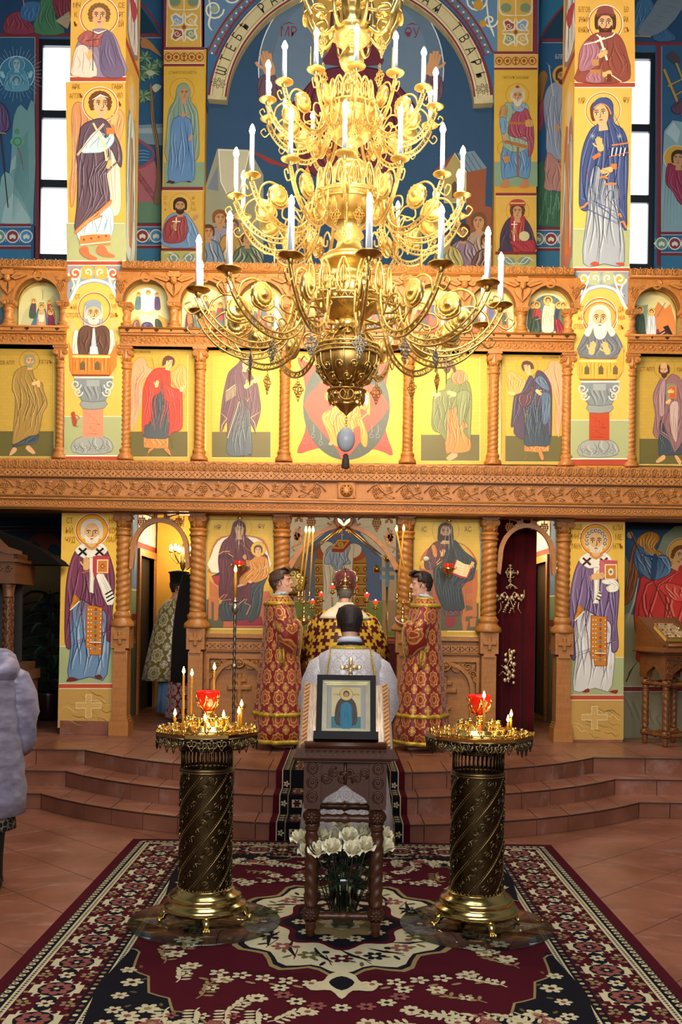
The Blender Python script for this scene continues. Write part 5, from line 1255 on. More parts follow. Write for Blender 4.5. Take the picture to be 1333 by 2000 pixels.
# ---- pilasters with saints
for side in(-1,1):
 p=Paint(Y=YP);xo=(0 if side<0 else 1)
 if side<0:p.view(*V1);a,b=1016,1268;k=0
 else:p.view(*V3);a,b=118,398
 w_=b-a;
 # side ornament above, on the wall over the pilaster
 def O(x,y):return(a+x*w_,y+(0 if side<0 else 40))
 p.poly(BR,[O(0,-300),O(1,-300),O(1,320),O(0,320)]);p.poly('c8a046',[O(.1,-300),O(.9,-300),O(.92 if side<0 else.88,292),O(.06,292)]);p.frame('e8dcbc',[O(.1,-300),O(.9,-300),O(.92 if side<0 else.88,292),O(.06,292)],3)
 cxn,cyn=O(.5,168)
 for(u,v,c) in((-1,-1,'7f97b4' if side<0 else '94403c'),(1,-1,'c8a046' if side<0 else '7f97b4'),(-1,1,'94403c' if side<0 else '7c8f68'),(1,1,'7c8f68' if side<0 else 'c8a046')):p.ell(c,cxn+u*42,cyn+v*42,34,38,14)
 for u in(-1,1):
  for v in(-1,1):
   p.line('d3ceb6',[(cxn+u*4,cyn+v*92),(cxn+u*14,cyn+v*60),(cxn+u*50,cyn+v*82),(cxn+u*72,cyn+v*70)],13,sm=3);p.line('d3ceb6',[(cxn+u*88,cyn+v*4),(cxn+u*66,cyn+v*22),(cxn+u*78,cyn+v*58),(cxn+u*74,cyn+v*78)],13,sm=3)
   p.line('d3ceb6',[(cxn+u*44+cos(t)*(20-t*2),cyn+v*40+sin(t)*(20-t*2)) for t in[i*.6 for i in range(14)]],5,taper=False)
   p.line('d3ceb6',[(cxn+u*8,cyn+v*70),(cxn+u*12,cyn+v*20),(cxn+u*70,cyn+v*10)],12,sm=3)
 p.ell('94403c',cxn,cyn,15,18,4)
 for u in(-1,1):
  x,y=O(.5+u*.22,10);p.ell('74886a',x,y,34,30);p.line('d3ceb6',[O(.5,60),O(.5+u*.3,55),O(.5+u*.38,10),O(.5+u*.36,-60)],11,sm=3)
 p.line('d3ceb6',[O(.5,68),O(.5,-40)],26)
 # band
 p.poly(BR,[O(0,292),O(1,292),O(1,312),O(0,312)]);p.poly('c99b4a',[O(0,312),O(1,312),O(1,396),O(0,396)]);p.poly(BR,[O(0,396),O(1,396),O(1,412),O(0,412)]);p.line('e8dcbc',[O(0,312),O(1,312)],3,taper=False);p.line('e8dcbc',[O(0,394),O(1,394)],3,taper=False)
 for i in range(5):
  x,y=O(.12+i*.19,354);p.circ('7a3420',x,y,24,5,14);p.ell('8a3a20',x,y,11,12,6) if i!=2 else(p.line('7a3420',[(x,y-26),(x,y+26)],7,taper=False),p.line('7a3420',[(x-14,y-6),(x+14,y-6)],6,taper=False))
 # saint
 p.poly('c9a23c',[O(0,412),O(1,412),O(1,1005),O(0,1005)]);p.poly('7f9678',[O(0,1005),O(1,1005),O(1,1165),O(0,1165)])
 f=Paint
 if side<0:
  p.circ('a8702c',1130,560,76,3,30);p.shape('7d9482',[(1035,1000),(1035,800),(1050,680),(1085,620),(1100,540),(1145,515),(1175,550),(1185,630),(1225,690),(1235,860),(1215,1000)],'48604f','b4c4b4',9,seed=91)
  p.shape('5f84ae',[(1075,740),(1180,740),(1200,900),(1205,1110),(1130,1125),(1045,1125),(1055,920)],'2d4a72','a9c3dc',9,seed=92)
  head(p,1142,580,44,'b48a62','7d9482','none',rim=None,dx=.15);hand(p,1140,715,26,-.3,'b48a62');hand(p,1185,850,24,2.2,'b48a62');p.poly('4a2c22',[(1030,1135),(1050,1118),(1090,1128),(1075,1140)]);p.poly('4a2c22',[(1150,1128),(1175,1120),(1185,1135)])
  p.text('8a6a1c','СТЫЯ ЕЛИСАВЕТА',1135,460,25,sx=.75)
  p.rect(BR,1005,1160,1260,1180);p.line('e8dcbc',[(1005,1183),(1260,1183)],3,taper=False)
  p.rect('cfa64c',1003,1186,1256,1545);p.circ('b87a3c',1120,1270,70,3,30)
  p.shape('7393b4',[(1015,1528),(1012,1420),(1040,1345),(1090,1320),(1150,1320),(1200,1380),(1228,1440),(1225,1530)],'3c5a80','c4d6e4',8,seed=93);p.shape('9a4444',[(1020,1500),(1025,1390),(1080,1340),(1150,1345),(1160,1440),(1130,1500)],'5e2428','c47c78',6,seed=94)
  head(p,1118,1280,46,'b98c60','3c281a','man',beard=('3c281a',.1),rim=None);p.line('e8dcc0',[(1095,1350),(1090,1430)],8,taper=False);p.line('e8dcc0',[(1070,1375),(1120,1375)],7,taper=False);hand(p,1210,1355,26,-.8,'b98c60');hand(p,1085,1410,24,-1.5,'b98c60')
  for t_,x,y in(('СТ',1028,1240),('ТЕ',1026,1275),('Ь',1028,1310),('АР',1200,1240),('ТЕ',1200,1275),('МIЙ',1202,1310)):p.text('8a6a1c',t_,x,y,28,sx=.6)
  p.rect(BR,1003,1540,1252,1555);p.rect('b5a85c',1000,1558,1250,1625)
  for u in(-1,1):p.ell('7c9078',1125+u*45,1600,36,28);p.line('d3d8d8',[(1125+u*50+cos(t)*(34-t*3)*u,1600+sin(t)*(34-t*3)) for t in[i*.5 for i in range(16)]],6,taper=False);p.line('d3d8d8',[(1125,1625),(1125+u*60,1570),(1125+u*110,1575)],6,sm=3)
 else:
  p.circ('a8702c',268,615,74,3,30);p.shape('5f86ac',[(175,950),(340,950),(345,1140),(300,1150),(265,1140),(200,1155),(170,1145)],'2d4a72','a9c3dc',9,seed=95)
  p.shape('8aa088',[(180,690),(230,665),(310,665),(345,720),(335,960),(180,950)],'56684e','bccab4',6,seed=96);p.shape('9c4858',[(210,860),(240,740),(320,700),(345,740),(372,820),(372,960),(340,1015),(330,890),(260,890)],'5e2434','c88490',7,seed=97)
  p.shape('7f9cb8',[(230,680),(260,665),(320,670),(300,720),(250,715)],'4a6684',None,3);p.shape('b08a5c',[(152,760),(165,690),(200,690),(195,765)],'74522c',None,2);p.shape('6f94b4',[(155,765),(195,770),(190,860),(162,850)],'3c5a80',None,2)
  p.line('a86a38',[(185,915),(330,950)],22,taper=False);p.line('a86a38',[(205,795),(370,800)],14,taper=False);p.poly('b8904c',[(318,780),(345,770),(372,785),(368,820),(322,820)]);p.line('8a5c38',[(272,950),(272,1145)],14,taper=False)
  head(p,270,625,50,'bc9068','c4b8a0','man',beard=('c9bda6',.25),rim=None);p.poly('b4a68a',[(230,605),(235,575),(268,558),(300,575),(305,600),(268,590)],2);p.poly('a03a30',[(255,565),(268,552),(284,565),(268,572)],2)
  hand(p,185,885,26,1.6,'bc9068');p.ell('b08048',198,1030,20,26);p.circ('6a4420',190,960,50,2,20)
  for x in(190,315):p.poly('b07850',[(x-35,1210),(x-5,1160),(x+18,1165),(x+28,1205),(x+5,1215)],2)
  p.text('8a6a1c','ПРРОКЪ ЗАХАРIЯ',255,512,26,sx=.75)
  p.rect(BR,128,1248,395,1264);p.line('e8dcbc',[(128,1268),(395,1268)],3,taper=False);p.rect('cfa64c',128,1270,392,1625)
  p.circ('b87a3c',270,1365,74,3,30);p.shape('4a3c4c',[(155,1600),(160,1510),(195,1430),(240,1400),(300,1400),(345,1450),(375,1530),(380,1625),(160,1625)],'2a2230','7a6a80',8,seed=98)
  p.shape('a83c3c',[(225,1400),(310,1400),(315,1440),(290,1625),(240,1625)],'6a2024','d89a50',4,seed=99);head(p,268,1370,48,'bc9068','5a3a22','curl',rim=None);p.poly('a8443c',[(218,1335),(225,1300),(268,1288),(312,1300),(318,1335),(268,1325)],2);p.line('d8b060',[(222,1315),(315,1315)],8,taper=False)
  p.shape('a83c44',[(215,1560),(300,1565),(370,1550),(380,1625),(290,1625)],'6a2024',None,4);p.ell('c9c090',312,1528,34,32);p.line('e8e0d0',[(248,1430),(248,1560)],7,taper=False);p.line('e8e0d0',[(228,1452),(268,1452)],6,taper=False);hand(p,245,1505,24,-1.4,'bc9068')
  p.rect(BR,125,1628,390,1645);p.rect('b5a85c',120,1648,390,1740)
  for u in(-1,1):p.ell('7c9078',262+u*50,1690,40,26);p.line('d3d8d8',[(262+u*10,1720),(262+u*60,1665),(262+u*115,1690)],6,sm=3);p.line('d3d8d8',[(262,1700),(262+u*50,1705),(262+u*90,1660)],6,sm=3)
 p.build('pilaster_fresco',FR,pil[0 if side<0 else 1],label='woman in a pale green veil above a bust of a bearded martyr' if side<0 else 'bearded man in green and blue above a crowned bust')
# ---- side bays
p=Paint(Y=YB);p.view(*V1)
p.rect(DB,-60,215,230,1400);p.rect(DB2,-60,-300,445,215);p.rect('2a567c',840,-300,1020,1640)
p.poly('163a52',[(855,20),(900,80),(950,150),(985,215),(840,215),(840,20)]);p.line(BR,[(850,0),(920,70),(985,180),(1012,300),(1016,1620)],13,taper=False,sm=3);p.rect(BR,840,208,990,226);p.rect(BR,-60,206,445,228);p.rect(BR,220,228,242,1610)
p.line('d8d8c8',[(-60,232),(218,232)],2,taper=False);p.line('d8d8c8',[(218,232),(205,1390)],2,taper=False);p.line('d8d8c8',[(845,234),(1000,234)],2,taper=False)
p.shape('4a7f5c',[(215,205),(230,60),(255,0),(350,-10),(345,100),(400,205)],'2a4c3c','86a88c',7,seed=101);p.shape('8a3c4c',[(30,205),(40,110),(110,70),(160,100),(215,205)],'54202e','b8707c',6,seed=102);p.shape('8a3c4c',[(330,0),(420,-40),(440,100),(400,180),(350,90)],'54202e','b8707c',5,seed=103);p.poly('b8ac88',[(345,130),(430,70),(440,120),(420,180)])
for i in range(3):p.line('4a4434',[(375+i*14,105+i*22),(432,85+i*24)],3)
p.shape('3f6f9c',[(130,110),(150,20),(250,20),(215,130)],'24486c','7aa0c4',4,seed=104);p.line('b98a60',[(145,0),(150,40)],24)
# medallion
for i in range(40):
 a=2*pi*i/40;p.line('7fb0c4',[(105+112*cos(a),460+112*sin(a)),(105+(150+22*(i%2))*cos(a),460+(150+22*(i%2))*sin(a))],9)
p.ell('3f7f9c',105,460,112,n=40);p.circ('bfd8dc',105,460,110,4,40);p.shape('5f98ac',[(30,560),(45,450),(85,430),(125,430),(165,450),(180,560)],'2c5c74','9cc8d0',7,seed=105);head(p,105,400,36,'8fb8c0','4f8ca4','veil',veil='4f8ca4',rim='a8ccd4',hr=48,white=None);head(p,103,500,20,'8fb8c0','3c6c80','man',rim='a8ccd4',hr=30,white=None)
for u in(-1,1):hand(p,105+u*85,470,26,-pi/2+.4*u,'9cc8cc','3c6c80')
p.poly('6f9898',[(70,1360),(75,900),(90,720),(130,650),(170,690),(215,640),(205,1390)],2);p.poly('8fb0ac',[(60,1090),(70,1000),(100,960),(105,1040),(75,1060)],1);p.poly('7fa4a0',[(0,1390),(10,1100),(60,1080),(120,1200),(190,1350),(195,1390)],2);p.poly('9fbcb6',[(10,1380),(80,1200),(150,1300),(190,1385)],2)
for i in range(10):p.line('4f7878',[(80+i*11,1380-i*20),(90+i*9,1150-i*30),(110+i*7,900-i*10)],4,sm=2)
p.shape('5c4668',[(-60,830),(-60,640),(20,650),(58,740),(50,810)],'34263e','8a7698',6,seed=106);p.line('c89a70',[(-10,825),(40,830)],20);p.line('3a2a24',[(5,830),(52,1290)],7,taper=False)
p.line('7a5a44',[(150,1060),(125,950),(105,900)],6,sm=2);p.ell('5f9c7c',110,880,46,30);p.circ('2f5c48',110,880,24,4,14);p.ell('4f8c6c',107,818,17,20,6)
def band(p,xa,xb,y0,y1,yb,col='3a6a92'):
 p.rect(BR,xa,y0-16,xb,y0);p.rect(col,xa,y0,xb,y1);p.rect(BR,xa,y1,xb,y1+18);p.rect('3a7290',xa,y1+18,xb,yb);p.line('d8d8c8',[(xa,y0+4),(xb,y0+4)],3,taper=False);p.line('d8d8c8',[(xa,y1-3),(xb,y1-3)],3,taper=False)
 n=int((xb-xa)/85)+1;h=(y0+y1)/2
 for i in range(n+1):
  x=xb-30-i*85
  if x<xa:break
  c=('4f8cb8','8a3a44','6f9078')[i%3];p.ell(c,x,h,34,38);p.circ('d8d8c4',x,h,38,7,24);
  for t in(-1,0,1):p.ell('d8d8c4',x+t*12,h+4-(6 if t==0 else 0),8,14,8)
  p.line('d8d8c4',[(x-42,h-34),(x-42,h+34)],8)
  p.ell('d8d8c4',x-42,h,9)
band(p,-60,195,1405,1530,1640);band(p,835,1000,1405,1525,1640)
# tree, pond
p.poly('6f8a9a',[(845,780),(1010,770),(1010,905),(845,890)]);p.poly('8fa4ac',[(845,800),(1010,795),(1010,830),(845,830)]);p.poly('8c4a58',[(840,870),(890,880),(955,930),(955,1000),(900,1040),(840,1040)],2);p.poly('2f5c84',[(840,885),(880,895),(945,940),(940,985),(890,1025),(840,1020)],2)
for i in range(4):p.line('8fb0c8',[(850,940+i*20),(890,935+i*20),(930,945+i*18)],3,sm=2)
p.poly('a0606a',[(840,1060),(900,1040),(960,1000),(985,1100),(990,1255),(840,1255)],1);
for i in range(22):p.circ('74404a',855+(i*37)%120,1075+(i*53)%170,15,3,8)
p.poly('5f8068',[(840,1255),(1000,1255),(1000,1385),(840,1385)]);p.shape('84684c',[(955,1255),(975,1100),(965,900),(940,760),(930,540),(945,540),(960,740),(985,880),(1000,1100),(1000,1255)],'54402c','b49a78',4,seed=107);p.line('84684c',[(950,620),(985,550)],9);p.line('84684c',[(935,600),(900,560)],9)
for(x,y,n,L) in((930,440,18,70),(890,600,15,55),(980,400,10,40),(870,480,10,50),(900,360,9,50)):
 for i in range(n):
  a=i*2*pi/n+.2;p.line(('5f8468','7d9a78','46684e')[i%3],[(x,y),(x+L*.6*cos(a)*1.0,y+L*.5*sin(a)),(x+L*cos(a),y+L*sin(a)*.8)],15)
p.poly('b8bfa8',[(945,545),(970,525),(1005,540),(980,570),(960,575)],2);p.poly('a8774c',[(880,240),(920,250),(975,310),(1005,360),(930,310),(880,300)],2);p.poly('a9b49c',[(905,450),(940,440),(965,460),(930,475)],2)
p.build('left_bay_fresco',FR,back,label='blue landscape with medallion, tree and pool around the left window')
p=Paint(Y=YB);p.view(*V3)
p.rect('27557c',395,-300,640,1760);p.rect(DB,1160,290,1400,1500);p.rect(DB2,1000,-300,1400,285)
p.poly('1d3f58',[(585,20),(520,90),(460,180),(430,250),(590,250)]);p.poly('2f6f94',[(430,-100),(600,-100),(590,20),(500,110),(440,220),(400,330)],0);p.line(BR,[(600,10),(520,90),(440,210),(400,340),(392,420)],13,taper=False,sm=3);p.rect(BR,435,250,600,268);p.rect(BR,1010,272,1400,292);p.rect(BR,1170,290,1196,1720)
p.line('d8d8c8',[(1202,300),(1198,1500)],2,taper=False);p.line('d8d8c8',[(430,276),(600,276)],2,taper=False);p.text('b8c0c0','БЛГОВ',560,380,40,sx=.7)
p.shape('9c6c3c',[(400,560),(410,480),(440,455),(465,490),(450,560),(420,720),(405,860)],'64401c','c89a5c',6,seed=111);p.shape('9c4a5c',[(405,700),(440,640),(440,760),(415,850)],'64283a',None,3,seed=112)
p.shape('8d97ac',[(440,640),(470,560),(520,530),(600,545),(600,1050),(540,1040),(460,990),(455,850),(440,740)],'52607c','c8d0dc',10,seed=113);p.shape('b08078',[(460,990),(540,1050),(600,1050),(600,1225),(500,1230),(440,1210)],'74483f','d8b4a8',7,seed=114)
p.circ('c8963c',560,485,62,4,30);p.ell('c8963c',560,485,60);head(p,560,495,48,'b98c60','54381e','man',beard=('54381e',.1),rim=None);p.line('c8d0d0',[(472,420),(500,620)],4,taper=False);p.line('c8d0d0',[(455,405),(490,440)],4);hand(p,525,820,28,1.5,'b98c60');p.poly('b98c60',[(410,1300),(440,1235),(470,1240),(465,1290),(430,1310)],2);p.poly('b98c60',[(540,1410),(570,1330),(600,1330),(600,1440)],2)
p.poly('3f6a50',[(398,1460),(400,1060),(430,1040),(450,1120),(440,1220),(500,1240),(540,1240),(590,1240),(600,1470)],1)
for i in range(26):p.line(('6f947c','2f5440','88a890')[i%3],[(410+(i*41)%175,1450-(i*29)%200),(420+(i*41)%175,1390-(i*29)%180)],12)
band(p,395,600,1485,1605,1760);band(p,1195,1400,1515,1635,1760,'2f6280')
p.shape('3f6f94',[(1010,220),(1040,20),(1130,0),(1150,120),(1060,230)],'244a6c','7aa4c4',6,seed=115);p.shape('3a6488',[(1130,120),(1240,190),(1290,260),(1150,262)],'20425f',None,4,seed=116);p.shape('6f7f8a',[(1040,215),(1120,90),(1210,-40),(1340,-40),(1333,60),(1230,190),(1120,240)],'3a4a54',None,0,sm=2);p.line('b08a68',[(1020,235),(1130,240)],34)
for i in range(7):p.line('2f3c44',[(1085+i*28,200-i*32),(1150+i*28,215-i*32)],4)
p.line('b08a3c',[(1215,450),(1400,900)],16,taper=False);p.line('b08a3c',[(1290,400),(1400,680)],13,taper=False)
for i in range(4):p.line('b08a3c',[(1240+i*45,560+i*60),(1340+i*30,510+i*60)],9,taper=False)
p.poly('4c4048',[(1230,370),(1270,330),(1310,370),(1320,410),(1270,410)],1);p.shape('5a3c50',[(1265,700),(1330,640),(1400,620),(1400,700),(1300,740)],'34202e',None,2)
p.poly('84a0a4',[(1215,850),(1270,780),(1330,790),(1400,850),(1400,1500),(1195,1500),(1200,1200)],1);p.poly('a4bcb8',[(1225,860),(1275,790),(1320,850),(1300,930)],1)
for i in range(9):p.line('5c7c80',[(1210+i*22,1480-i*12),(1225+i*20,1200-i*22),(1260+i*18,980-i*8)],4,sm=2)
p.ell('c8963c',1295,1025,80);p.circ('e8dcb8',1295,1025,82,3,30);p.shape('8a3048',[(1225,1180),(1240,1060),(1300,1080),(1400,1080),(1400,1330),(1320,1320),(1270,1240)],'541a2a','b86a80',8,seed=117);head(p,1308,1030,50,'b98c60','3f2c1e','man',rim=None,dx=-.2)
p.build('right_bay_fresco',FR,back,label='blue landscape with ladder, rocks and a walking saint around the right window')
# ================================================================ icons on gold
GL,GL2,OLV=(.53,.33,.05),(.58,.365,.058),'5f561c'
BOARD=mat('gilded_icon_board',(.72,.53,.17),.38,.7,.12,6)
def icon_board(label,x0,y0,x1,y1,Y,group,name='painted_icon'):
 a,b=P(x0,y1,Y),P(x1,y0,Y);e=empty(name,((a.x+b.x)/2,Y,a.z),label,'icon',group)
 m=MB();m.box(a.x,b.x,Y,Y+.035,(P(x0,y1,Y).z+P(x1,y1,Y).z)/2,(P(x0,y0,Y).z+P(x1,y0,Y).z)/2);mk('board',m,BOARD,e)
 return e,Paint(Y=Y)
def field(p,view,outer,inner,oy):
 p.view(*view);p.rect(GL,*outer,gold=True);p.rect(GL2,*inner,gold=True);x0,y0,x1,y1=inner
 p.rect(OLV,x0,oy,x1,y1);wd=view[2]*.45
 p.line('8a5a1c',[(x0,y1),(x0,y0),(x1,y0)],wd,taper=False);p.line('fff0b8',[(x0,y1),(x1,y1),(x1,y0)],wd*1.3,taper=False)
def wing(p,L,seed,c='cc9a70',d='a0522c',l='f0cfae',w=3):p.shape(c,L,d,l,9,seed=seed,w=w)
G2='deesis tier icons'
Y2=YI+.075
# left: angel in red
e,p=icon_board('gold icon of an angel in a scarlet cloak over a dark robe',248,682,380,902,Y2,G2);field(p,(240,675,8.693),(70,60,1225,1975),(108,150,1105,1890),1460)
wing(p,[(520,420),(420,350),(400,260),(350,205),(270,210),(190,290),(150,430),(140,650),(145,900),(130,1200),(125,1400),(165,1420),(210,1260),(260,1060),(300,760),(330,600),(440,520)],1)
p.line('93a4ae',[(330,620),(300,900),(270,1080),(160,1430)],22,sm=2);wing(p,[(800,470),(880,420),(930,350),(1000,330),(1070,380),(1090,480),(1085,640),(1060,800),(1020,960),(960,760),(820,640)],2,'d99a50','a85a20','f3cf90')
p.circ('9a6a28',785,270,180,4,40);p.line('4a2c18',[(495,215),(850,1750)],6,taper=False)
p.shape('b87c34',[(355,1540),(775,1540),(775,1740),(580,1750),(358,1730)],'8a4a1c','f0cf88',9,sm=0,seed=3,w=3);p.shape('454c50',[(510,870),(640,600),(690,600),(770,960),(785,1300),(780,1555),(590,1580),(360,1550),(370,1370),(470,1290)],'1e2326','7d868a',11,seed=4,w=3)
p.shape('c03a22',[(670,380),(790,400),(815,560),(825,720),(960,750),(1010,800),(1020,1310),(980,1440),(850,1470),(780,1540),(795,1300),(770,965),(700,900),(680,620),(630,800),(520,870),(490,1060),(475,1280),(370,1370),(360,1510),(330,1440),(335,1000),(350,740),(420,540),(540,400)],'7c1c12','e0705c',14,seed=5,w=3)
p.shape('c8402a',[(680,620),(810,700),(960,760),(930,900),(820,965),(720,900)],'7c1c12','e4806c',5,seed=6,w=3)
head(p,790,290,92,'d8ae78','5c3018','curl',rim=None,dx=.35,tilt=.25);p.poly('5c3018',[(670,350),(690,220),(780,170),(860,215),(850,245),(740,260),(715,330)],2)
hand(p,580,670,70,-1.3);hand(p,1010,745,70,-.9)
for x,s_ in((490,-1),(740,1)):p.poly('c8803c',[(x-70*s_*-1,1870),(x-40,1760),(x+40,1750),(x+80*s_,1860)],2);p.line('7c1c14',[(x,1770),(x+40*s_,1830)],22)
p.text('7a5a20','АРХ МИХАИЛЪ',330,130,55,sx=.7)
p.build('painting',IC,e)
# right: angel in blue
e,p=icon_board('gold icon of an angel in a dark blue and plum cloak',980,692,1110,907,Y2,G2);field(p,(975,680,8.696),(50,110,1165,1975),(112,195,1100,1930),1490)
wing(p,[(760,420),(830,350),(850,260),(910,215),(1000,225),(1070,320),(1100,480),(1100,900),(1060,1250),(1040,1380),(1020,1515),(965,1400),(950,1150),(970,950),(900,640)],11);wing(p,[(460,540),(350,520),(270,410),(200,390),(140,430),(135,600),(180,720),(280,770),(390,740)],12,'d99a50','a85a20','f3cf90')
p.circ('9a6a28',480,315,180,4,40);p.shape('b87c34',[(432,1630),(858,1630),(852,1750),(640,1770),(432,1750)],'8a4a1c','f0cf88',9,sm=0,seed=13,w=3)
p.shape('38424e',[(500,980),(560,830),(600,830),(720,1000),(840,1300),(858,1640),(640,1660),(432,1640),(440,1330)],'171d26','74808e',12,seed=14,w=3)
p.shape('4a3a4c',[(520,470),(600,520),(650,385),(760,420),(850,560),(895,720),(900,1000),(895,1400),(880,1510),(800,1380),(740,1280),(715,1000),(660,990),(600,960),(580,560),(560,900),(480,1010),(440,1200),(430,1540),(260,1460),(255,1340),(205,1340),(215,1180),(255,830),(300,790),(390,740)],'24182a','6f8ba2',16,seed=15,w=3)
p.shape('566a80',[(600,540),(700,470),(800,560),(860,720),(730,680),(640,600)],'2a2440','8aa6b8',5,seed=16,w=3);p.shape('4f6278',[(730,760),(860,780),(870,1000),(840,1250),(740,1280),(720,900)],'2a2440','8fa8bc',5,seed=17,w=3);p.shape('5c3438',[(310,800),(470,770),(570,700),(560,900),(440,1010),(350,960)],'32181c','7f97a8',5,seed=18,w=3)
head(p,480,330,92,'d8ae78','54301a','curl',rim=None,dx=-.35,tilt=-.3);p.poly('54301a',[(380,320),(400,240),(480,215),(570,260),(595,350),(560,340),(520,290),(430,290)],2)
hand(p,235,775,70,3.4);hand(p,660,745,70,.8)
for x,s_ in((500,-1),(700,1)):p.poly('c8803c',[(x-30*s_,1770),(x+30,1770),(x+60*s_,1880),(x-80 if s_<0 else x+20,1900)],2);p.line('7c1c14',[(x,1790),(x+20*s_,1850)],20)
p.text('7a5a20','АРХ ГАВРIИЛЪ',870,180,55,sx=.7)
p.build('painting',IC,e)
# woman in plum
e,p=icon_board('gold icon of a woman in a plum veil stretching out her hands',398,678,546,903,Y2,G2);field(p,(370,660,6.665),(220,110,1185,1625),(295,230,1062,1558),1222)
p.circ('9a6a28',740,300,130,3,40);p.shape('4a565e',[(620,830),(770,820),(800,1200),(815,1500),(720,1530),(510,1520),(500,1300)],'20282e','8d989e',10,seed=21,w=3)
p.shape('5c3a46',[(640,330),(680,250),(760,230),(820,290),(810,400),(780,450),(880,580),(915,760),(930,960),(860,1200),(870,1250),(800,1100),(790,960),(720,860),(690,790),(620,900),(500,1310),(490,1090),(405,1250),(410,1000),(440,750),(480,560),(520,440)],'2e1822','8c6a78',14,seed=22,w=3)
head(p,735,340,72,'d2a676','5c3a46','veil',veil='5c3a46',rim=None,dx=.4,tilt=.2)
p.line('d8b078',[(690,450),(760,580)],9);p.line('d8b078',[(650,830),(500,1305)],9,taper=False)
for i in range(7):p.line('d8b078',[(485+i*19,695-i*11),(478+i*20,830-i*12)],7,taper=False)
p.line('d8b078',[(480,695),(600,610)],10,taper=False);p.line('d8b078',[(415,980),(490,1050),(430,1130),(410,1240)],9);p.line('d8b078',[(930,960),(800,1040),(850,1100),(870,1230)],10);p.line('d8b078',[(730,780),(760,830),(790,770)],9)
hand(p,760,620,76,-.6);hand(p,870,555,70,-.4);p.poly('3a1c20',[(660,1530),(720,1530),(715,1550)]);p.poly('3a1c20',[(760,1515),(815,1510),(810,1540)])
p.build('painting',IC,e)
# centre: Christ in glory
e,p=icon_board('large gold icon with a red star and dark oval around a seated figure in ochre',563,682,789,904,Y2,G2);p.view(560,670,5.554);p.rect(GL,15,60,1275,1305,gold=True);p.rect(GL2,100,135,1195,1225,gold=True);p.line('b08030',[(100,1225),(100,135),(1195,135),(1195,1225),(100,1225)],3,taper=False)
def star(cx,cy,pts):return pts
p.poly('b3372a',[(120,155),(300,240),(640,260),(980,240),(1140,185),(1090,400),(1075,690),(1080,960),(1155,1215),(980,1160),(640,1130),(330,1145),(115,1195),(200,960),(215,690),(190,400)],3)
p.ell('3f4a48',650,690,472,580,n=60);p.circ('2a3230',650,690,10,1,8)
for i in range(26):
 a=i*2*pi/26;p.line('7c8684',[(650+380*cos(a),690+470*sin(a)),(650+440*cos(a),690+545*sin(a))],5)
p.poly('c2402c',[(640,110),(760,280),(940,470),(1120,690),(900,950),(720,1170),(610,1270),(560,1170),(380,960),(180,670),(400,400),(560,250)],2)
for i in range(9):p.line('8a2a20',[(300+i*80,560),(320+i*75,860)],4)
p.ell(GL2,660,330,120,gold=True);head(p,660,340,74,'d2a676','54301a','long',beard=('54301a',.2),rim='8a5a20',hr=120,white=None)
p.shape('d8952c',[(420,560),(460,480),(560,450),(640,430),(740,440),(840,500),(900,560),(905,780),(860,740),(800,720),(830,850),(880,1000),(865,1130),(810,1080),(790,900),(700,960),(600,1010),(570,1120),(490,1090),(440,960),(385,830),(400,760),(500,700),(430,620)],'9a5a12','ffd98c',16,seed=31,w=3.5)
p.poly('e8dcc0',[(800,520),(890,580),(880,680),(800,640)]);hand(p,560,560,60,-1.4);p.poly('c8905c',[(455,1100),(480,1060),(510,1070),(490,1110)],2)
for a in((290,960),(370,1040),(920,960),(990,960)):p.line('93a09c',[(a[0],a[1]-80),(a[0]+10,a[1]),(a[0]-20,a[1]+30)],6);p.circ('93a09c',a[0],a[1]+50,20,3,10)
for a in((200,1060),(1070,1090)):p.circ('d8705c',a[0],a[1],32,3,14)
p.build('painting',IC,e)
# green cloaked saint
e,p=icon_board('gold icon of a barefoot saint in a green cloak over orange',806,684,952,905,Y2,G2);field(p,(800,660,7.406),(55,180,1125,1830),(170,280,1020,1780),1400)
p.circ('9a6a28',560,400,150,3,40);p.poly('c89868',[(535,1735),(620,1660),(690,1670),(690,1720),(600,1770),(560,1765)],2)
p.shape('c47a34',[(530,1040),(700,1000),(830,1300),(880,1460),(880,1620),(720,1665),(600,1655),(525,1625)],'8a3f18','e8b070',10,seed=41,w=3);p.shape('c87848',[(600,560),(640,480),(760,470),(830,540),(840,630),(740,670),(620,640)],'8a4020','ecbc90',6,seed=42,w=3)
p.shape('6f7640',[(540,620),(600,580),(630,660),(740,680),(840,620),(895,760),(905,1000),(890,1300),(880,1470),(780,1340),(850,1290),(780,1190),(720,1260),(695,1000),(600,1035),(550,1040),(540,1300),(530,1490),(440,1380),(365,1350),(320,1260),(330,1060),(350,850),(440,770),(520,740)],'3c4420','aab07c',16,seed=43,w=3)
p.shape('7a8250',[(690,810),(880,800),(780,1190),(720,1250)],'3c4420','aab07c',4,seed=44,w=3);head(p,540,400,92,'cfa070','50301c','man',beard=('50301c',.2),rim=None,dx=-.4,tilt=-.1);p.poly('50301c',[(450,370),(480,310),(560,305),(640,360),(680,480),(640,500),(600,380),(520,350)],2)
hand(p,630,810,80,3.5);hand(p,400,815,80,3.2)
p.build('painting',IC,e)
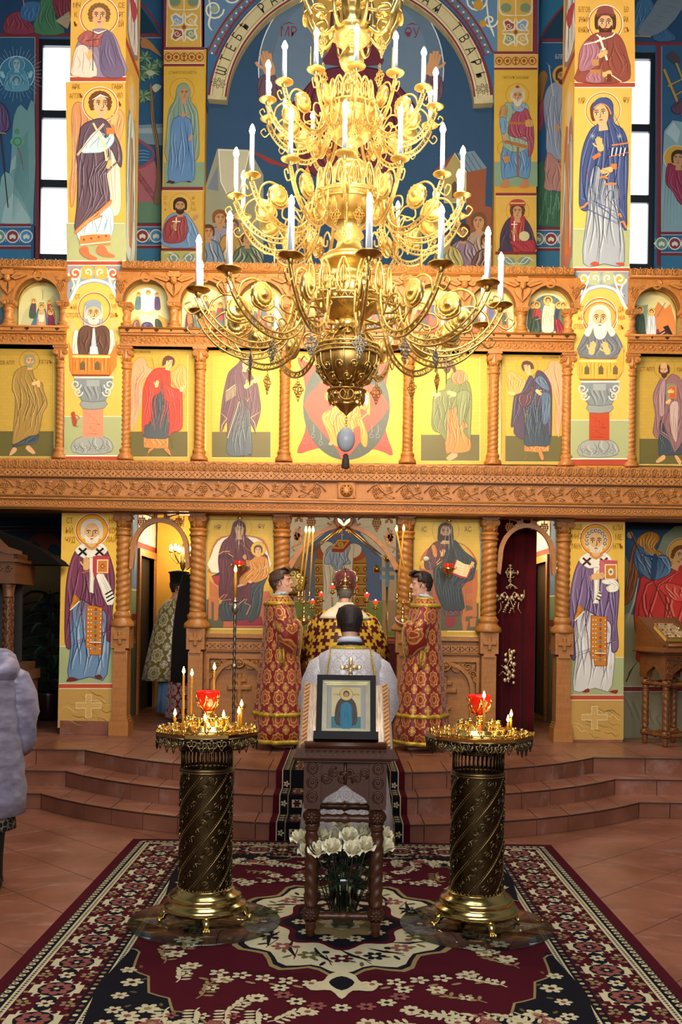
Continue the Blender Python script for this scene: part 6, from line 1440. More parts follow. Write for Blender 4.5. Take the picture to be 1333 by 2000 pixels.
# outer left and right
e,p=icon_board('dim gold icon of a grey-bearded saint in an ochre cloak',-70,682,110,902,Y2,G2);field(p,V5,(-200,610,352,1312),(-150,645,335,1275),1118)
p.circ('7a5a20',182,680,62,3,30);p.shape('3c4650',[(85,1215),(90,1180),(230,1130),(222,1190),(150,1200)],'20262c','6f7a84',5,seed=51);p.poly('d0a070',[(57,1270),(80,1220),(105,1225),(95,1250)],2);p.poly('d0a070',[(158,1225),(180,1205),(220,1250),(200,1258)],2)
p.shape('3c4650',[(150,725),(190,720),(185,800),(160,830)],'20262c',None,2);p.shape('9c7a34',[(155,715),(195,725),(215,790),(262,820),(270,865),(295,950),(265,1010),(240,1130),(180,1150),(85,1200),(80,1150),(95,960),(90,890),(75,860),(85,770),(110,735)],'5c4214','d8b868',14,seed=52)
head(p,185,685,36,'cf9f68','8a8a6c','man',beard=('8a8a70',.1),rim=None,dx=.3);hand(p,215,822,26,-.3);hand(p,240,830,24,-1.5)
p.text('7a5a1c','СВ АПЛ',45,705,34,sx=.7);p.text('7a5a1c','ПЕТРЪ',285,702,34,sx=.7)
p.build('painting',IC,e)
e,p=icon_board('dim gold icon of a bald saint in mauve holding a book',1238,692,1400,910,Y2,G2);field(p,(1230,680,8.699),(55,150,1480,1995),(170,235,1400,1975),1540)
p.circ('7a5a20',597,335,178,4,40);p.shape('3c444a',[(520,1230),(640,1230),(760,1500),(890,1640),(890,1800),(640,1815),(500,1810)],'1c2226','7a848c',10,seed=53,w=3);p.poly('cf9f68',[(450,1920),(560,1820),(610,1830),(600,1890),(490,1950)],2);p.poly('cf9f68',[(770,1830),(810,1825),(890,1930),(850,1975),(800,1900)],2)
p.shape('8a6262',[(540,510),(620,560),(700,450),(820,470),(900,580),(960,800),(960,1300),(890,1600),(800,1740),(750,1740),(540,1210),(500,1520),(400,1440),(440,1150),(405,900),(420,740)],'4c2a2c','c8a8a4',16,seed=54,w=3)
p.shape('a88484',[(500,760),(560,560),(615,560),(600,1000),(590,1140),(505,1130)],'5c3436','d8bcb4',4,seed=55,w=3);p.shape('c0a498',[(690,980),(780,900),(840,1000),(800,1600),(700,1350)],'7a5450','e8d4c8',4,seed=56,w=3)
p.poly('7a8468',[(630,605),(800,605),(800,640),(660,640),(660,880),(625,880)]);p.rect('b85a24',665,640,800,860);p.frame('d8a050',[(675,650),(790,650),(790,850),(675,850)],8);hand(p,690,740,62,.1);hand(p,670,900,60,2.6)
head(p,590,380,98,'cfa070','4a2418','none',beard=('4a2418',.35),rim=None,dx=-.35);p.poly('cfa070',[(520,330),(545,265),(600,250),(635,280),(630,340),(560,350)],2)
p.text('7a3a1c','СТ АПЛ',300,390,92,sx=.7);p.text('7a3a1c','ПАВЕЛЪ',940,400,92,sx=.7)
p.build('painting',IC,e)
# ---- lower tier: mother and child, seated Christ
G1='local tier icons';Y1=YI+.065
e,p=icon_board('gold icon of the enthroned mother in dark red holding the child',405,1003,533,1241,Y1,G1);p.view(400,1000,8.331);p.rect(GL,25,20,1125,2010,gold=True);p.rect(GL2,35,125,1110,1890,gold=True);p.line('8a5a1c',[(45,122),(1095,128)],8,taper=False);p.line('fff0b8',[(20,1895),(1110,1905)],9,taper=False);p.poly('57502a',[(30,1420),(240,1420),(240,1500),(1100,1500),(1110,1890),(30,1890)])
p.poly('b8672c',[(85,900),(80,700),(190,450),(380,380),(720,380),(960,450),(1050,650),(1050,900),(960,900),(100,1000)],2);p.poly('ece0c4',[(110,980),(110,700),(215,480),(390,400),(720,400),(920,470),(1030,680),(1020,980)],2)
for i in range(8):p.line('b8532c',[(160+i*4,940-i*80),(230+i*20,620-i*30)],3)
p.poly('a8281c',[(110,1050),(250,1020),(260,1200),(170,1180)],1);p.poly('20241f',[(105,1050),(250,970),(260,1030)]);p.poly('bb6a26',[(70,1090),(220,1200),(240,1430),(215,1760),(150,1770),(150,1480),(110,1440),(110,1740),(60,1740)]);p.frame('e8a85c',[(70,1100),(215,1215),(235,1420),(75,1380)],6)
p.poly('b8602c',[(900,1290),(1050,1290),(1100,1450),(1100,1880),(300,1880),(310,1780),(900,1780)]);p.poly('8a1c20',[(480,1780),(930,1700),(960,1850),(480,1850)],1)
p.shape('363c3a',[(300,1430),(980,1070),(960,1200),(900,1650),(740,1800),(690,1740),(280,1760)],'141816','6c7472',12,seed=61,w=4)
p.shape('5c1a20',[(440,300),(470,180),(560,135),(650,190),(670,300),(660,390),(760,470),(960,660),(1030,760),(990,1050),(760,1180),(740,1500),(640,1400),(480,1500),(300,1430),(240,1400),(230,1200),(250,1060),(225,850),(230,700),(290,500),(400,400)],'2e0a10','8a4448',16,seed=62,w=4)
p.line('d08a4c',[(230,1430),(310,1350),(370,1340),(290,1440),(430,1420),(400,1500),(560,1500),(650,1420),(690,1420),(650,1480),(750,1520),(680,1670)],14,taper=False);p.line('d08a4c',[(500,440),(740,640)],14)
for i in range(8):p.line('1c0a0c',[(245+i*27,690-i*2),(245+i*27,760)],15,taper=False)
p.line('d99a50',[(235,690),(300,645),(410,640),(390,680),(470,730)],12,taper=False);p.circ('8a4a20',560,255,205,4,44)
head(p,565,290,108,'d8ae74','5c1a20','none',rim=None,dx=.1);p.poly('5c1a20',[(445,290),(470,180),(560,135),(650,190),(675,300),(650,380),(640,260),(565,225),(490,260),(480,370)],2);p.line('d08a4c',[(475,270),(565,225),(655,275)],10,sm=2)
p.ell(GL2,875,605,122,gold=True);p.circ('9a5a20',875,605,122,5,30)
p.shape('cc8424',[(760,780),(830,720),(940,720),(1020,760),(1050,900),(1040,1020),(980,1090),(830,1150),(730,1120),(660,1195),(570,1180),(590,1050),(740,920),(680,880),(660,790)],'8a4a10','f4c868',14,seed=63,w=4);p.line('8a3a14',[(790,840),(930,830)],16);p.line('8a3a14',[(800,880),(920,870)],8)
head(p,872,625,75,'d8ae74','54301a','man',rim=None,dx=-.1);hand(p,660,745,50,-1.6);p.poly('dcb680',[(530,1225),(560,1180),(630,1175),(620,1200)],2);p.poly('dcb680',[(710,1140),(740,1115),(780,1140),(740,1160)],2);p.line('ece4d4',[(950,925),(1010,875)],22);p.line('dcb680',[(470,1300),(560,1250)],2)
p.text('8a4a1c','НР',215,280,105,sx=.8);p.text('8a4a1c','ѲУ',925,275,105,sx=.8);p.line('8a4a1c',[(180,165),(290,170)],6);p.line('8a4a1c',[(880,180),(980,180)],6)
p.build('painting',IC,e)
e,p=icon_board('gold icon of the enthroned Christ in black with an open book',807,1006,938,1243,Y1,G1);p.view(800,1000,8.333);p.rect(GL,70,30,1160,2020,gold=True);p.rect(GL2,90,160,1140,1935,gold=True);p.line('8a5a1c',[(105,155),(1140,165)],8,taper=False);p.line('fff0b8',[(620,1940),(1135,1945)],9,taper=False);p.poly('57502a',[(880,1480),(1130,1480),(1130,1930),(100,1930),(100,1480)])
p.poly('b05a20',[(180,1400),(165,900),(210,700),(330,570),(500,500),(800,490),(980,600),(1090,760),(1110,900),(1090,1500),(880,1500)],2);p.poly(GL2,[(200,920),(250,740),(400,570),(800,510),(960,620),(1070,790),(1050,1000)],2,gold=True)
p.shape('b8641f',[(860,1230),(910,1180),(920,1800),(850,1800)],'7a3a10','eca85c',2,sm=0,seed=70);p.poly('b8641f',[(930,1330),(1090,1320),(1090,1420),(930,1430)]);p.poly('b8641f',[(930,1610),(1090,1580),(1090,1680),(900,1710)]);p.poly('b8641f',[(1030,1120),(1090,1050),(1100,1700),(1030,1720)]);p.poly('b86a28',[(860,1780),(960,1780),(930,1930),(870,1930)],1);p.poly('b86a28',[(985,1740),(1090,1720),(1070,1870),(990,1870)],1)
for y in(1400,1640):p.poly('b8641f',[(80,y-20),(190,y-20),(190,y+160),(80,y+160)]);p.line('eca85c',[(80,y-22),(190,y-22)],8,taper=False)
p.poly('8a1c18',[(600,1700),(720,1700),(760,1780),(700,1880),(600,1860)],2)
p.shape('6a3a34',[(560,1580),(840,1580),(830,1680),(600,1690)],'401c1c','9a6a64',7,seed=71,w=4)
p.shape('63342c',[(330,580),(440,480),(620,500),(640,560),(560,760),(440,850),(440,930),(280,930),(240,840),(280,700)],'381812','90605a',10,seed=72,w=4);p.shape('c8842a',[(360,570),(400,530),(440,600),(450,720),(400,720)],'8a4a14',None,2)
p.shape('2c332f',[(640,520),(720,460),(780,490),(900,640),(1060,770),(1090,860),(1060,1000),(1020,1100),(880,1150),(840,1220),(890,1480),(880,1580),(700,1600),(560,1560),(430,1290),(390,950),(470,860),(560,780),(600,620)],'10140f','6a746f',18,seed=73,w=4)
for i in range(6):p.line('5f6b66',[(560+i*50,1150+i*10),(600+i*40,1330),(620+i*42,1520)],9,sm=2)
p.circ('8a4a20',590,295,218,4,44);head(p,590,330,132,'d8ae74','3c2012','long',beard=('3c2012',.12),rim=None)
p.poly('d8ae74',[(500,520),(540,460),(650,470),(620,520)],1);hand(p,545,680,72,-1.2);p.line('d8ae74',[(440,830),(500,760)],44)
p.poly('b02018',[(680,1000),(755,770),(900,850),(1030,870),(950,1080),(830,1075)]);p.poly('ecd8a0',[(705,985),(775,780),(895,845),(860,1045)]);p.poly('e8d090',[(895,845),(1010,870),(930,1060),(860,1045)])
for i in range(4):p.line('7a4a20',[(765-i*15,840+i*42),(870-i*8,880+i*42)],8);p.line('7a4a20',[(890-i*8,885+i*42),(985-i*14,905+i*38)],8)
hand(p,1020,850,66,2.2);p.line('e8a050',[(530,1560),(560,1600)],1)
p.text('8a3a1c','IС',245,320,115,sx=.75);p.text('8a3a1c','ХС',955,320,115,sx=.75);p.line('8a3a1c',[(215,215),(300,205)],7);p.line('8a3a1c',[(905,215),(1000,210)],7)
p.build('painting',IC,e)
# ---- feast tier: arched little icons
Y3=YI+.115
FEAST=[]
def mini(p,x,y,h,robe,dk,hair='50301c',halo=True,lean=0,cl=None):
 """tiny standing figure, head top at y, height h"""
 r=h*.085;hd=(x+lean*h*.5,y+r)
 p.shape(robe,[(x-h*.16,y+h),(x-h*.17+lean*h*.2,y+h*.55),(hd[0]-h*.12,y+h*.25),(hd[0],y+h*.16),(hd[0]+h*.12,y+h*.25),(x+h*.17+lean*h*.2,y+h*.55),(x+h*.16,y+h)],dk,None,4,w=h*.008,seed=int(x))
 if cl:p.poly(cl,[(hd[0]-h*.1,y+h*.25),(hd[0]+h*.05,y+h*.2),(x+h*.14,y+h*.7),(x-h*.05,y+h*.75)],2)
 if halo:p.ell('e0b850',hd[0],hd[1],r*1.7,n=14);p.circ('b07a30',hd[0],hd[1],r*1.7,r*.2,14)
 p.ell(hair,hd[0],hd[1]-r*.15,r*1.0,r*1.1,10);p.ell('d0a070',hd[0],hd[1]+r*.15,r*.7,r*.9,10)
for k,c,x in ARCH:
 zs_=zspring();a,b=x-45.5*S,x+45.5*S;z0=zt(646)
 e=empty('feast_icon',(x,Y3,z0),'small arched feast icon '+arcname(k),'icon','feast tier icons')
 out_=[(a,z0)]+[(b,z0)]+arc(x,zs_,46*S,0,180,20)
 m=MB();m.prism(out_,Y3,Y3+.02);mk('board',m,BOARD,e)
 p=Paint(Y=Y3);wx=45*S
 def LM(u,v,x=x,z0=z0):return Vector((x+u*S,Y3,z0+v*S))
 p.base=p.map=LM # u,v in pixels, v up
 # flip y so drawing code (y down) works
 p.base=p.map=lambda u,v,x=x,z0=z0:Vector((x+u*S,Y3,z0+(96-v)*S))
 ol=[(-45,96),(45,96)]+[(45*cos(radians(t)),52-45*sin(radians(t))) for t in range(0,181,9)]
 p.poly('c8c48c' if k%3 else 'd8cf9a',ol)
 sd=random.Random(k)
 if k==1:
  p.poly('b4b486',[(-45,96),(-35,60),(-12,30),(-18,50),(-5,96)],1);p.poly('a9ac7c',[(45,96),(40,50),(22,25),(10,40),(14,96)],1);p.poly('3f6a84',[(-26,96),(-10,60),(-4,40),(4,40),(10,60),(20,96)],1)
  mini(p,0,44,48,'d0a070','8a5a3c');p.poly('d8d0b8',[(-6,64),(6,64),(5,78),(-5,78)]);mini(p,-18,34,36,'3f5a3c','22301f',lean=.12,cl='5c3f54');mini(p,17,36,30,'b8433c','6a201e',lean=-.1);mini(p,22,46,30,'a86a40','5c3620',lean=-.12);mini(p,21,56,38,'7a2340','40101f',lean=-.15);p.line('2a2a34',[(2,14),(2,34)],2.4)
 elif k==2:
  p.poly('d9d2b4',[(-45,96),(-30,74),(-10,58),(5,64),(22,55),(45,80),(45,96)],1);p.ell('dde6e2',0,32,22,24);p.circ('b8c8c8',0,32,19,1,24);mini(p,0,14,36,'f2f0e4','c4c4b8');mini(p,-20,18,32,'5c7c84','34505a',lean=.08);mini(p,19,18,32,'5c4a78','34284c',lean=-.08)
  p.poly('c89c3c',[(-45,96),(-40,78),(-20,64),(-10,80),(-25,96)],1);p.poly('c89c3c',[(25,96),(20,60),(40,70),(45,96)],1);p.shape('b88a7c',[(-30,94),(-28,78),(-20,72),(-16,84),(-14,94)],'74504a',None,3);p.shape('6c5890',[(-12,92),(-8,78),(6,78),(10,90)],'40345c',None,3);p.shape('4f6240',[(18,90),(16,70),(26,76),(28,92)],'2c3a24',None,3)
 elif k==9:
  p.ell('4f6a74',0,48,33,38);
  for i in range(12):p.line('a8bcc0',[(0,48),(33*cos(i*.52),48+38*sin(i*.52))],1.4)
  p.poly('2c3f68',[(-18,96),(-12,84),(12,84),(20,96)]);p.line('5c5c4c',[(-36,94),(-2,86)],6,taper=False);p.line('5c5c4c',[(2,86),(36,94)],6,taper=False);mini(p,0,16,66,'ded8b0','9a9468');p.poly('d8c890',[(2,24),(14,28),(12,50),(6,44)],1)
  for xx3,c1,d1 in((-30,'4a6044','283624'),(-22,'a83c34','5c1c18'),(22,'34405c','1c2434'),(30,'5c7050','34402c')):mini(p,xx3,26,52,c1,d1)
  p.shape('3f5640',[(-34,88),(-30,60),(-18,56),(-14,86)],'223022',None,4);p.shape('b02f3c',[(14,60),(24,62),(36,90),(20,90)],'6a141e',None,4);p.line('d0a070',[(-14,56),(-24,60)],3)
 elif k==10:
  p.poly('7c9480',[(-45,80),(-30,30),(-10,26),(-14,96),(-45,96)],1);p.poly('c87c3c',[(-20,96),(0,40),(10,20),(24,34),(34,24),(45,60),(45,96)],1);p.poly('7a2f30',[(-18,80),(12,74),(14,84),(-16,90)]);mini(p,-3,36,52,'ccd0d0','84909a');p.line('5c5450',[(8,50),(24,22)],5);mini(p,-34,30,60,'5c1f34','2f0f1a');mini(p,-26,32,58,'3a4c34','1f2a1c');p.poly('4a1f24',[(-6,92),(26,74),(30,82),(0,100)]);p.line('d8d4cc',[(4,92),(24,80)],5);p.poly('20140f',[(20,70),(30,66),(40,86),(30,84)])
 else:
  p.poly(sd.choice(['9aa07c','b0a070','8f9a84']),[(-45,96),(-40,60),(-20,36),(-8,60),(0,96)],1);p.poly(sd.choice(['c89a5c','a8a888','b8aa78']),[(45,96),(42,50),(22,30),(10,56),(4,96)],1)
  cols=['3f5240','a83c34','4a5a7c','c86a30','6a2f48','4f7078','8a7a3c'];n_=5
  for i in range(n_):
   cc=sd.choice(cols);mini(p,-28+i*14+sd.uniform(-3,3),40+sd.uniform(-8,8),46,cc,'2a2020',cl=sd.choice(cols))
  mini(p,0,22,50,'b8532c','6a2418',cl='3f5a84')
 p.poly('f4ecc4',[(-1,0)]*3) if False else None
 p.build('painting',IC,e)
# ---- right bay archangel fresco, left bay painted dark as it lies in shade
p=Paint(Y=10.95);p.view(1200,1000,4.346)
p.rect('30506e',60,60,900,1500);p.rect('1f2f40',60,60,900,150);p.poly('6f7a5c',[(60,430),(120,420),(200,700),(140,900),(100,1480),(60,1480)],2);p.poly('87906c',[(380,300),(420,200),(520,120),(700,110),(900,200),(900,1480),(160,1480),(200,900),(240,560)],1);p.poly('9c9468',[(60,900),(250,900),(900,1000),(900,1480),(60,1480)],2)
p.shape('8a4f2c',[(200,250),(150,330),(120,500),(90,700),(90,790),(150,740),(190,620),(215,520)],'4f2814','c89060',9,seed=81,w=2.4);p.line('b8b0a8',[(210,560),(170,760),(100,960)],16);p.shape('c8842c',[(195,250),(240,190),(310,165),(375,190),(385,240),(350,310),(420,360),(290,370),(240,330)],'7a3f14','f0cc80',8,seed=82,w=2.4)
p.ell('d9a03c',578,350,122);p.circ('b0402c',578,350,122,6,40);p.circ('f0e4c8',578,350,128,4,40)
p.shape('b8322c',[(245,540),(450,520),(520,440),(640,420),(800,600),(900,900),(900,1300),(250,1300),(200,1100),(170,900),(190,720),(215,640)],'6a1014','ec8a78',18,seed=83,w=3.4)
p.shape('c84438',[(380,640),(460,600),(600,650),(578,760),(460,720)],'7a1818','f4b0a0',5,seed=84,w=3);p.shape('54718e',[(180,330),(210,280),(320,380),(440,370),(490,480),(450,540),(330,580),(220,520),(170,430)],'22384f','a9bfd0',10,seed=85,w=3);p.shape('2f4a68',[(330,375),(365,375),(350,560),(310,560)],'1c2c40',None,0)
head(p,560,380,82,'d8a468','7a4424','curl',rim=None,dx=.3,tilt=.45);p.line('8a5a3c',[(160,200),(205,300)],40);p.ell('c89468',135,195,24,30);p.line('4a3020',[(115,130),(470,880)],8,taper=False)
p.rect('7a2c28',60,1485,900,1520);p.line('e8e0c8',[(60,1480),(900,1480)],4,taper=False);p.line('e8e0c8',[(60,1523),(900,1523)],4,taper=False);p.rect('8a8264',60,1526,900,1960)
for i in range(10):p.line(('5c5640','a8a080')[i%2],[(70+i*40,1560+i*20),(120+i*30,1640+i*14),(160+i*30,1760+i*8)],5,sm=3)
p.line('4a3a24',[(160,1320),(100,1440),(130,1360),(200,1260)],10)
p.build('archangel_fresco',FR,wr,label='archangel in a red robe drawing a lance, painted on a dim blue wall')
p=Paint(Y=12.6);p.view(0,990,4.446)
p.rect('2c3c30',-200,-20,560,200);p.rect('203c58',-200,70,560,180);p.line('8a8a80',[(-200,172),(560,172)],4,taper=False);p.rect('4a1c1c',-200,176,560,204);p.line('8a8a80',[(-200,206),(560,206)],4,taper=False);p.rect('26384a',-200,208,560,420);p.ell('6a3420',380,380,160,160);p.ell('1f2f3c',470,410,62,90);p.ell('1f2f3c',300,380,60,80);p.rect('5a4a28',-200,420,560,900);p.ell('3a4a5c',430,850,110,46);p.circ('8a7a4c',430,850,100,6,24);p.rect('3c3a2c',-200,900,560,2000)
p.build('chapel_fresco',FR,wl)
# ---- painted prepared throne on the low apse wall, seen through the central doorway
p=Paint(Y=YA-.02);p.view(560,990,5.796)
Yq=YA-.02
m=MB();a,b=P(540,1262,Yq+.005),P(802,1000,Yq+.005);m.box(a.x-.3,b.x+.3,Yq+.004,Yq+.018,SOL,b.z+.15);tp=mk('wall_painted_screen',m,mat('screen_plaster','6f7f92',.85),kind='structure')
p.rect('64799a',-150,30,1500,1080);p.rect('8a9a52',-150,1070,1500,1470);p.line('e0e0c8',[(-150,1070),(1500,1070)],5,taper=False);p.rect('8c4a24',-150,1470,1500,1530);p.rect('b0823c',-150,1530,1500,1640);p.line('e0d8b8',[(-150,1468),(1500,1468)],5,taper=False)
for i in range(10):p.circ('5c3018',60+i*130,1585,42,8,16);p.ell('5c3018',60+i*130,1585,22,n=6)
p.poly('ded6ba',[(40,100),(560,60),(500,240),(280,420),(130,640),(40,690)],1);p.poly('ded6ba',[(760,60),(1240,100),(1240,720),(1100,600),(950,430),(840,300)],1);p.poly('b8906c',[(60,560),(200,470),(220,1060),(60,1060)]);p.poly('c8b090',[(1080,540),(1240,560),(1250,1060),(1080,1060)]);p.poly('b89a78',[(1090,1060),(1240,1060),(1230,1420),(1080,1400)],1)
for x,y in((360,160),(400,220),(330,230),(910,160),(940,230),(880,240)):p.line('6a5a4c',[(x-50,y),(x+50,y-14)],6)
p.poly('b8863a',[(315,620),(360,560),(900,570),(905,640),(890,1240),(330,1240)]);
for r_ in range(5):
 p.line('6a3a14',[(320,640+r_*120),(900,640+r_*120)],9,taper=False);p.line('e8cc84',[(320,655+r_*120),(900,655+r_*120)],7,taper=False)
 for c_ in range(7):p.ell('7a4418',350+c_*90,705+r_*120,26,34,4);p.ell('d8a850',350+c_*90,705+r_*120,12,18,4)
p.poly('b05a30',[(335,500),(380,470),(470,540),(400,600),(345,560)],2);p.poly('b05a30',[(880,530),(830,500),(720,600),(740,625),(860,590)],2);p.poly('e8dcc0',[(380,430),(420,395),(520,410),(500,520),(420,530)],2);p.poly('e8dcc0',[(850,460),(790,420),(720,430),(700,560),(760,580),(830,540)],2)
p.shape('e8dfc4',[(410,600),(440,500),(540,420),(740,420),(760,500),(730,900),(725,1240),(430,1240),(420,900)],'b0a078','ffffff',7,seed=90,w=3);p.shape('a9b8c8',[(460,480),(540,440),(720,430),(690,560),(730,640),(640,660),(620,760),(560,720),(500,650),(430,640)],'5c7088','e0e8ee',8,seed=91,w=3)
p.poly('a8442a',[(512,470),(515,510),(640,515),(725,420),(720,380)]);p.poly('d8a848',[(512,470),(580,370),(720,378),(640,475)]);p.poly('b0502c',[(540,455),(592,390),(690,392),(628,460)]);p.ell('d8a848',612,425,36,30,8);p.ell('7a8a9a',612,425,16,14,8)
p.poly('c8c0b0',[(622,280),(632,280),(634,370),(622,370)]);p.line('c8c0b0',[(605,315),(652,318)],8,taper=False);p.ell('b06a3c',620,1240,110,60)
p.build('throne_painting',FR,tp,label='painted throne with draped cloth, cushions and a jewelled book')
# ================================================================ carpets
paint_mat('carpet_wool',.95,0,.1,.25)
MAR,BLK,CRM,TAN,PNK,OLI='420915','110f16','b8ac88','86724a','7f463f','565030'
class Rug(Paint):
 lv=0
 def __init__(s,fn):
  s.base=s.map=fn;s.nrm=Vector((0,0,1));s.v=[];s.f=[];s.c=[];s.mi=[];s.k=0
def _rug_raw(s,vs2,fs,col,mi=0):
 s.k=(s.k+1)%24;off=s.nrm*(.0006*s.lv+.000022*s.k);o=len(s.v)
 c=hx(col) if isinstance(col,str) else col
 for x,y in vs2:s.v.append(tuple(s.map(x,y)+off))
 for f in fs:s.f.append(tuple(i+o for i in f));s.c.append(c);s.mi.append(mi)
Rug.raw=_rug_raw
def flower(p,x,y,r,c,c2,n=5,a0=0,up=1):
 l_=p.lv;p.lv=l_+up;p.k=0
 for i in range(n):
  a=a0+2*pi*i/n;p.ell(c,x+r*.6*cos(a),y+r*.6*sin(a),r*.42,r*.3,6,a)
 p.ell(c2,x,y,r*.3,n=6);p.lv=l_
def sprig(p,x,y,ang,L,c,seed=0,fl=CRM):
 p.k=0
 R=random.Random(seed);pts=[(x+L*t*cos(ang+.5*sin(t*2.5)),y+L*t*sin(ang+.5*sin(t*2.5))) for t in[i/6 for i in range(7)]]
 p.line(c,pts,.008,taper=False)
 for i in range(1,7):
  for e in(-1,1):
   a=ang+e*.9;q=pts[i];p.ell(c,q[0]+.03*cos(a),q[1]+.03*sin(a),.026,.010,6,a)
 flower(p,pts[-1][0],pts[-1][1],.05,fl,R.choice([PNK,MAR,TAN]),6);flower(p,pts[3][0]+.03,pts[3][1],.034,fl,MAR,5)
CW=(-1.55,1.59,3.5,7.475);CXc,CYc=(CW[0]+CW[1])/2,5.49
m=MB();m.box(CW[0],CW[1],CW[2],CW[3],.0008,.012);
carpet=empty('carpet',(CXc,CYc,0),'large burgundy floral carpet with cream and black border under the lectern','carpet');mk('pile',m,mat('carpet_pile',MAR,.95,0,.2,40,sheen=.3),carpet)
p=Rug(lambda x,y:Vector((x,y,.0125)))
hw,y0,y1=(CW[1]-CW[0])/2,CW[2],CW[3]
def rr(col,ins):p.rect(col,CW[0]+ins,y0-2+0*ins,CW[1]-ins,y1-ins)
p.rect(MAR,CW[0]+.001,y0,CW[1]-.001,y1-.001)
def ring_band(c,a,b): # band inset between a and b on three visible sides
 p.rect(c,CW[0]+a,y0,CW[0]+b,y1-a);p.rect(c,CW[1]-b,y0,CW[1]-a,y1-a);p.rect(c,CW[0]+b,y1-b,CW[1]-b,y1-a)
ring_band(BLK,.06,.115);ring_band(CRM,.115,.15);ring_band(MAR,.15,.43);ring_band(BLK,.43,.475);ring_band(CRM,.475,.505)
p.rect(BLK,CW[0]+.06,y0+.06,CW[1]-.06,y0+.115);p.rect(CRM,CW[0]+.115,y0+.115,CW[1]-.115,y0+.15);p.rect(CRM,CW[0]+.475,y0+.475,CW[1]-.475,y0+.505)
p.lv=1;p.k=0
for side in(0,1,2):
 L=(y1-y0) if side<2 else(CW[1]-CW[0])
 def at(s,d,side=side):
  return(CW[0]+d,y1-s) if side==0 else((CW[1]-d,y1-s) if side==1 else(CW[0]+s,y1-d))
 n=int(L/.05)
 for i in range(1,n):
  s_=i*.05
  if s_<.07 or(side==2 and s_>L-.07):continue
  x,y=at(s_,.085);p.ell(CRM,x,y,.017,n=7);p.ell(MAR,x,y,.007,n=5);x,y=at(s_+.025,.07);p.ell(TAN,x,y,.007,n=5)
  for d in(.132,.49):
   if s_>d:x,y=at(s_,d);p.ell(BLK,x,y,.009,.009,4)
   if s_>d:x,y=at(s_+.025,d);p.ell(BLK,x,y,.009,.009,4)
  if s_>.45:x,y=at(s_,.452);p.ell((CRM,PNK,TAN)[i%3],x,y,.013,.013,6)
  if s_>.16:x,y=at(s_,.165);p.ell((BLK,TAN)[i%2],x,y,.012,.012,6);x,y=at(s_,.415);p.ell((TAN,BLK)[i%2],x,y,.012,.012,6)
 per=.34;k=int((L-.3)/per)
 for i in range(k+1):
  s_=.29+i*per
  if side==2 and(s_>L-.5 or s_<.4):continue
  def q(ds,dd):return at(s_+ds,.29+dd)
  p.k=0
  p.poly(CRM,[q(-.12,-.04),q(-.09,-.04),q(-.09,-.09),q(-.05,-.09),q(-.05,-.115),q(.05,-.115),q(.05,-.09),q(.09,-.09),q(.09,-.04),q(.12,-.04),q(.12,.04),q(.09,.04),q(.09,.09),q(.05,.09),q(.05,.115),q(-.05,.115),q(-.05,.09),q(-.09,.09),q(-.09,.04),q(-.12,.04)])
  x,y=q(0,0);p.ell(BLK,x,y,.085,n=12);flower(p,x,y,.075,PNK,CRM,8);flower(p,x,y,.04,BLK,CRM,6,up=2)
  for a in(-1,1):
   for b in(-1,1):x,y=q(a*.075,b*.065);p.ell(MAR,x,y,.017,n=6)
  x,y=q(.17,0);p.ell(BLK,x,y,.045,.09,8,0 if side<2 else pi/2);flower(p,x,y,.042,CRM,MAR,6)
  for b in(-1,1):
   x,y=q(.17,b*.095);flower(p,x,y,.035,TAN,BLK,5);x,y=q(.12,b*.105);p.ell(CRM,x,y,.012,n=5);x,y=q(.22,b*.105);p.ell(PNK,x,y,.012,n=5)
# field: mirrored quadrant
p.lv=2
fx0=hw-.51
def mir(fn):
 for ex in(-1,1):
  for ey in(-1,1):fn(ex,ey)
def corner(ex,ey):
 def q(u,v):return(CXc+ex*(fx0-u),CYc+ey*((y1-.51-CYc)-v))
 p.k=0
 p.poly(BLK,[q(0,0),q(.72,0),q(.66,.08),q(.5,.1),q(.44,.2),q(.34,.22),q(.3,.36),q(.2,.42),q(.16,.62),q(.07,.7),q(.05,.95),q(0,1.0)],2)
 p.line(TAN,[q(.72,0),q(.66,.08),q(.5,.1),q(.44,.2),q(.34,.22),q(.3,.36),q(.2,.42),q(.16,.62),q(.07,.7),q(.05,.95),q(0,1.0)],.012,taper=False,sm=2)
 for i,(u,v) in enumerate(((.08,.08),(.22,.09),(.36,.08),(.5,.05),(.09,.22),(.23,.24),(.08,.38),(.1,.54),(.05,.7),(.16,.16),(.3,.16))):x,y=q(u,v);flower(p,x,y,.055 if i%2 else.042,CRM,(PNK,MAR,TAN)[i%3],6);x,y=q(u+.05,v+.045);p.ell(OLI,x,y,.02,.01,5,i)
 for i,(u,v,a,L) in enumerate(((.55,.2,.6,.22),(.42,.36,.9,.25),(.3,.55,1.1,.22),(.2,.8,1.3,.25),(.75,.12,.3,.2))):x,y=q(u,v);sprig(p,x,y,atan2(-ey*sin(a),-ex*cos(a)),L,(CRM,TAN)[i%2],i)
mir(corner)
p.lv=3;p.k=0
def blob(c,k,n,rx,ry,amp,sm=2):p.poly(c,[(CXc+(rx*(1+amp*cos(n*t)))*cos(t),CYc+(ry*(1+amp*cos(n*t)))*sin(t)) for t in[2*pi*i/64 for i in range(64)]],0)
blob(TAN,0,12,.60,.80,.07);blob(BLK,0,12,.57,.77,.07);blob(CRM,0,12,.54,.74,.06);blob(MAR,0,8,.34,.42,.1);blob(BLK,0,8,.30,.38,.1);blob(TAN,0,8,.2,.25,.12)
p.lv=4
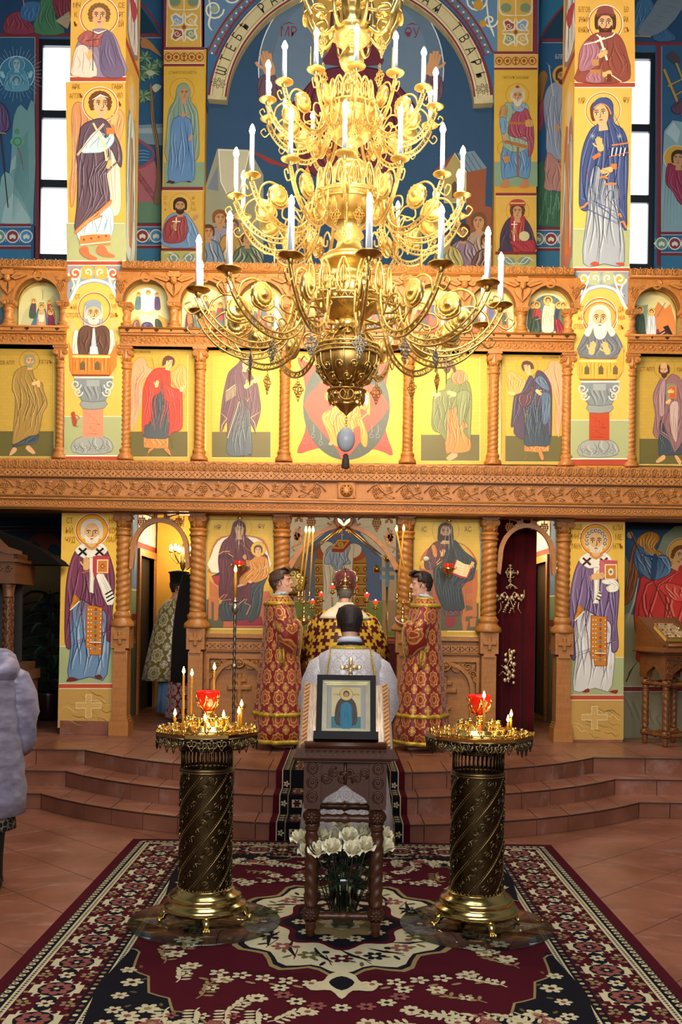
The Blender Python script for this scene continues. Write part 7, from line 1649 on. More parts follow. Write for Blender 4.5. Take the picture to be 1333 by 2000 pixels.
for i in range(16):
 a=2*pi*i/16;x,y=CXc+.43*cos(a),CYc+.58*sin(a);flower(p,x,y,.06,(MAR,BLK,PNK,OLI)[i%4],CRM,6);x,y=CXc+.49*cos(a+.2),CYc+.67*sin(a+.2);p.ell((OLI,BLK)[i%2],x,y,.035,.012,6,a);x,y=CXc+.42*cos(a+.2),CYc+.5*sin(a+.2);p.ell((PNK,BLK)[i%2],x,y,.022,.022,6)
 p.line(BLK,[(CXc+.36*cos(a),CYc+.46*sin(a)),(CXc+.44*cos(a+.12),CYc+.54*sin(a+.12)),(CXc+.49*cos(a+.3),CYc+.64*sin(a+.3))],.03);p.line(MAR,[(CXc+.5*cos(a-.1),CYc+.68*sin(a-.1)),(CXc+.40*cos(a-.2),CYc+.54*sin(a-.2))],.022);p.ell(OLI,CXc+.46*cos(a+.1),CYc+.62*sin(a+.1),.03,.012,6,a+1)
p.lv=5
for i in range(10):a=2*pi*i/10;flower(p,CXc+.23*cos(a),CYc+.29*sin(a),.05,CRM,MAR,6)
flower(p,CXc,CYc,.13,CRM,MAR,8)
for ey in(-1,1):
 def q(u,v,ey=ey):return(CXc+u,CYc+ey*(.8+v))
 p.k=0;p.poly(CRM,[q(0,-.04),q(.06,.0),q(.09,.09),q(.17,.1),q(.14,.2),q(.05,.2),q(0,.3),q(-.05,.2),q(-.14,.2),q(-.17,.1),q(-.09,.09),q(-.06,0)],3);p.poly(BLK,[q(0,.02),q(.06,.1),q(0,.2),q(-.06,.1)],3)
 for i in range(9):a=pi*i/8;x,y=q(.28*cos(a),.18+.22*sin(a));flower(p,x,y,.045,(CRM,PNK)[i%2],BLK,6)
 for e in(-1,1):
  for k in range(5):x,y=q(e*(.14+.11*k),.12-.03*k);p.line(BLK,[(CXc+e*.1,y),(x+e*.06,y-ey*.04)],.012);flower(p,x,y,.05,CRM,(PNK,MAR)[k%2],5);x,y=q(e*(.2+.11*k),.16-.02*k);p.ell(TAN,x,y,.03,.012,6,e*.5)
 for e in(-1,1):
  for k in range(4):x,y=q(e*(.35+.13*k),.42);sprig(p,x,y,atan2(ey,e*.6),.18,CRM,k+3,(CRM,PNK)[k%2])
for e in(-1,1):
 for k in range(6):
  y=CYc-.55+.22*k;x=CXc+e*.82;flower(p,x,y,.055,CRM,PNK,6);sprig(p,x-e*.02,y+.05,pi/2+e*.5,.16,TAN,k)
o=p.build('woven_pattern',['carpet_wool','carpet_wool'],carpet)
# runner following the steps
RW=.53;prof=[(9.75,SOL),(8.21-.012,SOL),(8.185,.275),(7.87-.012,.275),(7.845,.135),(7.50-.012,.135),(7.475,.0)]
cum=[0]
for a,b in zip(prof,prof[1:]):cum.append(cum[-1]+sqrt((a[0]-b[0])**2+(a[1]-b[1])**2))
def onrun(u,s_):
 s_=max(0,min(cum[-1]-1e-6,s_))
 for i in range(len(prof)-1):
  if s_<=cum[i+1]:
   t=(s_-cum[i])/(cum[i+1]-cum[i]);a,b=prof[i],prof[i+1];d=Vector((0,b[0]-a[0],b[1]-a[1])).normalized();n_=Vector((0,d.z,-d.y));n_=n_ if n_.z>.01 or n_.y<-.01 else-n_
   return Vector((u,a[0]+(b[0]-a[0])*t,a[1]+(b[1]-a[1])*t)),n_
rnr=empty('stair_runner',(0,8.2,SOL),'narrow burgundy patterned runner laid down the centre of the steps','carpet')
m=MB();R_=[]
for i,(y,z) in enumerate(prof):R_.append([(-RW,y-.004,z+.012),(RW,y-.004,z+.012),(RW,y+.002,z+.003),(-RW,y+.002,z+.003)])
m.rings(R_,True,True,False);mk('pile',m,MATS['carpet_pile'],rnr)
class Run(Rug):
 def raw(s,vs2,fs,col,mi=0):
  s.k=(s.k+1)%24;o=len(s.v);c=hx(col) if isinstance(col,str) else col
  for x,y in vs2:
   q,n_=onrun(x,y);s.v.append(tuple(q+Vector((0,-.0045,.0125))+Vector((0,-.00002,.00002))*s.k+Vector((0,-.0006,.0006))*s.lv))
  for f in fs:s.f.append(tuple(i+o for i in f));s.c.append(c);s.mi.append(mi)
p=Run(None);
for i in range(len(prof)-1):
 a,b=cum[i],cum[i+1]
 p.k=0
 for(c,x0,x1) in((MAR,-RW,RW),(CRM,-RW+.05,RW-.05),(BLK,-RW+.058,RW-.058),(TAN,-RW+.115,RW-.115),(BLK,-RW+.123,RW-.123)):p.poly(c,[(x0,a),(x1,a),(x1,b),(x0,b)])
def inseg(s_,r):
 return all(abs(s_-c)>r for c in cum)
s_=.05;k=0;p.lv=1
while s_<cum[-1]:
 for e in(-1,1):
  if inseg(s_,.03):flower(p,e*(RW-.087),s_,.026,CRM,PNK,5)
 for j,x in enumerate([-.34+.085*t for t in range(9)]):
  r=.04 if(j+k)%2 else.05
  if inseg(s_,r):
   if(j+k)%3==0:p.poly(CRM,[(x-.04,s_-.03),(x+.04,s_-.03),(x+.04,s_+.03),(x-.04,s_+.03)]);flower(p,x,s_,.032,MAR,BLK,6)
   else:flower(p,x,s_,r,(CRM,PNK,TAN)[(j*2+k)%3],(MAR,BLK)[j%2],6)
 s_+=.085;k+=1
p.build('woven_pattern',['carpet_wool','carpet_wool'],rnr)
# ================================================================ candle stands
WAX=mat('yellow_wax','d8961c',.5,0,.1,30);FLAME=mat('candle_flame','ffd890',.5,0,.02,emit='ffb347',estr=55,sample=False)
REDG=mat('red_lamp_glass','c0180c',.12,0,.1,12,emit='ff2a08',estr=.35);
def thin_glass(name,tint,base):
 t=NT(name);tr=t.n('ShaderNodeBsdfTransparent');tr.inputs[0].default_value=(*tint,1)
 gl=t.n('ShaderNodeBsdfGlossy');t.t.links.new(t.math('MULTIPLY',t.noise(3,2,t.obj()),.06),gl.inputs['Roughness'])
 fr_=t.n('ShaderNodeFresnel');fr_.inputs[0].default_value=1.5
 mx=t.n('ShaderNodeMixShader');t.t.links.new(t.math('ADD',t.math('MULTIPLY',fr_.outputs[0],.8),base*.3),mx.inputs[0]);t.t.links.new(tr.outputs[0],mx.inputs[1]);t.t.links.new(gl.outputs[0],mx.inputs[2])
 t.t.links.new(mx.outputs[0],t.t.nodes['Material Output'].inputs['Surface']);MATS[name]=t.m;return t.m
def plate_mat():
 return thin_glass('clear_glass_plate',(.90,.96,.92),.10)
GLASS=plate_mat()
ZT=1.045
def stand_parts():
 o={}
 m=MB();m.lathe([(.20,.06),(.225,.066),(.232,.085),(.222,.105),(.20,.112),(.195,.125),(.205,.135),(.19,.155),(.165,.165),(.16,.18),(.15,.19)],n=48);o['base']=(m,BRASS)
 m=MB();m.lathe([(.142,.18),(.142,.825)],n=40,cap=False);o['column']=(m,BRONZE)
 m=MB();R=random.Random(5)
 for k in range(6):
  for i in range(64):
   t=i/63;a=k*pi/3+t*3.6;m.sphere((.146*cos(a),.146*sin(a),.195+t*.62),.0042,4,3)
  m.tube([(.144*cos(k*pi/3+.09+t*3.6),.144*sin(k*pi/3+.09+t*3.6),.195+t*.62) for t in[i/24 for i in range(25)]],.0035,4)
 for i in range(40):a=2*pi*i/40;m.sphere((.15*cos(a),.15*sin(a),.193),.0055,5,3)
 for zq in(.822,.835):m.tube([(.146*cos(i*pi/16),.146*sin(i*pi/16),zq) for i in range(32)],.006,5,closed=True)
 o['beading']=(m,mat('bead_bronze',(.3,.2,.085),.35,1,.2,30))
 m=MB()
 for k in range(6):
  for i in range(13):
   t=(i+.5)/13;a=k*pi/3+.52+t*3.6;z=.2+t*.61;st=len(m.v)
   m.tube(spiral((0,0),.032,.006,R.uniform(0,6),1.5*(1 if i%2 else-1),12),.0034,4);m.tube([(-.03,0,-.02),(0,-.002,.005),(.03,0,.03)],.003,4)
   m.xf(Matrix.Rotation(a+pi/2,4,'Z')@Matrix.Translation((0,-.144,z)),st)
 o['scrollwork']=(m,mat('scroll_bronze',(.16,.105,.045),.3,1,.2,30))
 m=MB()
 for i in range(36):
  a=2*pi*i/36;m.tube([(.138*cos(a),.138*sin(a),.838),(.138*cos(a),.138*sin(a),.945)],.0045,5)
 for zq in(.84,.945,.955):m.tube([(.139*cos(i*pi/16),.139*sin(i*pi/16),zq) for i in range(32)],.008,5,closed=True)
 m.lathe([(.139,.95),(.15,.965),(.2,.985),(.22,1.0)],n=32);o['slotted_collar']=(m,BRONZE)
 m=MB();oc=[(.293*cos(pi/8+i*pi/4+.12),.293*sin(pi/8+i*pi/4+.12)) for i in range(8)]
 m.rings([[(x*.97,y*.97,ZT-.022) for x,y in oc],[(x,y,ZT-.018) for x,y in oc],[(x*1.01,y*1.01,ZT) for x,y in oc],[(x*.985,y*.985,ZT) for x,y in oc],[(x*.97,y*.97,ZT-.008) for x,y in oc]],True,True,False)
 m.lathe([(.235,ZT-.008),(.235,ZT+.012),(.222,ZT+.012),(.22,ZT+.004),(.16,ZT+.004),(.16,ZT+.03),(.148,ZT+.03),(.145,ZT+.022),(.06,ZT+.022),(.055,ZT+.05),(.02,ZT+.05)],n=40);o['tray']=(m,BRASS)
 return o
SP={k:v[0].mesh(k,v[1]) for k,v in stand_parts().items()}
m=MB();L_=.293*2*sin(pi/8)*.97
m.tube([(-L_/2,0,-.004),(L_/2,0,-.004)],.005,5)
for u in(-.36,-.12,.12,.36):
 h=.045+.03*(1-abs(u)*2)
 for e in(-1,1):m.tube(spiral((u*L_+e*.012,-h*.5),h*.42,.006,pi/2,e*1.4,14),.0038,4)
 m.tube([(u*L_-.03,0,-.01),(u*L_,0,-h*1.25),(u*L_+.03,0,-.01)],.0038,4)
fringe=m.mesh('lace_fringe',mat('fringe_bronze',(.26,.19,.09),.3,1,.2,30))
m=MB();m.tube([(0,-.0,.06),(0,-.02,.05),(0,-.03,.028),(0,-.025,.014)],[.024,.026,.018,.02],8)
for e in(-1,0,1):m.sphere((e*.014,-.045,.011),.011,7,5,(1,1.5,1))
paw=m.mesh('lion_foot',BRASS)
m=MB();m.lathe([(.009,0),(.004,.006),(.004,.014),(.011,.018),(.012,.028),(.009,.028),(.008,.02),(0,.02)],n=10);cup_s=m.mesh('candle_cup',BRASS)
m=MB();m.lathe([(.014,0),(.006,.008),(.007,.022),(.017,.03),(.019,.05),(.015,.05),(.013,.034),(0,.034)],n=12);cup_l=m.mesh('candle_cup',BRASS)
def make_stand(x,y,label,rot):
 e=empty('candle_stand',(x,y,.012),label,'candle stand','brass candle stands',rz=rot)
 for k,me in SP.items():
  q=put(k,me,e)
  if k in('beading','scrollwork'):q['kind']='stuff'
 for i in range(8):a=i*pi/4+pi/4+.12;put('lace_fringe',fringe,e,(.293*cos(pi/8)*cos(a),.293*cos(pi/8)*sin(a),ZT-.018),(0,0,a+pi/2))
 for i in range(4):a=radians(-80+90*i);put('lion_foot',paw,e,(.2*cos(a),.2*sin(a),0),(0,0,a+pi/2))
 for n_,r_,z_,me in((26,.262,-.008,cup_s),(18,.19,.004,cup_s),(10,.105,.022,cup_l)):
  for i in range(n_):a=2*pi*i/n_;put('candle_cup',me,e,(r_*cos(a),r_*sin(a),ZT+z_))
 m=MB();R=random.Random(int(x*100))
 for i in range(26):
  a,r_=R.uniform(0,6.28),R.uniform(.05,.21);m.sphere((r_*cos(a),r_*sin(a),ZT+.004+(.018 if r_<.145 else 0)),R.uniform(.008,.022),6,4,(1.3,1,.3))
 tag(put('melted_wax',m.mesh('melted_wax',WAX),e),kind='stuff')
 return e
st1=make_stand(-.735,5.47,'dark bronze candle stand with many lit candles left of the lectern',.0);st2=make_stand(.757,5.47,'dark bronze candle stand with two lit candles right of the lectern',.06)
for x,lb in((-.735,'round clear glass plate on the carpet under the left candle stand'),(.757,'round clear glass plate on the carpet under the right candle stand')):
 m=MB();m.lathe([(.0005,.0),(.415,.0),(.418,.003),(.418,.006),(.415,.009),(.0005,.009)],n=64,cap=False);o=put('glass_plate',m.mesh('glass_plate',GLASS),None,(x,5.47,.0155));tag(o,lb,'glass plate','glass plates')
for e in(st1,st2):e.location.z=.026
def red_lamp(x,y,z,label):
 e=empty('oil_lamp',(x,y,z),label,'lamp','red glass oil lamps on the stands')
 m=MB();m.lathe([(.012,0),(.03,.01),(.05,.035),(.062,.075),(.066,.105),(.064,.112),(.058,.105),(.054,.075),(.04,.035),(.0,.02)],n=24,cap=False);put('glass_bowl',m.mesh('glass_bowl',REDG),e)
 m=MB()
 for i in range(6):
  a=i*pi/3;m.tube([(.03*cos(a),.03*sin(a),.006),(.055*cos(a+.26),.055*sin(a+.26),.035),(.068*cos(a+.52),.068*sin(a+.52),.08)],.004,5);m.tube([(.03*cos(a),.03*sin(a),.006),(.055*cos(a-.26),.055*sin(a-.26),.035),(.068*cos(a-.52),.068*sin(a-.52),.08)],.004,5);m.sphere((.068*cos(a+.52),.068*sin(a+.52),.085),.008,6,4)
 m.lathe([(.02,-.05),(.012,-.03),(.012,-.01),(.03,.0)],n=16);put('holder',m.mesh('holder',BRASS),e)
 m=MB();m.lathe([(.002,.04),(.02,.045),(.02,.09),(.0,.092)],n=10);put('glowing_oil',m.mesh('glowing_oil',mat('glowing_oil','ff6a1c',.4,emit='ff6a14',estr=3,sample=False)),e)
 return e
red_lamp(-.735,5.47,.026+ZT+.1,'red glass oil lamp on top of the left candle stand');red_lamp(.757,5.47,.026+ZT+.1,'red glass oil lamp on top of the right candle stand')
def candle_mesh(h,r):
 m=MB();m.lathe([(r,0),(r*1.02,h*.5),(r*.95,h-.004),(r*.5,h)],n=10)
 R=random.Random(int(h*1000))
 for i in range(4):a=R.uniform(0,6.28);m.sphere((r*cos(a),r*sin(a),h*R.uniform(.6,.95)),r*.5,5,4,(1,1,2.2))
 return m
fm=MB();fm.lathe([(.0015,0),(.006,.006),(.0085,.014),(.006,.026),(.0025,.036),(.0003,.042)],n=8);flame_me=fm.mesh('flame',FLAME)
def candle(px,ytop,yb,Y,label,r=.0065,group=None,sc=1.0):
 a,b=P(px,yb,Y),P(px,ytop,Y)
 e=empty('candle',(b.x,Y,a.z),label,'candle',group or 'candles on the left stand')
 h=max(.012,b.z-a.z);put('wax',candle_mesh(h,r).mesh('wax',WAX),e)
 m=MB();m.tube([(0,0,h-.002),(.001,0,h+.012)],.0012,4);put('wick',m.mesh('wick',mat('wick_black','201408',.9)),e);put('flame',flame_me,e,(0,0,h+.004),None,sc)
 return e
GLW=(1,.55,.2)
for px,yt,yb,Y,lb in((359,1318,1424,5.33,'tall thin candle, leftmost of the two tall ones behind the red lamp'),(375,1322,1412,5.56,'tall candle just left of the red lamp, behind'),(419,1310,1412,5.6,'tall candle right of the left red lamp'),(342,1400,1418,5.42,'short candle stub near the left edge of the left stand'),(401,1410,1432,5.25,'short candle in front of the left red lamp'),(437,1403,1416,5.5,'thick candle stub right of the left red lamp'),(467,1396,1426,5.38,'leaning candle pair, shorter one at the right of the left stand'),(472,1382,1420,5.46,'candle dripping with wax at the right of the left stand')):
 candle(px,yt,yb,Y,lb)
for px,yt,yb,Y,lb in((946,1366,1424,5.3,'tall candle in front of the right red lamp'),(999,1402,1424,5.42,'dripping candle at the right of the right stand'),(993,1412,1426,5.4,'short stub beside the dripping candle on the right stand')):
 candle(px,yt,yb,Y,lb,group='candles on the right stand')
point('candle_glow_left',(-.70,5.40,1.19),2.2,GLW,.05);point('candle_glow_right',(.86,5.38,1.19),1.0,GLW,.05)
# ================================================================ lectern with framed icon
def lectern(loc,label,group,wd,rz=0,sc=1.0,top_mat=None):
 e=empty('lectern',loc,label,'lectern',group,rz=rz);e.scale=(sc,)*3
 wx,wy=.172,.17
 def ad(name,m,mt=wd):return put(name,m.mesh(name,mt),e)
 for sx in(-1,1):
  for sy in(-1,1):
   m=MB();x,y=sx*wx,sy*wy
   m.lathe([(.016,0),(.024,.01),(.022,.03),(.03,.05),(.024,.07),(.035,.085)],c=(x,y,0),n=14)
   R=[];
   for i in range(41):
    z=.16+.40*i/40;tw=2*pi*z/.13*sx
    R.append([(x+.033*(1+.24*(abs(cos(.5*2*(2*pi*j/14-tw)))-.55))*cos(2*pi*j/14),y+.033*(1+.24*(abs(cos(.5*2*(2*pi*j/14-tw)))-.55))*sin(2*pi*j/14),z) for j in range(14)])
   m.rings(R);m.lathe([(.03,.56),(.038,.57),(.03,.585),(.04,.60)],c=(x,y,0),n=14);m.box(x-.042,x+.042,y-.042,y+.042,.68,.70)
   leg=ad('leg',m)
   for z in(.122,.635):
    m=MB();m.sphere((x,y,z),.05,14,8,(1,1,.86))
    for k in range(8):a=2*pi*k/8;m.tube([(x+.01*cos(a),y-.052,z+.01*sin(a)),(x+.038*cos(a),y-.038,z+.036*sin(a))],[.005,.008],4)
    put('rosette_knob',m.mesh('rosette_knob',wd),leg)
 for z in(.12,.635):
  for a,b in(((-wx,-wy),(wx,-wy)),((-wx,wy),(wx,wy)),((-wx,-wy),(-wx,wy)),((wx,-wy),(wx,wy))):
   m=MB();n=18;pts=[(a[0]+(b[0]-a[0])*i/n,a[1]+(b[1]-a[1])*i/n,z-.01) for i in range(n+1)];m.tube(pts,[.016+.008*abs(sin(i*1.1))+(.012 if abs(i-n/2)<1 else 0) for i in range(n+1)],8);ad('stretcher',m)
 for sx in(-1,1): # corner posts of the box
  for sy in(-1,1):
   m=MB();x,y=sx*wx,sy*wy;m.box(x-.045,x+.045,y-.045,y+.045,.70,.945);
   for k in range(3):m.tube([(x+.026*cos(i*pi/4),y-.047,.745+k*.075+.028*sin(i*pi/4)) for i in range(8)],.006,4,closed=True);m.sphere((x,y-.046,.745+k*.075),.01,6,4)
   ad('corner_post',m)
 ogee=[(-.125,.70),(-.1,.74),(-.04,.775),(0,.805),(.04,.775),(.1,.74),(.125,.70)]
 for(ax,sg) in(('x',-1),('x',1),('y',-1),('y',1)):
  m=MB();m.ring_prism([(-.127,.73)]+[(-.127+.254*i/12,.93) for i in range(13)]+[(.127,.73)],[(-.127,.705)]+crom(ogee,2,False)[:13]+[(.127,.705)] if len(crom(ogee,2,False))>=13 else[(-.127,.705)]*15,-.012,.012)
  for k in range(6):m.tube(spiral((-.1+.04*k,.84+.03*(k%2)),.03,.006,k,1.4*(1 if k%2 else-1),10,y=-.014),.006,4)
  for(a_,b_) in(((0,.81),(0,.93)),((-.03,.87),(.03,.87))):m.tube([(a_[0],-.016,a_[1]),(b_[0],-.016,b_[1])],.008,4)
  M_r=Matrix.Translation((0,sg*(wy+.02) if ax=='x' else 0,0)) if ax=='x' else Matrix.Translation((sg*(wx+.02),0,0))@Matrix.Rotation(pi/2,4,'Z')
  m.xf(M_r);ad('ogee_panel',m)
 m=MB();m.box(-.24,.24,-.24,.24,.93,.945);m.rings([[(-.27,-.265,.945),(.27,-.265,.945),(.27,.265,.945),(-.27,.265,.945)],[(-.275,-.27,.955),(.275,-.27,.955),(.275,.27,.955),(-.275,.27,.955)],[(-.245,-.24,1.0),(.245,-.24,1.0),(.245,.24,1.0),(-.245,.24,1.0)]],True,True,False)
 for k in range(16):m.tube([(-.25+k*.032,-.262,.957),(-.235+k*.032,-.246,.992)],.004,4)
 ad('carved_cornice',m)
 m=MB();m.box(-.215,.215,-.235,-.2,1.0,1.035);m.tube([(-.21,-.237,1.018),(.21,-.237,1.018)],.018,8);ad('book_ledge',m)
 # sloped desk
 s0,s1=Vector((0,-.2,1.005)),Vector((0,.25,1.30));d=(s1-s0).normalized();nrm=Vector((0,-d.z,d.y))
 m=MB();q=[(-.235,s0),(.235,s0),(.235,s1),(-.235,s1)]
 m.add([Vector((x,v.y,v.z)) for x,v in q]+[Vector((x,v.y,v.z))-nrm*.022 for x,v in q],[(0,1,2,3),(7,6,5,4),(0,4,5,1),(1,5,6,2),(2,6,7,3),(3,7,4,0)]);ad('sloped_desk',m,top_mat or wd)
 for x in(-.235,.205):
  m=MB()
  q=[(x,s0),(x+.03,s0),(x+.03,s1),(x,s1)];m.add([Vector((u,v.y,v.z))+nrm*.012 for u,v in q]+[Vector((u,v.y,v.z)) for u,v in q],[(0,1,2,3),(0,4,5,1),(1,5,6,2),(2,6,7,3),(3,7,4,0)])
  for k in range(16):t=k/16;a=s0+(s1-s0)*t;b=s0+(s1-s0)*(t+.05);m.tube([Vector((x+.004,a.y,a.z))+nrm*.014,Vector((x+.026,b.y,b.z))+nrm*.014],.004,4)
  ad('carved_edge',m,W1 if top_mat else wd)
 m=MB()
 for x in(-.235,.235):m.prism([(-.22,.0),(.25,0),(.25,.30),(.22,.30)] if False else[(-.2,1.0),(.25,1.0),(.25,1.28)],x-.012,x+.012);
 mm=MB();mm.v=[(y_,x_,z_) for x_,y_,z_ in m.v];mm.f=[tuple(reversed(f)) for f in m.f];mm.mi=m.mi;mm.sm=m.sm
 mm.box(-.235,.235,.235,.252,1.0,1.28);ad('desk_side',mm)
 return e,s0,s1,nrm
desk_wood=NT('varnished_desk_glare');desk_wood.set(Base_Color=desk_wood.mix(desk_wood.ramp(desk_wood.noise(9,5,desk_wood.obj((14,1,1))),.35,.65),hx('7a5a44'),hx('b09a88')),Roughness=.22,Coat_Weight=.8,Coat_Roughness=.08);MATS['varnished_desk_glare']=desk_wood.m  # pale streaks put the window glare on the varnish into the wood colour
LX,LY=.025,5.42
lec,s0,s1,nrm=lectern((LX,LY,.013),'carved dark walnut lectern with twisted legs standing on the carpet','carved lecterns',W3,top_mat=desk_wood.m)
# framed icon leaning on the desk
fi=empty('framed_icon',(LX,LY-.2,1.055),'small framed icon of a monk in blue under glass, on the lectern','framed icon')
tilt=atan2(.2,.36);FM=Matrix.Translation((LX,LY-.215,1.05))@Matrix.Rotation(-tilt,4,'X')
W_,H_=.158,.375
def fr(m,o,i,y0,y1):
 m.box(-o,o,y0,y1,0,o-i) if False else None
m=MB();m.box(-W_,-W_+.03,-.02,.03,0,H_);m.box(W_-.03,W_,-.02,.03,0,H_);m.box(-W_+.03,W_-.03,-.02,.03,H_-.03,H_);m.box(-W_-.012,W_+.012,-.03,.03,-.0,.045);m.xf(FM);mk('outer_frame',m,mat('dark_frame_wood','120a08',.45,spec=.3),fi)
m=MB()
for k,(a,y) in enumerate(((.03,-.012),(.038,-.006),(.046,.0))):x0,x1,z0,z1=-W_+a,W_-a,.015+a,H_-a;b=.009;m.box(x0,x0+b,y,.02,z0,z1);m.box(x1-b,x1,y,.02,z0,z1);m.box(x0+b,x1-b,y,.02,z1-b,z1);m.box(x0+b,x1-b,y,.02,z0,z0+b)
m.xf(FM);mk('gilt_liner',m,mat('pale_gilt',(.80,.72,.46),.3,.7),fi)
p=Paint(Y=1);p.nrm=(FM.to_3x3()@Vector((0,-1,0)));p.base=p.map=lambda u,v:FM@Vector((u,.012,v));p.STEP=.00004
p.rect('b8b0a8',-.105,.06,.105,.33);p.rect('e8d49a',-.078,.08,.078,.315);p.rect('4f8a8a',-.078,.08,.078,.145);
p.shape('5a4a44',[(-.05,.1),(-.055,.2),(-.03,.25),(0,.265),(.03,.25),(.055,.2),(.05,.1)],'2c2420','8a7a70',5,w=.0008,seed=3);p.shape('3f86a0',[(-.028,.085),(-.026,.215),(.026,.215),(.03,.085)],'1f5068','8cc4d4',4,w=.0008,seed=4)
p.ell('e8cf84',0,.275,.036,.036,20);p.circ('b87a3c',0,.275,.036,.002,20);p.ell('5a4034',0,.277,.017,.02,12);p.ell('c89a70',0,.272,.012,.016,12);p.text('8a5a2c','СТЫЙ',-.05,.268,-.014,sx=-1);p.text('8a5a2c','ПРПБ',.052,.268,-.014,sx=-1)
p.build('picture',['icon_paint','icon_paint'],fi)
m=MB();m.box(-.112,.112,.004,.007,.055,.34);m.xf(FM)
mk('glass',m,thin_glass('picture_glass',(1,1,1),.1),fi)
# ================================================================ white roses in a glass vase under the lectern
vz=empty('flower_vase',(LX-.0,LY+.02,.013),'clear glass vase with dark leaves on the carpet under the lectern','vase')
m=MB();m.lathe([(.0005,.0),(.06,.0),(.065,.01),(.07,.12),(.09,.24),(.105,.29),(.1,.29),(.084,.24),(.064,.12),(.058,.02),(.0005,.018)],n=24,cap=False);put('glass',m.mesh('glass',GLASS),vz)
m=MB();R=random.Random(9);LEAF=mat('rose_leaf','10200f',.5,0,.3,20)
def leaf(m,p0,ang,el,L,Wd):
 d=Vector((cos(ang)*cos(el),sin(ang)*cos(el),sin(el)));s_=d.cross(Vector((0,0,1)));s_=s_.normalized() if s_.length>.01 else Vector((1,0,0));n_=s_.cross(d)
 q=Vector(p0);m.add([q,q+d*L*.4+s_*Wd+n_*-.004,q+d*L,q+d*L*.4-s_*Wd+n_*-.004,q+d*L*.45+n_*.006],[(0,1,4),(1,2,4),(2,3,4),(3,0,4)])
for i in range(130):
 a,rr_,z=R.uniform(0,6.28),R.uniform(.02,.15),R.uniform(.25,.47);leaf(m,(rr_*cos(a),rr_*sin(a),z),a+R.uniform(-.7,.7),R.uniform(-.5,.6),R.uniform(.06,.1),R.uniform(.018,.03))
for i in range(14):a=R.uniform(0,6.28);m.tube([(.03*cos(a),.03*sin(a),.03),(.06*cos(a),.06*sin(a),.25),(.12*cos(a),.12*sin(a),.45)],.004,4)
put('leaves',m.mesh('leaves',LEAF),vz)
ROSE=NT('cream_rose');ROSE.set(Base_Color=ROSE.mix(ROSE.ramp(ROSE.noise(25,2,ROSE.obj()),.35,.65),hx('f6eecb'),hx('e8dab4')),Roughness=.6,Subsurface_Weight=.1);MATS['cream_rose']=ROSE.m
def rose_mesh(seed):
 m=MB();R=random.Random(seed)
 for ring_,(n_,r0,h,op) in enumerate(((3,.009,.036,.02),(4,.016,.038,.15),(5,.024,.037,.3),(6,.031,.031,.62))):
  for i in range(n_):
   a=2*pi*i/n_+ring_*.6+R.uniform(-.2,.2);wd_=2.1*r0*pi/n_*1.25;V=[]
   for k in range(5):
    t=k/4;rr_=r0*(.35+.65*sin(t*1.6))+op*.016*t*t;z=-.02+h*1.5*t-(op*.018*t**4 if ring_>1 else 0);ww=wd_*(.45+.6*sin(.3+t*2.3))
    for j in range(5):b=a+(j-2)/2*ww/max(r0,.012)*.42;V.append((rr_*cos(b),rr_*sin(b),z-.004*(j-2)**2*t*t))
   m.add(V,[(k*5+j,k*5+j+1,k*5+j+6,k*5+j+5) for k in range(4) for j in range(4)],True)
 m.sphere((0,0,0),.012,8,6,(1,1,1.6));m.sphere((0,0,-.018),.012,8,5);return m
RM=[rose_mesh(i).mesh('bloom',ROSE.m) for i in range(3)]
RL=['at the far left of the bunch','below the far left rose','left of the lectern leg pair, front row','second in the front row','half hidden in the back row, left','top centre of the bunch','largest, in the middle','third in the front row','fourth in the front row, by the right leg','in the back row, right','low at the far right','at the far right of the bunch','in the back row, left of centre','in the back row, right of centre']
for i,(px,py,Y) in enumerate(((586,1638,5.44),(600,1664,5.40),(621,1661,5.22),(649,1656,5.2),(632,1632,5.42),(670,1612,5.48),(682,1634,5.3),(690,1660,5.2),(715,1652,5.22),(708,1628,5.42),(754,1654,5.36),(750,1630,5.46),(650,1636,5.5),(728,1636,5.52))):
 q=P(px,py,Y);e=empty('white_rose',(LX+.3*(q.x-LX),LY+.02+.3*(q.y-LY),.3),'cream white rose '+RL[i],'rose','white roses in the vase');loc=q-e.location
 rx,rz=(.55 if Y<5.35 else.2),random.Random(i).uniform(0,6)
 bl=put('bloom',RM[i%3],e,loc,(rx,(px-672)/150*.5,0),1.34)
 m=MB();m.tube([(0,0,-.2),(loc.x*.4,loc.y*.4,-.02),(loc.x,loc.y,loc.z-.03)],.0035,4);put('stem',m.mesh('stem',LEAF),e)
# ================================================================ curtain in the right side door
CUR=mat('dark_red_velvet','4a050e',.9,0,.2,6,spec=.15,sheen=.06);EMB=mat('gold_embroidery',(.72,.52,.26),.4,.6,.15,30)
YCu=10.78
a,b=P(955,1424,YCu),P(1050,1010,YCu);cw=b.x-a.x;zb_,zt_=SOL+.05,b.z
cur=empty('door_curtain',((a.x+b.x)/2,YCu,zb_),'dark red velvet curtain with gold embroidery half closing the right door','curtain')
def cfold(u):return.035*sin(u*19)+.014*sin(u*43+1)
m=MB();n=70;R_=[]
for k in range(12):
 z=zb_+(zt_-zb_)*k/11;R_.append([(a.x+cw*i/n,YCu+cfold(i/n)*(.6+.4*(1-k/11)),z) for i in range(n+1)]+[(a.x+cw*i/n,YCu+.012+cfold(i/n)*(.6+.4*(1-k/11)),z) for i in range(n,-1,-1)])
m.rings(R_,True,True,True);mk('velvet',m,CUR,cur)
m=MB();m.box(a.x,b.x,YCu-.035,YCu+.03,zb_-.005,zb_+.02)
for i in range(60):x=a.x+cw*(i+.5)/60;m.tube([(x,YCu+cfold(i/60)-.01,zb_+.01),(x,YCu+cfold(i/60)-.012,zb_-.05)],.005,4)
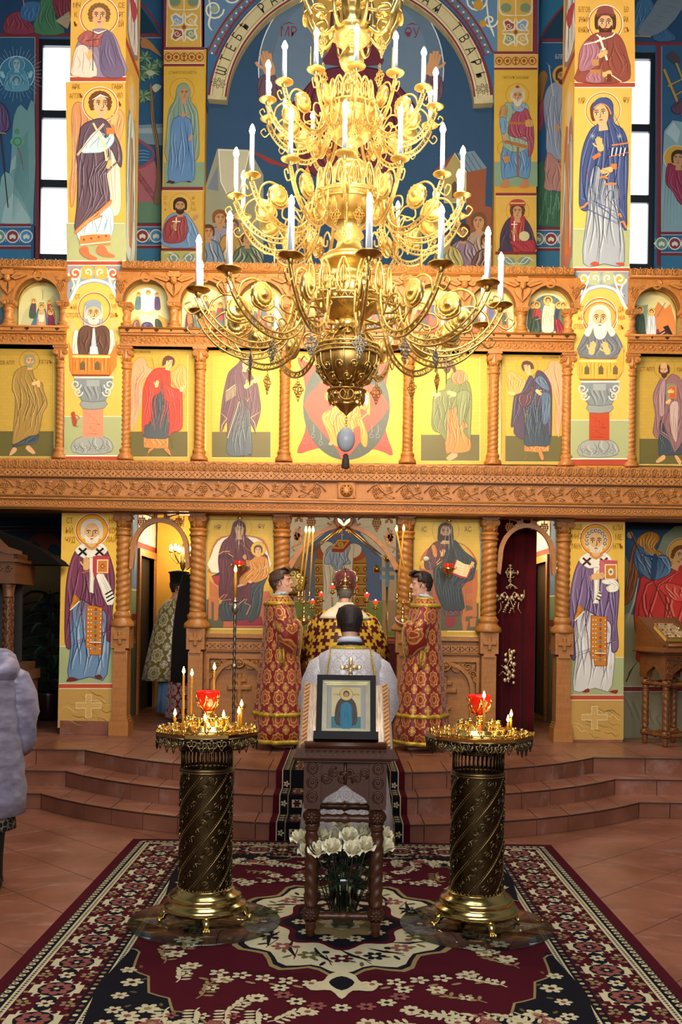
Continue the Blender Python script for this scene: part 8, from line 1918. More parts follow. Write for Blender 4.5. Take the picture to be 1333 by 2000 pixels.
mk('gold_fringe',m,mat('gold_fringe_thread','b08a24',.7),cur)
def emb(pts,w=.006):
 q=[P(x,y,YCu-.055) for x,y in pts];em.tube(q,w,4)
em=MB();V_=lambda x,y:(930+x/6.665,990+y/6.665)
def E(L,w=.006):emb([V_(x,y) for x,y in L],w)
for L in([(450,755),(450,1070)],[(400,860),(545,860)],[(400,1060),(450,1000),(545,1065)],[(430,770),(450,755),(470,770)],[(540,830),(555,855),(540,885)],[(400,830),(390,855),(405,885)]):E(L,.009)
for x,y,r in((430,820,22),(475,820,22),(430,900,22),(475,900,22),(445,960,18),(455,1020,18),(410,1050,14),(520,1050,14)):E([(x+r*cos(t),y+r*sin(t)) for t in[i*.7 for i in range(8)]],.005)
for s_ in(-1,1):
 E([(440,1200),(440+s_*60,1110),(440+s_*110,1140),(440+s_*150,1230)],.006);E([(440+s_*150,1230),(440+s_*190,1170),(440+s_*190,1080)],.005);E([(440,1180),(440+s_*40,1290),(440+s_*60,1380)],.005);E([(440+s_*120,1240),(440+s_*110,1320),(440+s_*150,1390)],.005)
 for k in range(7):
  x,y=V_(440+s_*(30+k*22),1180+30*sin(k*1.7));q=P(x,y,YCu-.055);em.sphere(q,.022 if k%3==0 else.013,7,4,(1,.3,1))
for k in range(14):x,y=V_(350+((k*67)%190),1240+((k*41)%150));em.sphere(P(x,y,YCu-.055),.010,6,4,(1,.4,1))
for k in range(26):
 t=k/25;x,y=V_(440+60*sin(k*1.3),1860+430*t);q=P(x,y,YCu-.055);em.sphere(q,.012+.006*(k%3),6,4,(1,.35,1))
E([(430,1860),(440,1980),(400,2080),(460,2180),(420,2290)],.006);E([(480,1900),(440,2000),(500,2100),(440,2250)],.005);E([(300,2200),(350,2140),(440,2230)],.005);E([(330,2060),(380,2100),(430,2180)],.005)
tag(mk('embroidery',em,EMB,cur),kind='stuff')
# ================================================================ hanging lamps before the icons
CH=mat('thin_chain_silver',(.75,.68,.5),.3,1,.1)
def hang_lamp(px,ytop,ycup,ybot,Y,label):
 T_,C_,B_=P(px,ytop,Y),P(px,ycup,Y),P(px,ybot,Y)
 e=empty('hanging_lamp',B_,label,'lamp','hanging icon lamps')
 m=MB();h=C_.z-B_.z;m.lathe([(.003,0),(.012,.012),(.006,.025),(.02,.045),(.05,.075),(.062,.10),(.066,.115),(.055,.118),(.04,.1)],n=18)
 for i in range(6):a=i*pi/3;m.tube([(.06*cos(a),.06*sin(a),.1),(.085*cos(a),.085*sin(a),.115),(.075*cos(a),.075*sin(a),.13)],.005,4)
 put('holder',m.mesh('holder',BRASS),e)
 m=MB();m.lathe([(.03,.1),(.045,.12),(.05,.16),(.047,.16),(.04,.125),(0,.11)],n=18,cap=False);put('red_glass',m.mesh('red_glass',REDG),e)
 m=MB();zt=T_.z-B_.z
 for i in range(3):a=i*2*pi/3+.5;m.tube([(.075*cos(a),.075*sin(a),.125),(.02*cos(a),.02*sin(a),zt)],.0025,4)
 put('chain',m.mesh('chain',CH),e)
 m=MB();m.lathe([(.035,zt-.004),(.03,zt+.004),(.012,zt+.01),(.012,zt+.04),(.004,zt+.045)],n=12);m.tube([(0,0,zt+.04),(0,.0,zt+.07),(0,.15,zt+.09)],.004,4);put('crown_cap',m.mesh('crown_cap',BRASS),e)
hang_lamp(467,1012,1105,1126,10.30,'gold hanging lamp with red glass before the mother and child icon');hang_lamp(876,1017,1105,1131,10.30,'gold hanging lamp with red glass before the seated Christ icon')
# ================================================================ tall processional candlestick
q=P(456,1410,9.55);e=empty('processional_candlestick',(q.x,9.55,SOL),'tall thin bronze candlestick with one candle before the mother icon','candlestick')
z=lambda y:P(456,y,9.55).z-SOL
m=MB();m.lathe([(.11,0),(.11,.02),(.06,.035),(.02,.06)],n=20);put('foot',m.mesh('foot',BRONZE),e)
m=MB();n=60;m.rings([[(.0135*(1+.25*cos(2*(t_*2*pi/8-k*.9)))*cos(t_*2*pi/8),.0135*(1+.25*cos(2*(t_*2*pi/8-k*.9)))*sin(t_*2*pi/8),.05+(z(1200)-.05)*k/n) for t_ in range(8)] for k in range(n+1)]);put('twisted_pole',m.mesh('twisted_pole',mat('pole_bronze',(.2,.17,.12),.35,1,.2,30)),e)
m=MB();m.lathe([(.012,z(1200)),(.03,z(1195)),(.034,z(1187)),(.03,z(1181)),(.014,z(1178)),(.02,z(1177)),(.034,z(1175.5)),(.03,z(1174)),(.012,z(1171)),(.014,z(1167)),(.0,z(1167))],n=16);m.sphere((0,0,z(1301)),.03,12,8);put('knop',m.mesh('knop',SILV),e)
m=MB();m.lathe([(.014,z(1167)),(.014,z(1118)),(.005,z(1117))],n=10);put('candle',m.mesh('candle',WAX),e);put('flame',flame_me,e,(0,0,z(1118)),None,1.7)
# ================================================================ altar: table, seven-branched candelabrum, fans
at_=empty('altar_table',(0,12.5,SOL),'altar table under a dark red brocade cover behind the bishop','table')
m=MB();m.box(-.72,.72,12.1,13.0,SOL,SOL+.96);m.xf(Matrix.Translation((0,-12.5,-SOL)));put('cover',m.mesh('cover',mat('altar_brocade','6a1a20',.6,0,.5,30)),at_)
m=MB();m.box(-.74,.74,12.08,13.02,SOL+.96,SOL+1.0);m.xf(Matrix.Translation((0,-12.5,-SOL)));put('table_top',m.mesh('table_top',mat('altar_gold_edge','b0401c',.4)),at_)
cb=empty('altar_candelabrum',(xx(672,12.35),12.35,SOL+1.0),'gold branched candelabrum with red cups on the altar table','candelabrum')
m=MB();m.lathe([(.1,0),(.1,.02),(.03,.05),(.02,.3),(.035,.34),(.02,.38),(.02,.62)],n=16);put('stem',m.mesh('stem',BRASS),cb)
for px,py in((611,1176),(628,1162),(650,1146),(693,1146),(717,1163),(734,1177),(672,1138)):
 q=P(px,py,12.35)-cb.location
 m=MB();zc_=q.z-.07
 pts=crom([(0,.25),(q.x*.5,.12+abs(q.x)*.1),(q.x*.95,.2),(q.x,zc_)],5,False);m.tube([(x_,0,z_) for x_,z_ in pts],.009,5);m.lathe([(.012,zc_-.02),(.045,zc_),(.02,zc_+.012),(.014,zc_+.03),(.022,zc_+.05)],c=(q.x,0,0),n=14)
 br=put('branch',m.mesh('branch',BRASS),cb);m=MB();m.lathe([(.02,zc_+.05),(.03,zc_+.07),(.034,zc_+.095),(.03,zc_+.095),(0,zc_+.06)],c=(q.x,0,0),n=14,cap=False);put('red_cup',m.mesh('red_cup',mat('lit_red_cup','d0201c',.2,emit='ff4020',estr=1.2,sample=False)),br)
 m=MB();m.sphere((q.x,0,zc_+.1),.011,8,6);put('bulb',m.mesh('bulb',mat('cup_flame','fff0e0',.5,emit='ffd8c0',estr=12,sample=False)),br)
def fan(px,ytop,ybot,Y,label,r,cross=False):
 B_,T_=P(px,ybot,Y),P(px,ytop,Y);e=empty('processional_fan' if not cross else 'processional_cross',(T_.x,Y,SOL),label,'fan' if not cross else 'cross');zt=T_.z-SOL
 m=MB();m.tube([(0,0,0),(0,0,zt-r)],.014,8);put('pole',m.mesh('pole',BRASS),e);m=MB()
 if not cross:
  st=0;m.lathe([(r*.2,-.01),(r*.8,-.012),(r,-.004),(r,.004),(r*.8,.012),(r*.2,.01)],n=32);m.xf(Matrix.Translation((0,0,zt))@Matrix.Rotation(pi/2,4,'X'))
  for i in range(16):a=i*pi/8;m.sphere((r*1.04*cos(a),0,zt+r*1.04*sin(a)),.02,7,5)
  for i in range(8):a=i*pi/4;m.tube(spiral((r*.6*cos(a),zt+r*.6*sin(a)),.05,.01,0,1.3,12,y=-.016),.006,4)
  put('disc',m.mesh('disc',mat('dark_gilt',(.5,.34,.1),.3,1)),e)
 else:
  for a_,b_ in(((0,-r),(0,r)),((-r*.7,.25*r),(r*.7,.25*r)),((-r*.4,-.4*r),(r*.4,-.4*r))):m.box(min(a_[0],b_[0])-.025,max(a_[0],b_[0])+.025,-.02-.003*abs(a_[0])/r,.02+.003*abs(a_[0])/r,zt+min(a_[1],b_[1])-.025,zt+max(a_[1],b_[1])+.025)
  put('cross',m.mesh('cross',mat('pale_blue_enamel','8fb8c4',.35)),e)
  m=MB();
  for u,v in((-r*.85,.25*r),(r*.85,.25*r),(0,r*1.12)):m.sphere((u,0,zt+v),.05,10,7);m.lathe([(.0,0),(.03,.02),(.0,.07)],c=(u,0,zt+v-.03),n=8)
  put('gilt_end',m.mesh('gilt_end',BRASS),e)
fan(572,1137,1300,12.0,'round gilded liturgical fan standing left behind the doorway column',.17);fan(757,1118,1300,12.0,'pale blue processional cross with gilded ends right of the doorway',.15,True)
# microphone by the right column
q=P(833,1092,10.15);e=empty('microphone',(q.x+.06,10.15,SOL),'microphone with pale foam cover on a gooseneck stand','microphone');h=q.z-SOL
m=MB();m.lathe([(.12,0),(.12,.015),(.02,.03)],n=20);m.tube([(0,0,.02),(0,0,h-.35),(.0,0,h-.2),(-.02,0,h-.05),(-.05,0,h-.01)],.009,6);put('stand',m.mesh('stand',mat('mic_grey','8a8a86',.4,.5)),e);m=MB();m.sphere((-.06,0,h),.028,12,8,(1.2,1,1));put('foam_head',m.mesh('foam_head',mat('foam_cream','d8d0b4',.9)),e)
# ================================================================ lectern on the solea, right, with book and cross
q=P(1310,1446,10.35);rl,t0,t1,tn=lectern((3.42,10.36,SOL),'honey oak lectern with twisted legs before the archangel fresco','carved lecterns',W2,rz=radians(18),sc=1.02)
RM_=Matrix.Translation((3.42,10.36,SOL))@Matrix.Rotation(radians(18),4,'Z')@Matrix.Scale(1.02,4)
al=atan2(t1.z-t0.z,t1.y-t0.y);BM=RM_@Matrix.Translation(t0+(t1-t0)*.16+tn*.004)@Matrix.Rotation(al,4,'X')
bk=empty('gospel_book',BM.translation,'gilded jewelled gospel book lying on the right lectern','book')
m=MB();m.box(-.16,.06,0,.24,.0,.05);m.xf(BM);mk('page_block',m,mat('gilt_pages','c8a24a',.5),bk)
m=MB();m.box(-.17,.065,-.006,.246,.05,.058);R=random.Random(4)
for i in range(40):x,y=R.uniform(-.15,.05),R.uniform(.01,.23);m.tube([(x+.014*cos(t),y+.014*sin(t),.06) for t in[j*.9 for j in range(6)]],.003,4)
m.xf(BM);mk('gilt_cover',m,mat('red_gold_cover',(.72,.45,.2),.3,.8,.5,40),bk)
for i in range(9):
 m=MB();x,y=-.15+.1*(i%3),.02+.1*(i//3);m.sphere((x,y,.062),.011,8,5);m.xf(BM);mk('jewel',m,mat('ruby','8a0c20',.1),bk)
cr=empty('hand_cross',(BM@Vector((.13,.1,.0))),'ornate gilded hand cross beside the gospel book','cross')
m=MB();m.box(.115,.145,-.0,.22,0,.014);m.box(.08,.18,.13,.16,0,.014)
for u,v in((.13,.22),(.08,.145),(.18,.145),(.13,.0)):m.sphere((u,v,.01),.02,8,6)
m.xf(BM);mk('cross_body',m,BRASS,cr)
m=MB();m.sphere((.13,.145,.016),.014,8,6);m.xf(BM);mk('jewel',m,MATS['ruby'],cr)
# ================================================================ icon shrine and plant in the dim left bay
YK=9.75;WS=wood('shrine_oak','57300f')
def Q(px,py):return P(px,py,YK)
sh=empty('icon_shrine',(Q(-40,1440).x,YK,SOL),'carved oak icon shrine with gable and column at the left edge','shrine')
def zk(y):return Q(15,y).z
xr,xl=Q(27,1200).x,Q(-115,1200).x;
m=MB();m.box(xl-.06,xr+.06,YK-.1,YK+.6,SOL,zk(1330));m.box(xl-.08,xr+.08,YK-.12,YK+.62,zk(1330),zk(1312));m.box(xl-.04,xr+.04,YK-.08,YK+.58,zk(1312),zk(1296));mk('base',m,WS,sh)
for x in(xl+.05,xr-.055):
 m=MB();zz0,zz1=zk(1290),zk(1140);m.lathe([(.07,zz0-.03),(.07,zz0),(.05,zz0+.02),(.056,zz0+.05),(.05,zz0+.07)],c=(x,YK,0),n=16);m.lathe([(.047,zz0+.07),(.047,zz1-.14)],c=(x,YK,0),n=16,cap=False);m.lathe([(.05,zz1-.14),(.058,zz1-.12),(.05,zz1-.11),(.062,zz1-.03),(.07,zz1)],c=(x,YK,0),n=24,mod=lambda a,z:1+.05*cos(8*a))
 for k in range(9):
  zq=zz0+.1+k*(zz1-zz0-.26)/8
  for j in range(6):a=j*pi/3+k*.5;m.tube([(x+.05*cos(a),YK+.05*sin(a),zq-.03),(x+.052*cos(a+.4),YK+.052*sin(a+.4),zq),(x+.05*cos(a),YK+.05*sin(a),zq+.03)],.006,4)
 mk('column',m,WS,sh)
m=MB();m.box(xl-.05,xr+.03,YK-.08,YK+.55,zk(1140),zk(1098));m.box(xl-.06,xr+.06,YK-.1,YK+.57,zk(1098),zk(1092));m.box(xl-.04,xr+.02,YK-.09,YK+.5,zk(1092),zk(1080));xc=(xl+xr)/2
for j in range(5):m.tube(spiral((xr-.03-.09*j,zk(1112)),.035,.008,0,1.5,12,y=YK-.085),.007,4)
mk('entablature',m,WS,sh)
m=MB();g1=[(xr+.075,zk(1083)),(xr+.07,zk(1076)),(xr-.06,zk(1068)),(xr-.2,zk(1042)),(xc,zk(1015)),(xl+.2,zk(1042)),(xl+.06,zk(1068)),(xl-.07,zk(1076)),(xl-.075,zk(1083))];g2=[(xr-.0,zk(1083)),(xr-.03,zk(1083)),(xr-.12,zk(1078)),(xr-.24,zk(1054)),(xc,zk(1030)),(xl+.24,zk(1054)),(xl+.12,zk(1078)),(xl+.03,zk(1083)),(xl,zk(1083))]
m.ring_prism(g2,g1,YK-.1,YK+.0);mk('gable',m,WS,sh)
m=MB();m.box(xl,xr-.02,YK+.3,YK+.33,zk(1296),zk(1140));mk('back_panel',m,mat('shrine_dark_panel','1c1814',.6),sh)
m=MB();rfo=[(xr+.35,zk(1098)),(xr+.3,zk(1088)),(xr+.12,zk(1066)),(xr-.1,zk(1046)),(xc,zk(1028)),(xl,zk(1060)),(xl-.2,zk(1098))];m.prism(rfo,YK+.34,YK+.7);mk('dark_roof',m,mat('shrine_roof','0d0906',.9,spec=.1),sh)
# potted conifer
YQ=11.9
q=P(93,1424,YQ);pl=empty('potted_plant',(q.x,YQ,SOL),'dark green feathery potted plant in a dark red pot beside the pier','plant')
m=MB();m.lathe([(.0005,0),(.14,0),(.16,.03),(.185,.30),(.19,.34),(.175,.34),(.17,.31),(.0005,.30)],n=28,cap=False);put('pot',m.mesh('pot',mat('dark_red_pot','2a0c0e',.3)),pl)
m=MB();m.tube([(0,0,.3),(.01,0,.8),(0,.01,1.55)],[.02,.015,.006],6);put('trunk',m.mesh('trunk',mat('plant_trunk','2a2014',.9)),pl)
FERN=mat('dark_fern','16301a',.6,0,.3,12)
def frond(L,seed):
 m=MB();R=random.Random(seed);n=14
 pts=[Vector((L*t,0,.18*L*sin(t*2.2)-.35*L*t*t)) for t in[i/n for i in range(n+1)]];m.tube(pts,[.005-.004*i/n for i in range(n+1)],4)
 for i in range(2,n+1):
  for e in(-1,1):
   w_=.16*L*sin(pi*(i/n*.85+.12))+.02;p0=pts[i];d=Vector((.5,e*.85,-.18));d.normalize();s2=Vector((.5,-.2*e,0)).normalized()*.011
   m.add([p0-s2,p0+d*w_*.6-s2*1.1+Vector((0,0,.006)),p0+d*w_,p0+d*w_*.6+s2*1.1,p0+s2],[(0,1,2,3,4)]);m.add([p0,p0+d*w_*.5+Vector((0,0,.014)),p0+d*w_*.9+Vector((0,0,-.01))],[(0,1,2)])
 return m
FM_=[frond(L,i).mesh('frond',FERN) for i,L in enumerate((.5,.42,.34))]
R=random.Random(12)
for k in range(9):
 z=.45+k*.13
 for j in range(6):put('frond',FM_[min(2,k//3)],pl,(0,0,z),(0,R.uniform(-.15,.15),j*pi/3+k*.5+R.uniform(-.2,.2)))
# altar lamp inside the left side room: small branched wall lamp, lit
lm=empty('wall_lamp',P(358,1080,13.2),'gilded branched lamp shining inside the left side door','lamp')
m=MB()
for i in range(6):
 a=i*pi/3;m.tube([(0,0,-.05),(.08*cos(a),.08*sin(a),-.14),(.16*cos(a),.16*sin(a),-.05),(.16*cos(a),.16*sin(a),.02)],.009,5);m.lathe([(.01,.0),(.035,.015),(.012,.03)],c=(.16*cos(a),.16*sin(a),.0),n=10)
m.lathe([(.004,-.25),(.03,-.2),(.05,-.12),(.02,-.02),(.03,.05),(.01,.12)],n=14);put('branches',m.mesh('branches',GOLD),lm)
m=MB();m.tube([(0,0,.1),(0,0,1.3)],.008,6);put('rod',m.mesh('rod',GOLD),lm)
bm_=MB();bm_.lathe([(.004,0),(.016,.012),(.02,.04),(.012,.07),(.001,.085)],n=8);bme=bm_.mesh('bulb',mat('lamp_bulb','fff3d6',.3,emit='ffe2b0',estr=350))
for i in range(6):a=i*pi/3;put('bulb',bme,lm,(.16*cos(a),.16*sin(a),.03))
# matching lamp in the right room (hidden by the curtain from the front)
lm2=clone(lm,loc=(-lm.location.x,13.2,lm.location.z),label='gilded branched lamp behind the red curtain in the right side room')
# frescoed wall of the side rooms
for sgn in(-1,1):
 xs=sgn*XW;p=Paint(X=xs);p.nrm=Vector((-sgn,0,0));p.base=p.map=lambda y,z,xs=xs:Vector((xs,y,z));p.STEP=.0002
 y0=12.0;p.rect('6f93b8',y0,2.0,12.65,4.4);p.rect('8fa87c',y0,SOL,12.65,2.0);p.rect('a8b060',10.8,SOL,y0+.22,4.4);p.line('e8e4d0',[(y0,2.0),(12.65,2.0)],.02,taper=False);p.rect('8c3a2c',10.8,1.62,12.65,1.7);p.rect('a8844a',10.8,1.35,12.65,1.62);p.rect('6f7c5c',y0,SOL,12.65,1.33)
 for i in range(4):p.circ('4a3418',y0+.12+i*.16,1.48,.05,.02,12);p.circ('4a3418',y0+.12+i*.16,1.48,.09,.012,12);p.line('4c5a44',[(y0+.05+i*.15,SOL),(y0+.12+i*.15,.9),(y0+.04+i*.15,1.32)],.03)
 p.rect('8c3a2c',12.6,SOL,12.66,4.4);p.rect('8c3a2c',12.66,2.55,14.1,2.62);p.rect('d8c8b0',12.66,2.62,14.1,4.4)
 for i in range(6):p.line(('b08a6c','8a9ab0','c8a890')[i%3],[(12.75+i*.2,2.64),(12.8+i*.2,3.4),(12.72+i*.2,4.4)],.08)
 p.build('side_room_fresco',FR,parts[0 if sgn<0 else 1])
p=Paint(Y=YB-.003);p.view(220,990,6.665);p.STEP=.0002
def both(col,L,sm=0):
 p.poly(col,L,sm);p.raw([(mx(a),b) for a,b in(crom(L,sm) if sm else L)],tessellate_polygon([[Vector((a,b,0)) for a,b in(crom(L,sm) if sm else L)]]),col)
mx=lambda a:((2*CX-(220+a/6.665))-220)*6.665
both('a9bccb',[(480,-100),(840,-100),(840,1450),(480,1450)]);both('cbb0a2',[(560,1000),(600,400),(640,150),(740,150),(780,400),(790,1000)],2);both('e0cfc0',[(620,800),(660,300),(720,300),(740,800)],2);both('d8b890',[(640,700),(770,760),(760,830),(660,800)],2);both('c9b48a',[(480,1000),(840,1050),(840,1450),(480,1450)]);both('7a7258',[(590,860),(650,870),(650,1000),(580,1000)]);both('c0582c',[(825,-100),(868,-100),(868,1500),(825,1500)]);both('dcb04a',[(868,-100),(1300,-100),(1300,1500),(868,1500)])
p.build('altar_back_fresco',FR,back)
# ================================================================ people
SKIN=NT('skin');SKIN.set(Base_Color=SKIN.mix(SKIN.ramp(SKIN.noise(14,3,SKIN.obj()),.35,.65),hx('d69a80'),hx('e2b096')),Roughness=.5,Subsurface_Weight=.12,Subsurface_Radius=(.02,.008,.004));MATS['skin']=SKIN.m
HAIRB=mat('dark_brown_hair','241510',.55,0,.5,60,.4,90,(1,1,.25));HAIRL=mat('brown_hair','47301f',.55,0,.45,60,.4,90,(1,1,.25))
EYEW=mat('eye_white','e6dfd8',.2);EYED=mat('dark_iris','2a1a10',.2)
HEAD=[(-.03,.045,.060,.052),(-.005,.072,.058,.045),(.01,.088,.058,.050),(.03,.090,.064,.060),(.055,.092,.076,.066),(.085,.091,.090,.070),(.112,.086,.099,.073),(.135,.094,.103,.075),(.16,.092,.103,.076),(.19,.080,.092,.070),(.212,.058,.070,.056),(.228,.03,.04,.03),(.232,.004,.006,.004)]
def head_pt(h,th,off=0.):
 for a,b in zip(HEAD,HEAD[1:]):
  if h<=b[0]:t=max(0,(h-a[0])/(b[0]-a[0]));f,k,w_=[a[i]+(b[i]-a[i])*t for i in(1,2,3)];break
 else:f,k,w_=HEAD[-1][1:]
 y=sin(th);d=f if y>0 else k
 return Vector(((w_+off)*cos(th),(d+off)*y*(abs(y)**.0),h))
def capsule(m,a,b,ra,rb,n=8):
 a,b=Vector(a),Vector(b);d=(b-a);L=d.length or 1e-6;d/=L;pts=[];rad=[]
 for t in(-.9,-.55,0):pts.append(a+d*ra*t);rad.append(ra*sqrt(max(.05,1-t*t)))
 for t in(0,.55,.9):pts.append(b+d*rb*t);rad.append(rb*sqrt(max(.05,1-t*t)))
 m.tube(pts,rad,n)
def hand3d(m,wrist,d,palm_n,side,s=1.0,curl=.9):
 """d: finger direction, palm_n: palm normal, side=+1 thumb on the d x palm_n side"""
 d=Vector(d).normalized();nrm=(Vector(palm_n)-d*Vector(palm_n).dot(d)).normalized();t=d.cross(nrm)*side;w=Vector(wrist)
 for k in(-1.5,-.5,.5,1.5):capsule(m,w+t*k*.009*s,w+d*.08*s+t*k*.019*s,.015*s,.012*s,6)
 for k,L in((1.5,.070),(.5,.078),(-.5,.073),(-1.5,.058)):
  p0=w+d*.085*s+t*k*.0195*s;a=curl*.35;c=p0
  for seg,l in enumerate((.42,.32,.26)):
   a2=a+seg*curl*.55;q=c+(d*cos(a2)+nrm*sin(a2))*L*l*s;capsule(m,c,q,.0088*s,.0078*s,6);c=q
 p0=w+d*.02*s+t*.026*s;p1=p0+(d*.5+t*.75+nrm*.35).normalized()*.04*s;p2=p1+(d*.85+t*.1+nrm*.5).normalized()*.034*s;capsule(m,p0,p1,.012*s,.0105*s,6);capsule(m,p1,p2,.0105*s,.008*s,6)
def remeshed(m,vox,name,mats,dec=.35):
 me=m.mesh(name,mats);o=bpy.data.objects.new('tmp',me);COL.objects.link(o)
 r=o.modifiers.new('r','REMESH');r.mode='VOXEL';r.voxel_size=vox;s_=o.modifiers.new('s','SMOOTH');s_.factor=.5;s_.iterations=1
 d_=o.modifiers.new('d','DECIMATE');d_.ratio=dec
 dg=bpy.context.evaluated_depsgraph_get();dg.update();out=bpy.data.meshes.new_from_object(o.evaluated_get(dg));out.name=name
 bpy.data.objects.remove(o);out.polygons.foreach_set('use_smooth',[True]*len(out.polygons));
 out.materials.clear();out.materials.append(mats);return out
def figure(loc,rz,label,H=1.75,hyaw=0,hpitch=0,arms=(),hair=HAIRB,lean=0,feet=True,hairstyle='short',beard=None,group=None,vox=.0056,face=True):
 s=H/1.75;body=MB();T_=lambda x,y,z:Vector((x*s,y*s+lean*max(0,z-.95)*s,z*s))
 for a,b,ra,rb in(((0,0,.98),(0,.0,1.2),.13,.12),((0,0,1.2),(0,-.01,1.38),.125,.12),((-.12,-.01,1.375),(.12,-.01,1.375),.055,.055),((0,-.01,1.4),(0,.008,1.58),.058,.05),((-.09,0,.95),(-.1,.01,.52),.085,.058),((.09,0,.95),(.1,.01,.52),.085,.058),((-.1,.01,.5),(-.1,0,.09),.056,.04),((.1,.01,.5),(.1,0,.09),.056,.04)):capsule(body,T_(*a),T_(*b),ra*s,rb*s,10)
 for e in(-1,1):capsule(body,T_(e*.1,-.03,.045),T_(e*.11,.12,.03),.04*s,.035*s,8)
 for e,el,wr,hd,pn in arms:
  sh=T_(e*.17,-.01,1.365);el,wr=T_(*el),T_(*wr);capsule(body,T_(e*.1,-.01,1.37),sh,.056*s,.05*s,10);capsule(body,sh,el,.048*s,.042*s,10);capsule(body,el,wr,.042*s,.028*s,10);hand3d(body,wr,hd,pn,-e,s)
 HM=Matrix.Translation(T_(0,.014,1.488))@Matrix.Rotation(hyaw,4,'Z')@Matrix.Rotation(hpitch,4,'X')@Matrix.Translation((0,.02*s,.02*s))@Matrix.Scale(s*.96,4)
 st=len(body.v);body.rings([[head_pt(h[0],2*pi*j/24) for j in range(24)] for h in HEAD])
 capsule(body,(0,.090,.130),(0,.1115,.091),.010,.0135,8);capsule(body,(-.010,.094,.086),(.010,.094,.086),.009,.009,6)
 capsule(body,(-.018,.083,.056),(.018,.083,.056),.009,.009,6);capsule(body,(-.016,.082,.046),(.016,.082,.046),.0095,.0095,6);capsule(body,(0,.075,.008),(0,.086,.014),.02,.018,8)
 for e in(-1,1):
  capsule(body,(e*.040,.005,.034),(e*.012,.068,.010),.022,.02,8)
  body.sphere((e*.078,-.012,.105),.03,10,8,(.35,.62,1.05));capsule(body,(e*.042,.060,.072),(e*.050,.044,.1),.018,.018,8);capsule(body,(e*.012,.093,.136),(e*.046,.080,.138),.009,.008,6)
 body.xf(HM,st)
 me=remeshed(body,vox,'person',SKIN.m);o=put('person',me,None,loc,(0,0,rz));tag(o,label,'person',group)
 if face:
  for e in(-1,1):
   m=MB();m.sphere((e*.032,.0765,.113),.0108,10,8);m.xf(HM);put('eye',m.mesh('eye',EYEW),o);m=MB();m.sphere((e*.0335,.0818,.1130),.0072,8,6);m.xf(HM);put('iris',m.mesh('iris',EYED),o)
   m=MB();m.tube([(e*.017,.0865,.119),(e*.033,.0895,.1205),(e*.049,.079,.117)],[.002,.0042,.002],6);m.xf(HM);put('eyelid',m.mesh('eyelid',SKIN.m),o);m=MB();m.tube([(e*.012,.097,.134),(e*.034,.092,.140),(e*.056,.072,.133)],[.003,.005,.002],6);m.xf(HM);put('eyebrow',m.mesh('eyebrow',hair),o)
  m=MB();m.tube([(-.022,.084,.0525),(0,.0925,.053),(.022,.084,.0525)],[.002,.005,.002],6);m.xf(HM);put('lips',m.mesh('lips',mat('lips','b06a5c',.4)),o)
 if hairstyle:
  m=MB();R=random.Random(int(H*1000));n=28;rows=16;V=[];hs=[.045+(.238-.045)*i/rows for i in range(rows+1)]
  for off in(.017,.003):
   for h in hs:
    k=min(.2315,h)
    for j in range(n):
     th=2*pi*j/n;q=head_pt(k,th,off+(.012 if h>.15 and sin(th)>.2 else.004)*(off>.01)+(R.uniform(-.003,.004) if off>.01 else 0));q.z=h+(.016 if h>.19 else.0)*(off>.01);V.append(q)
  lim=lambda h:(-1.1 if h>.178 else(.35 if h>.135 else(-.02 if h>.125 else(-.38 if h>.07 else-.6))))
  keep=lambda i,j:(lambda h,y:h>.178 or y<lim(h))(hs[i],sin(2*pi*(j+.5)/n))
  N=(rows+1)*n;F_=[]
  for i in range(rows):
   for j in range(n):
    if not keep(i,j):continue
    k=(j+1)%n;F_.append((i*n+j,i*n+k,(i+1)*n+k,(i+1)*n+j));F_.append((N+i*n+j,N+(i+1)*n+j,N+(i+1)*n+k,N+i*n+k))
    for(ii,jj,a,b) in((i-1,j,i*n+j,i*n+k),(i,(j-1)%n,(i+1)*n+j,i*n+j),(i,k,i*n+k,(i+1)*n+k)):
     if ii<0 or not keep(ii,jj):F_.append((b,a,N+a,N+b))
  F_.append(tuple(rows*n+j for j in range(n)));m.add(V,F_,True)
  if hairstyle=='quiff':
   for i in range(16):x=-.055+.0073*i;m.tube([(x,.03,.232+R.uniform(0,.008)),(x*1.05,.075,.243+R.uniform(0,.012)),(x*1.1,.108,.225+R.uniform(0,.012)),(x*1.1+R.uniform(-.01,.01),.112,.205)],[.013,.013,.011,.004],6)
  for i in range(60):
   th=R.uniform(pi*.95,2.05*pi) if i<40 else R.uniform(0,6.28);h0=R.uniform(.1,.2) if i<40 else.21;q=head_pt(h0,th,.017);q2=head_pt(max(.05,h0-.05),th+R.uniform(-.2,.2),.018) if i<40 else q+Vector((R.uniform(-.03,.03),R.uniform(-.03,.03),.014));m.tube([q,(q+q2)/2+Vector((0,0,.002)),q2],[.004,.005,.001],4)
  m.xf(HM);put('hair',m.mesh('hair',hair),o)
 if beard:
  m=MB();m.sphere((0,.075,.0),.05,12,8,(1,.6,1.3));m.xf(HM);put('beard',m.mesh('beard',beard),o)
 o['_s']=s;del o['_s']
 return o,HM,T_
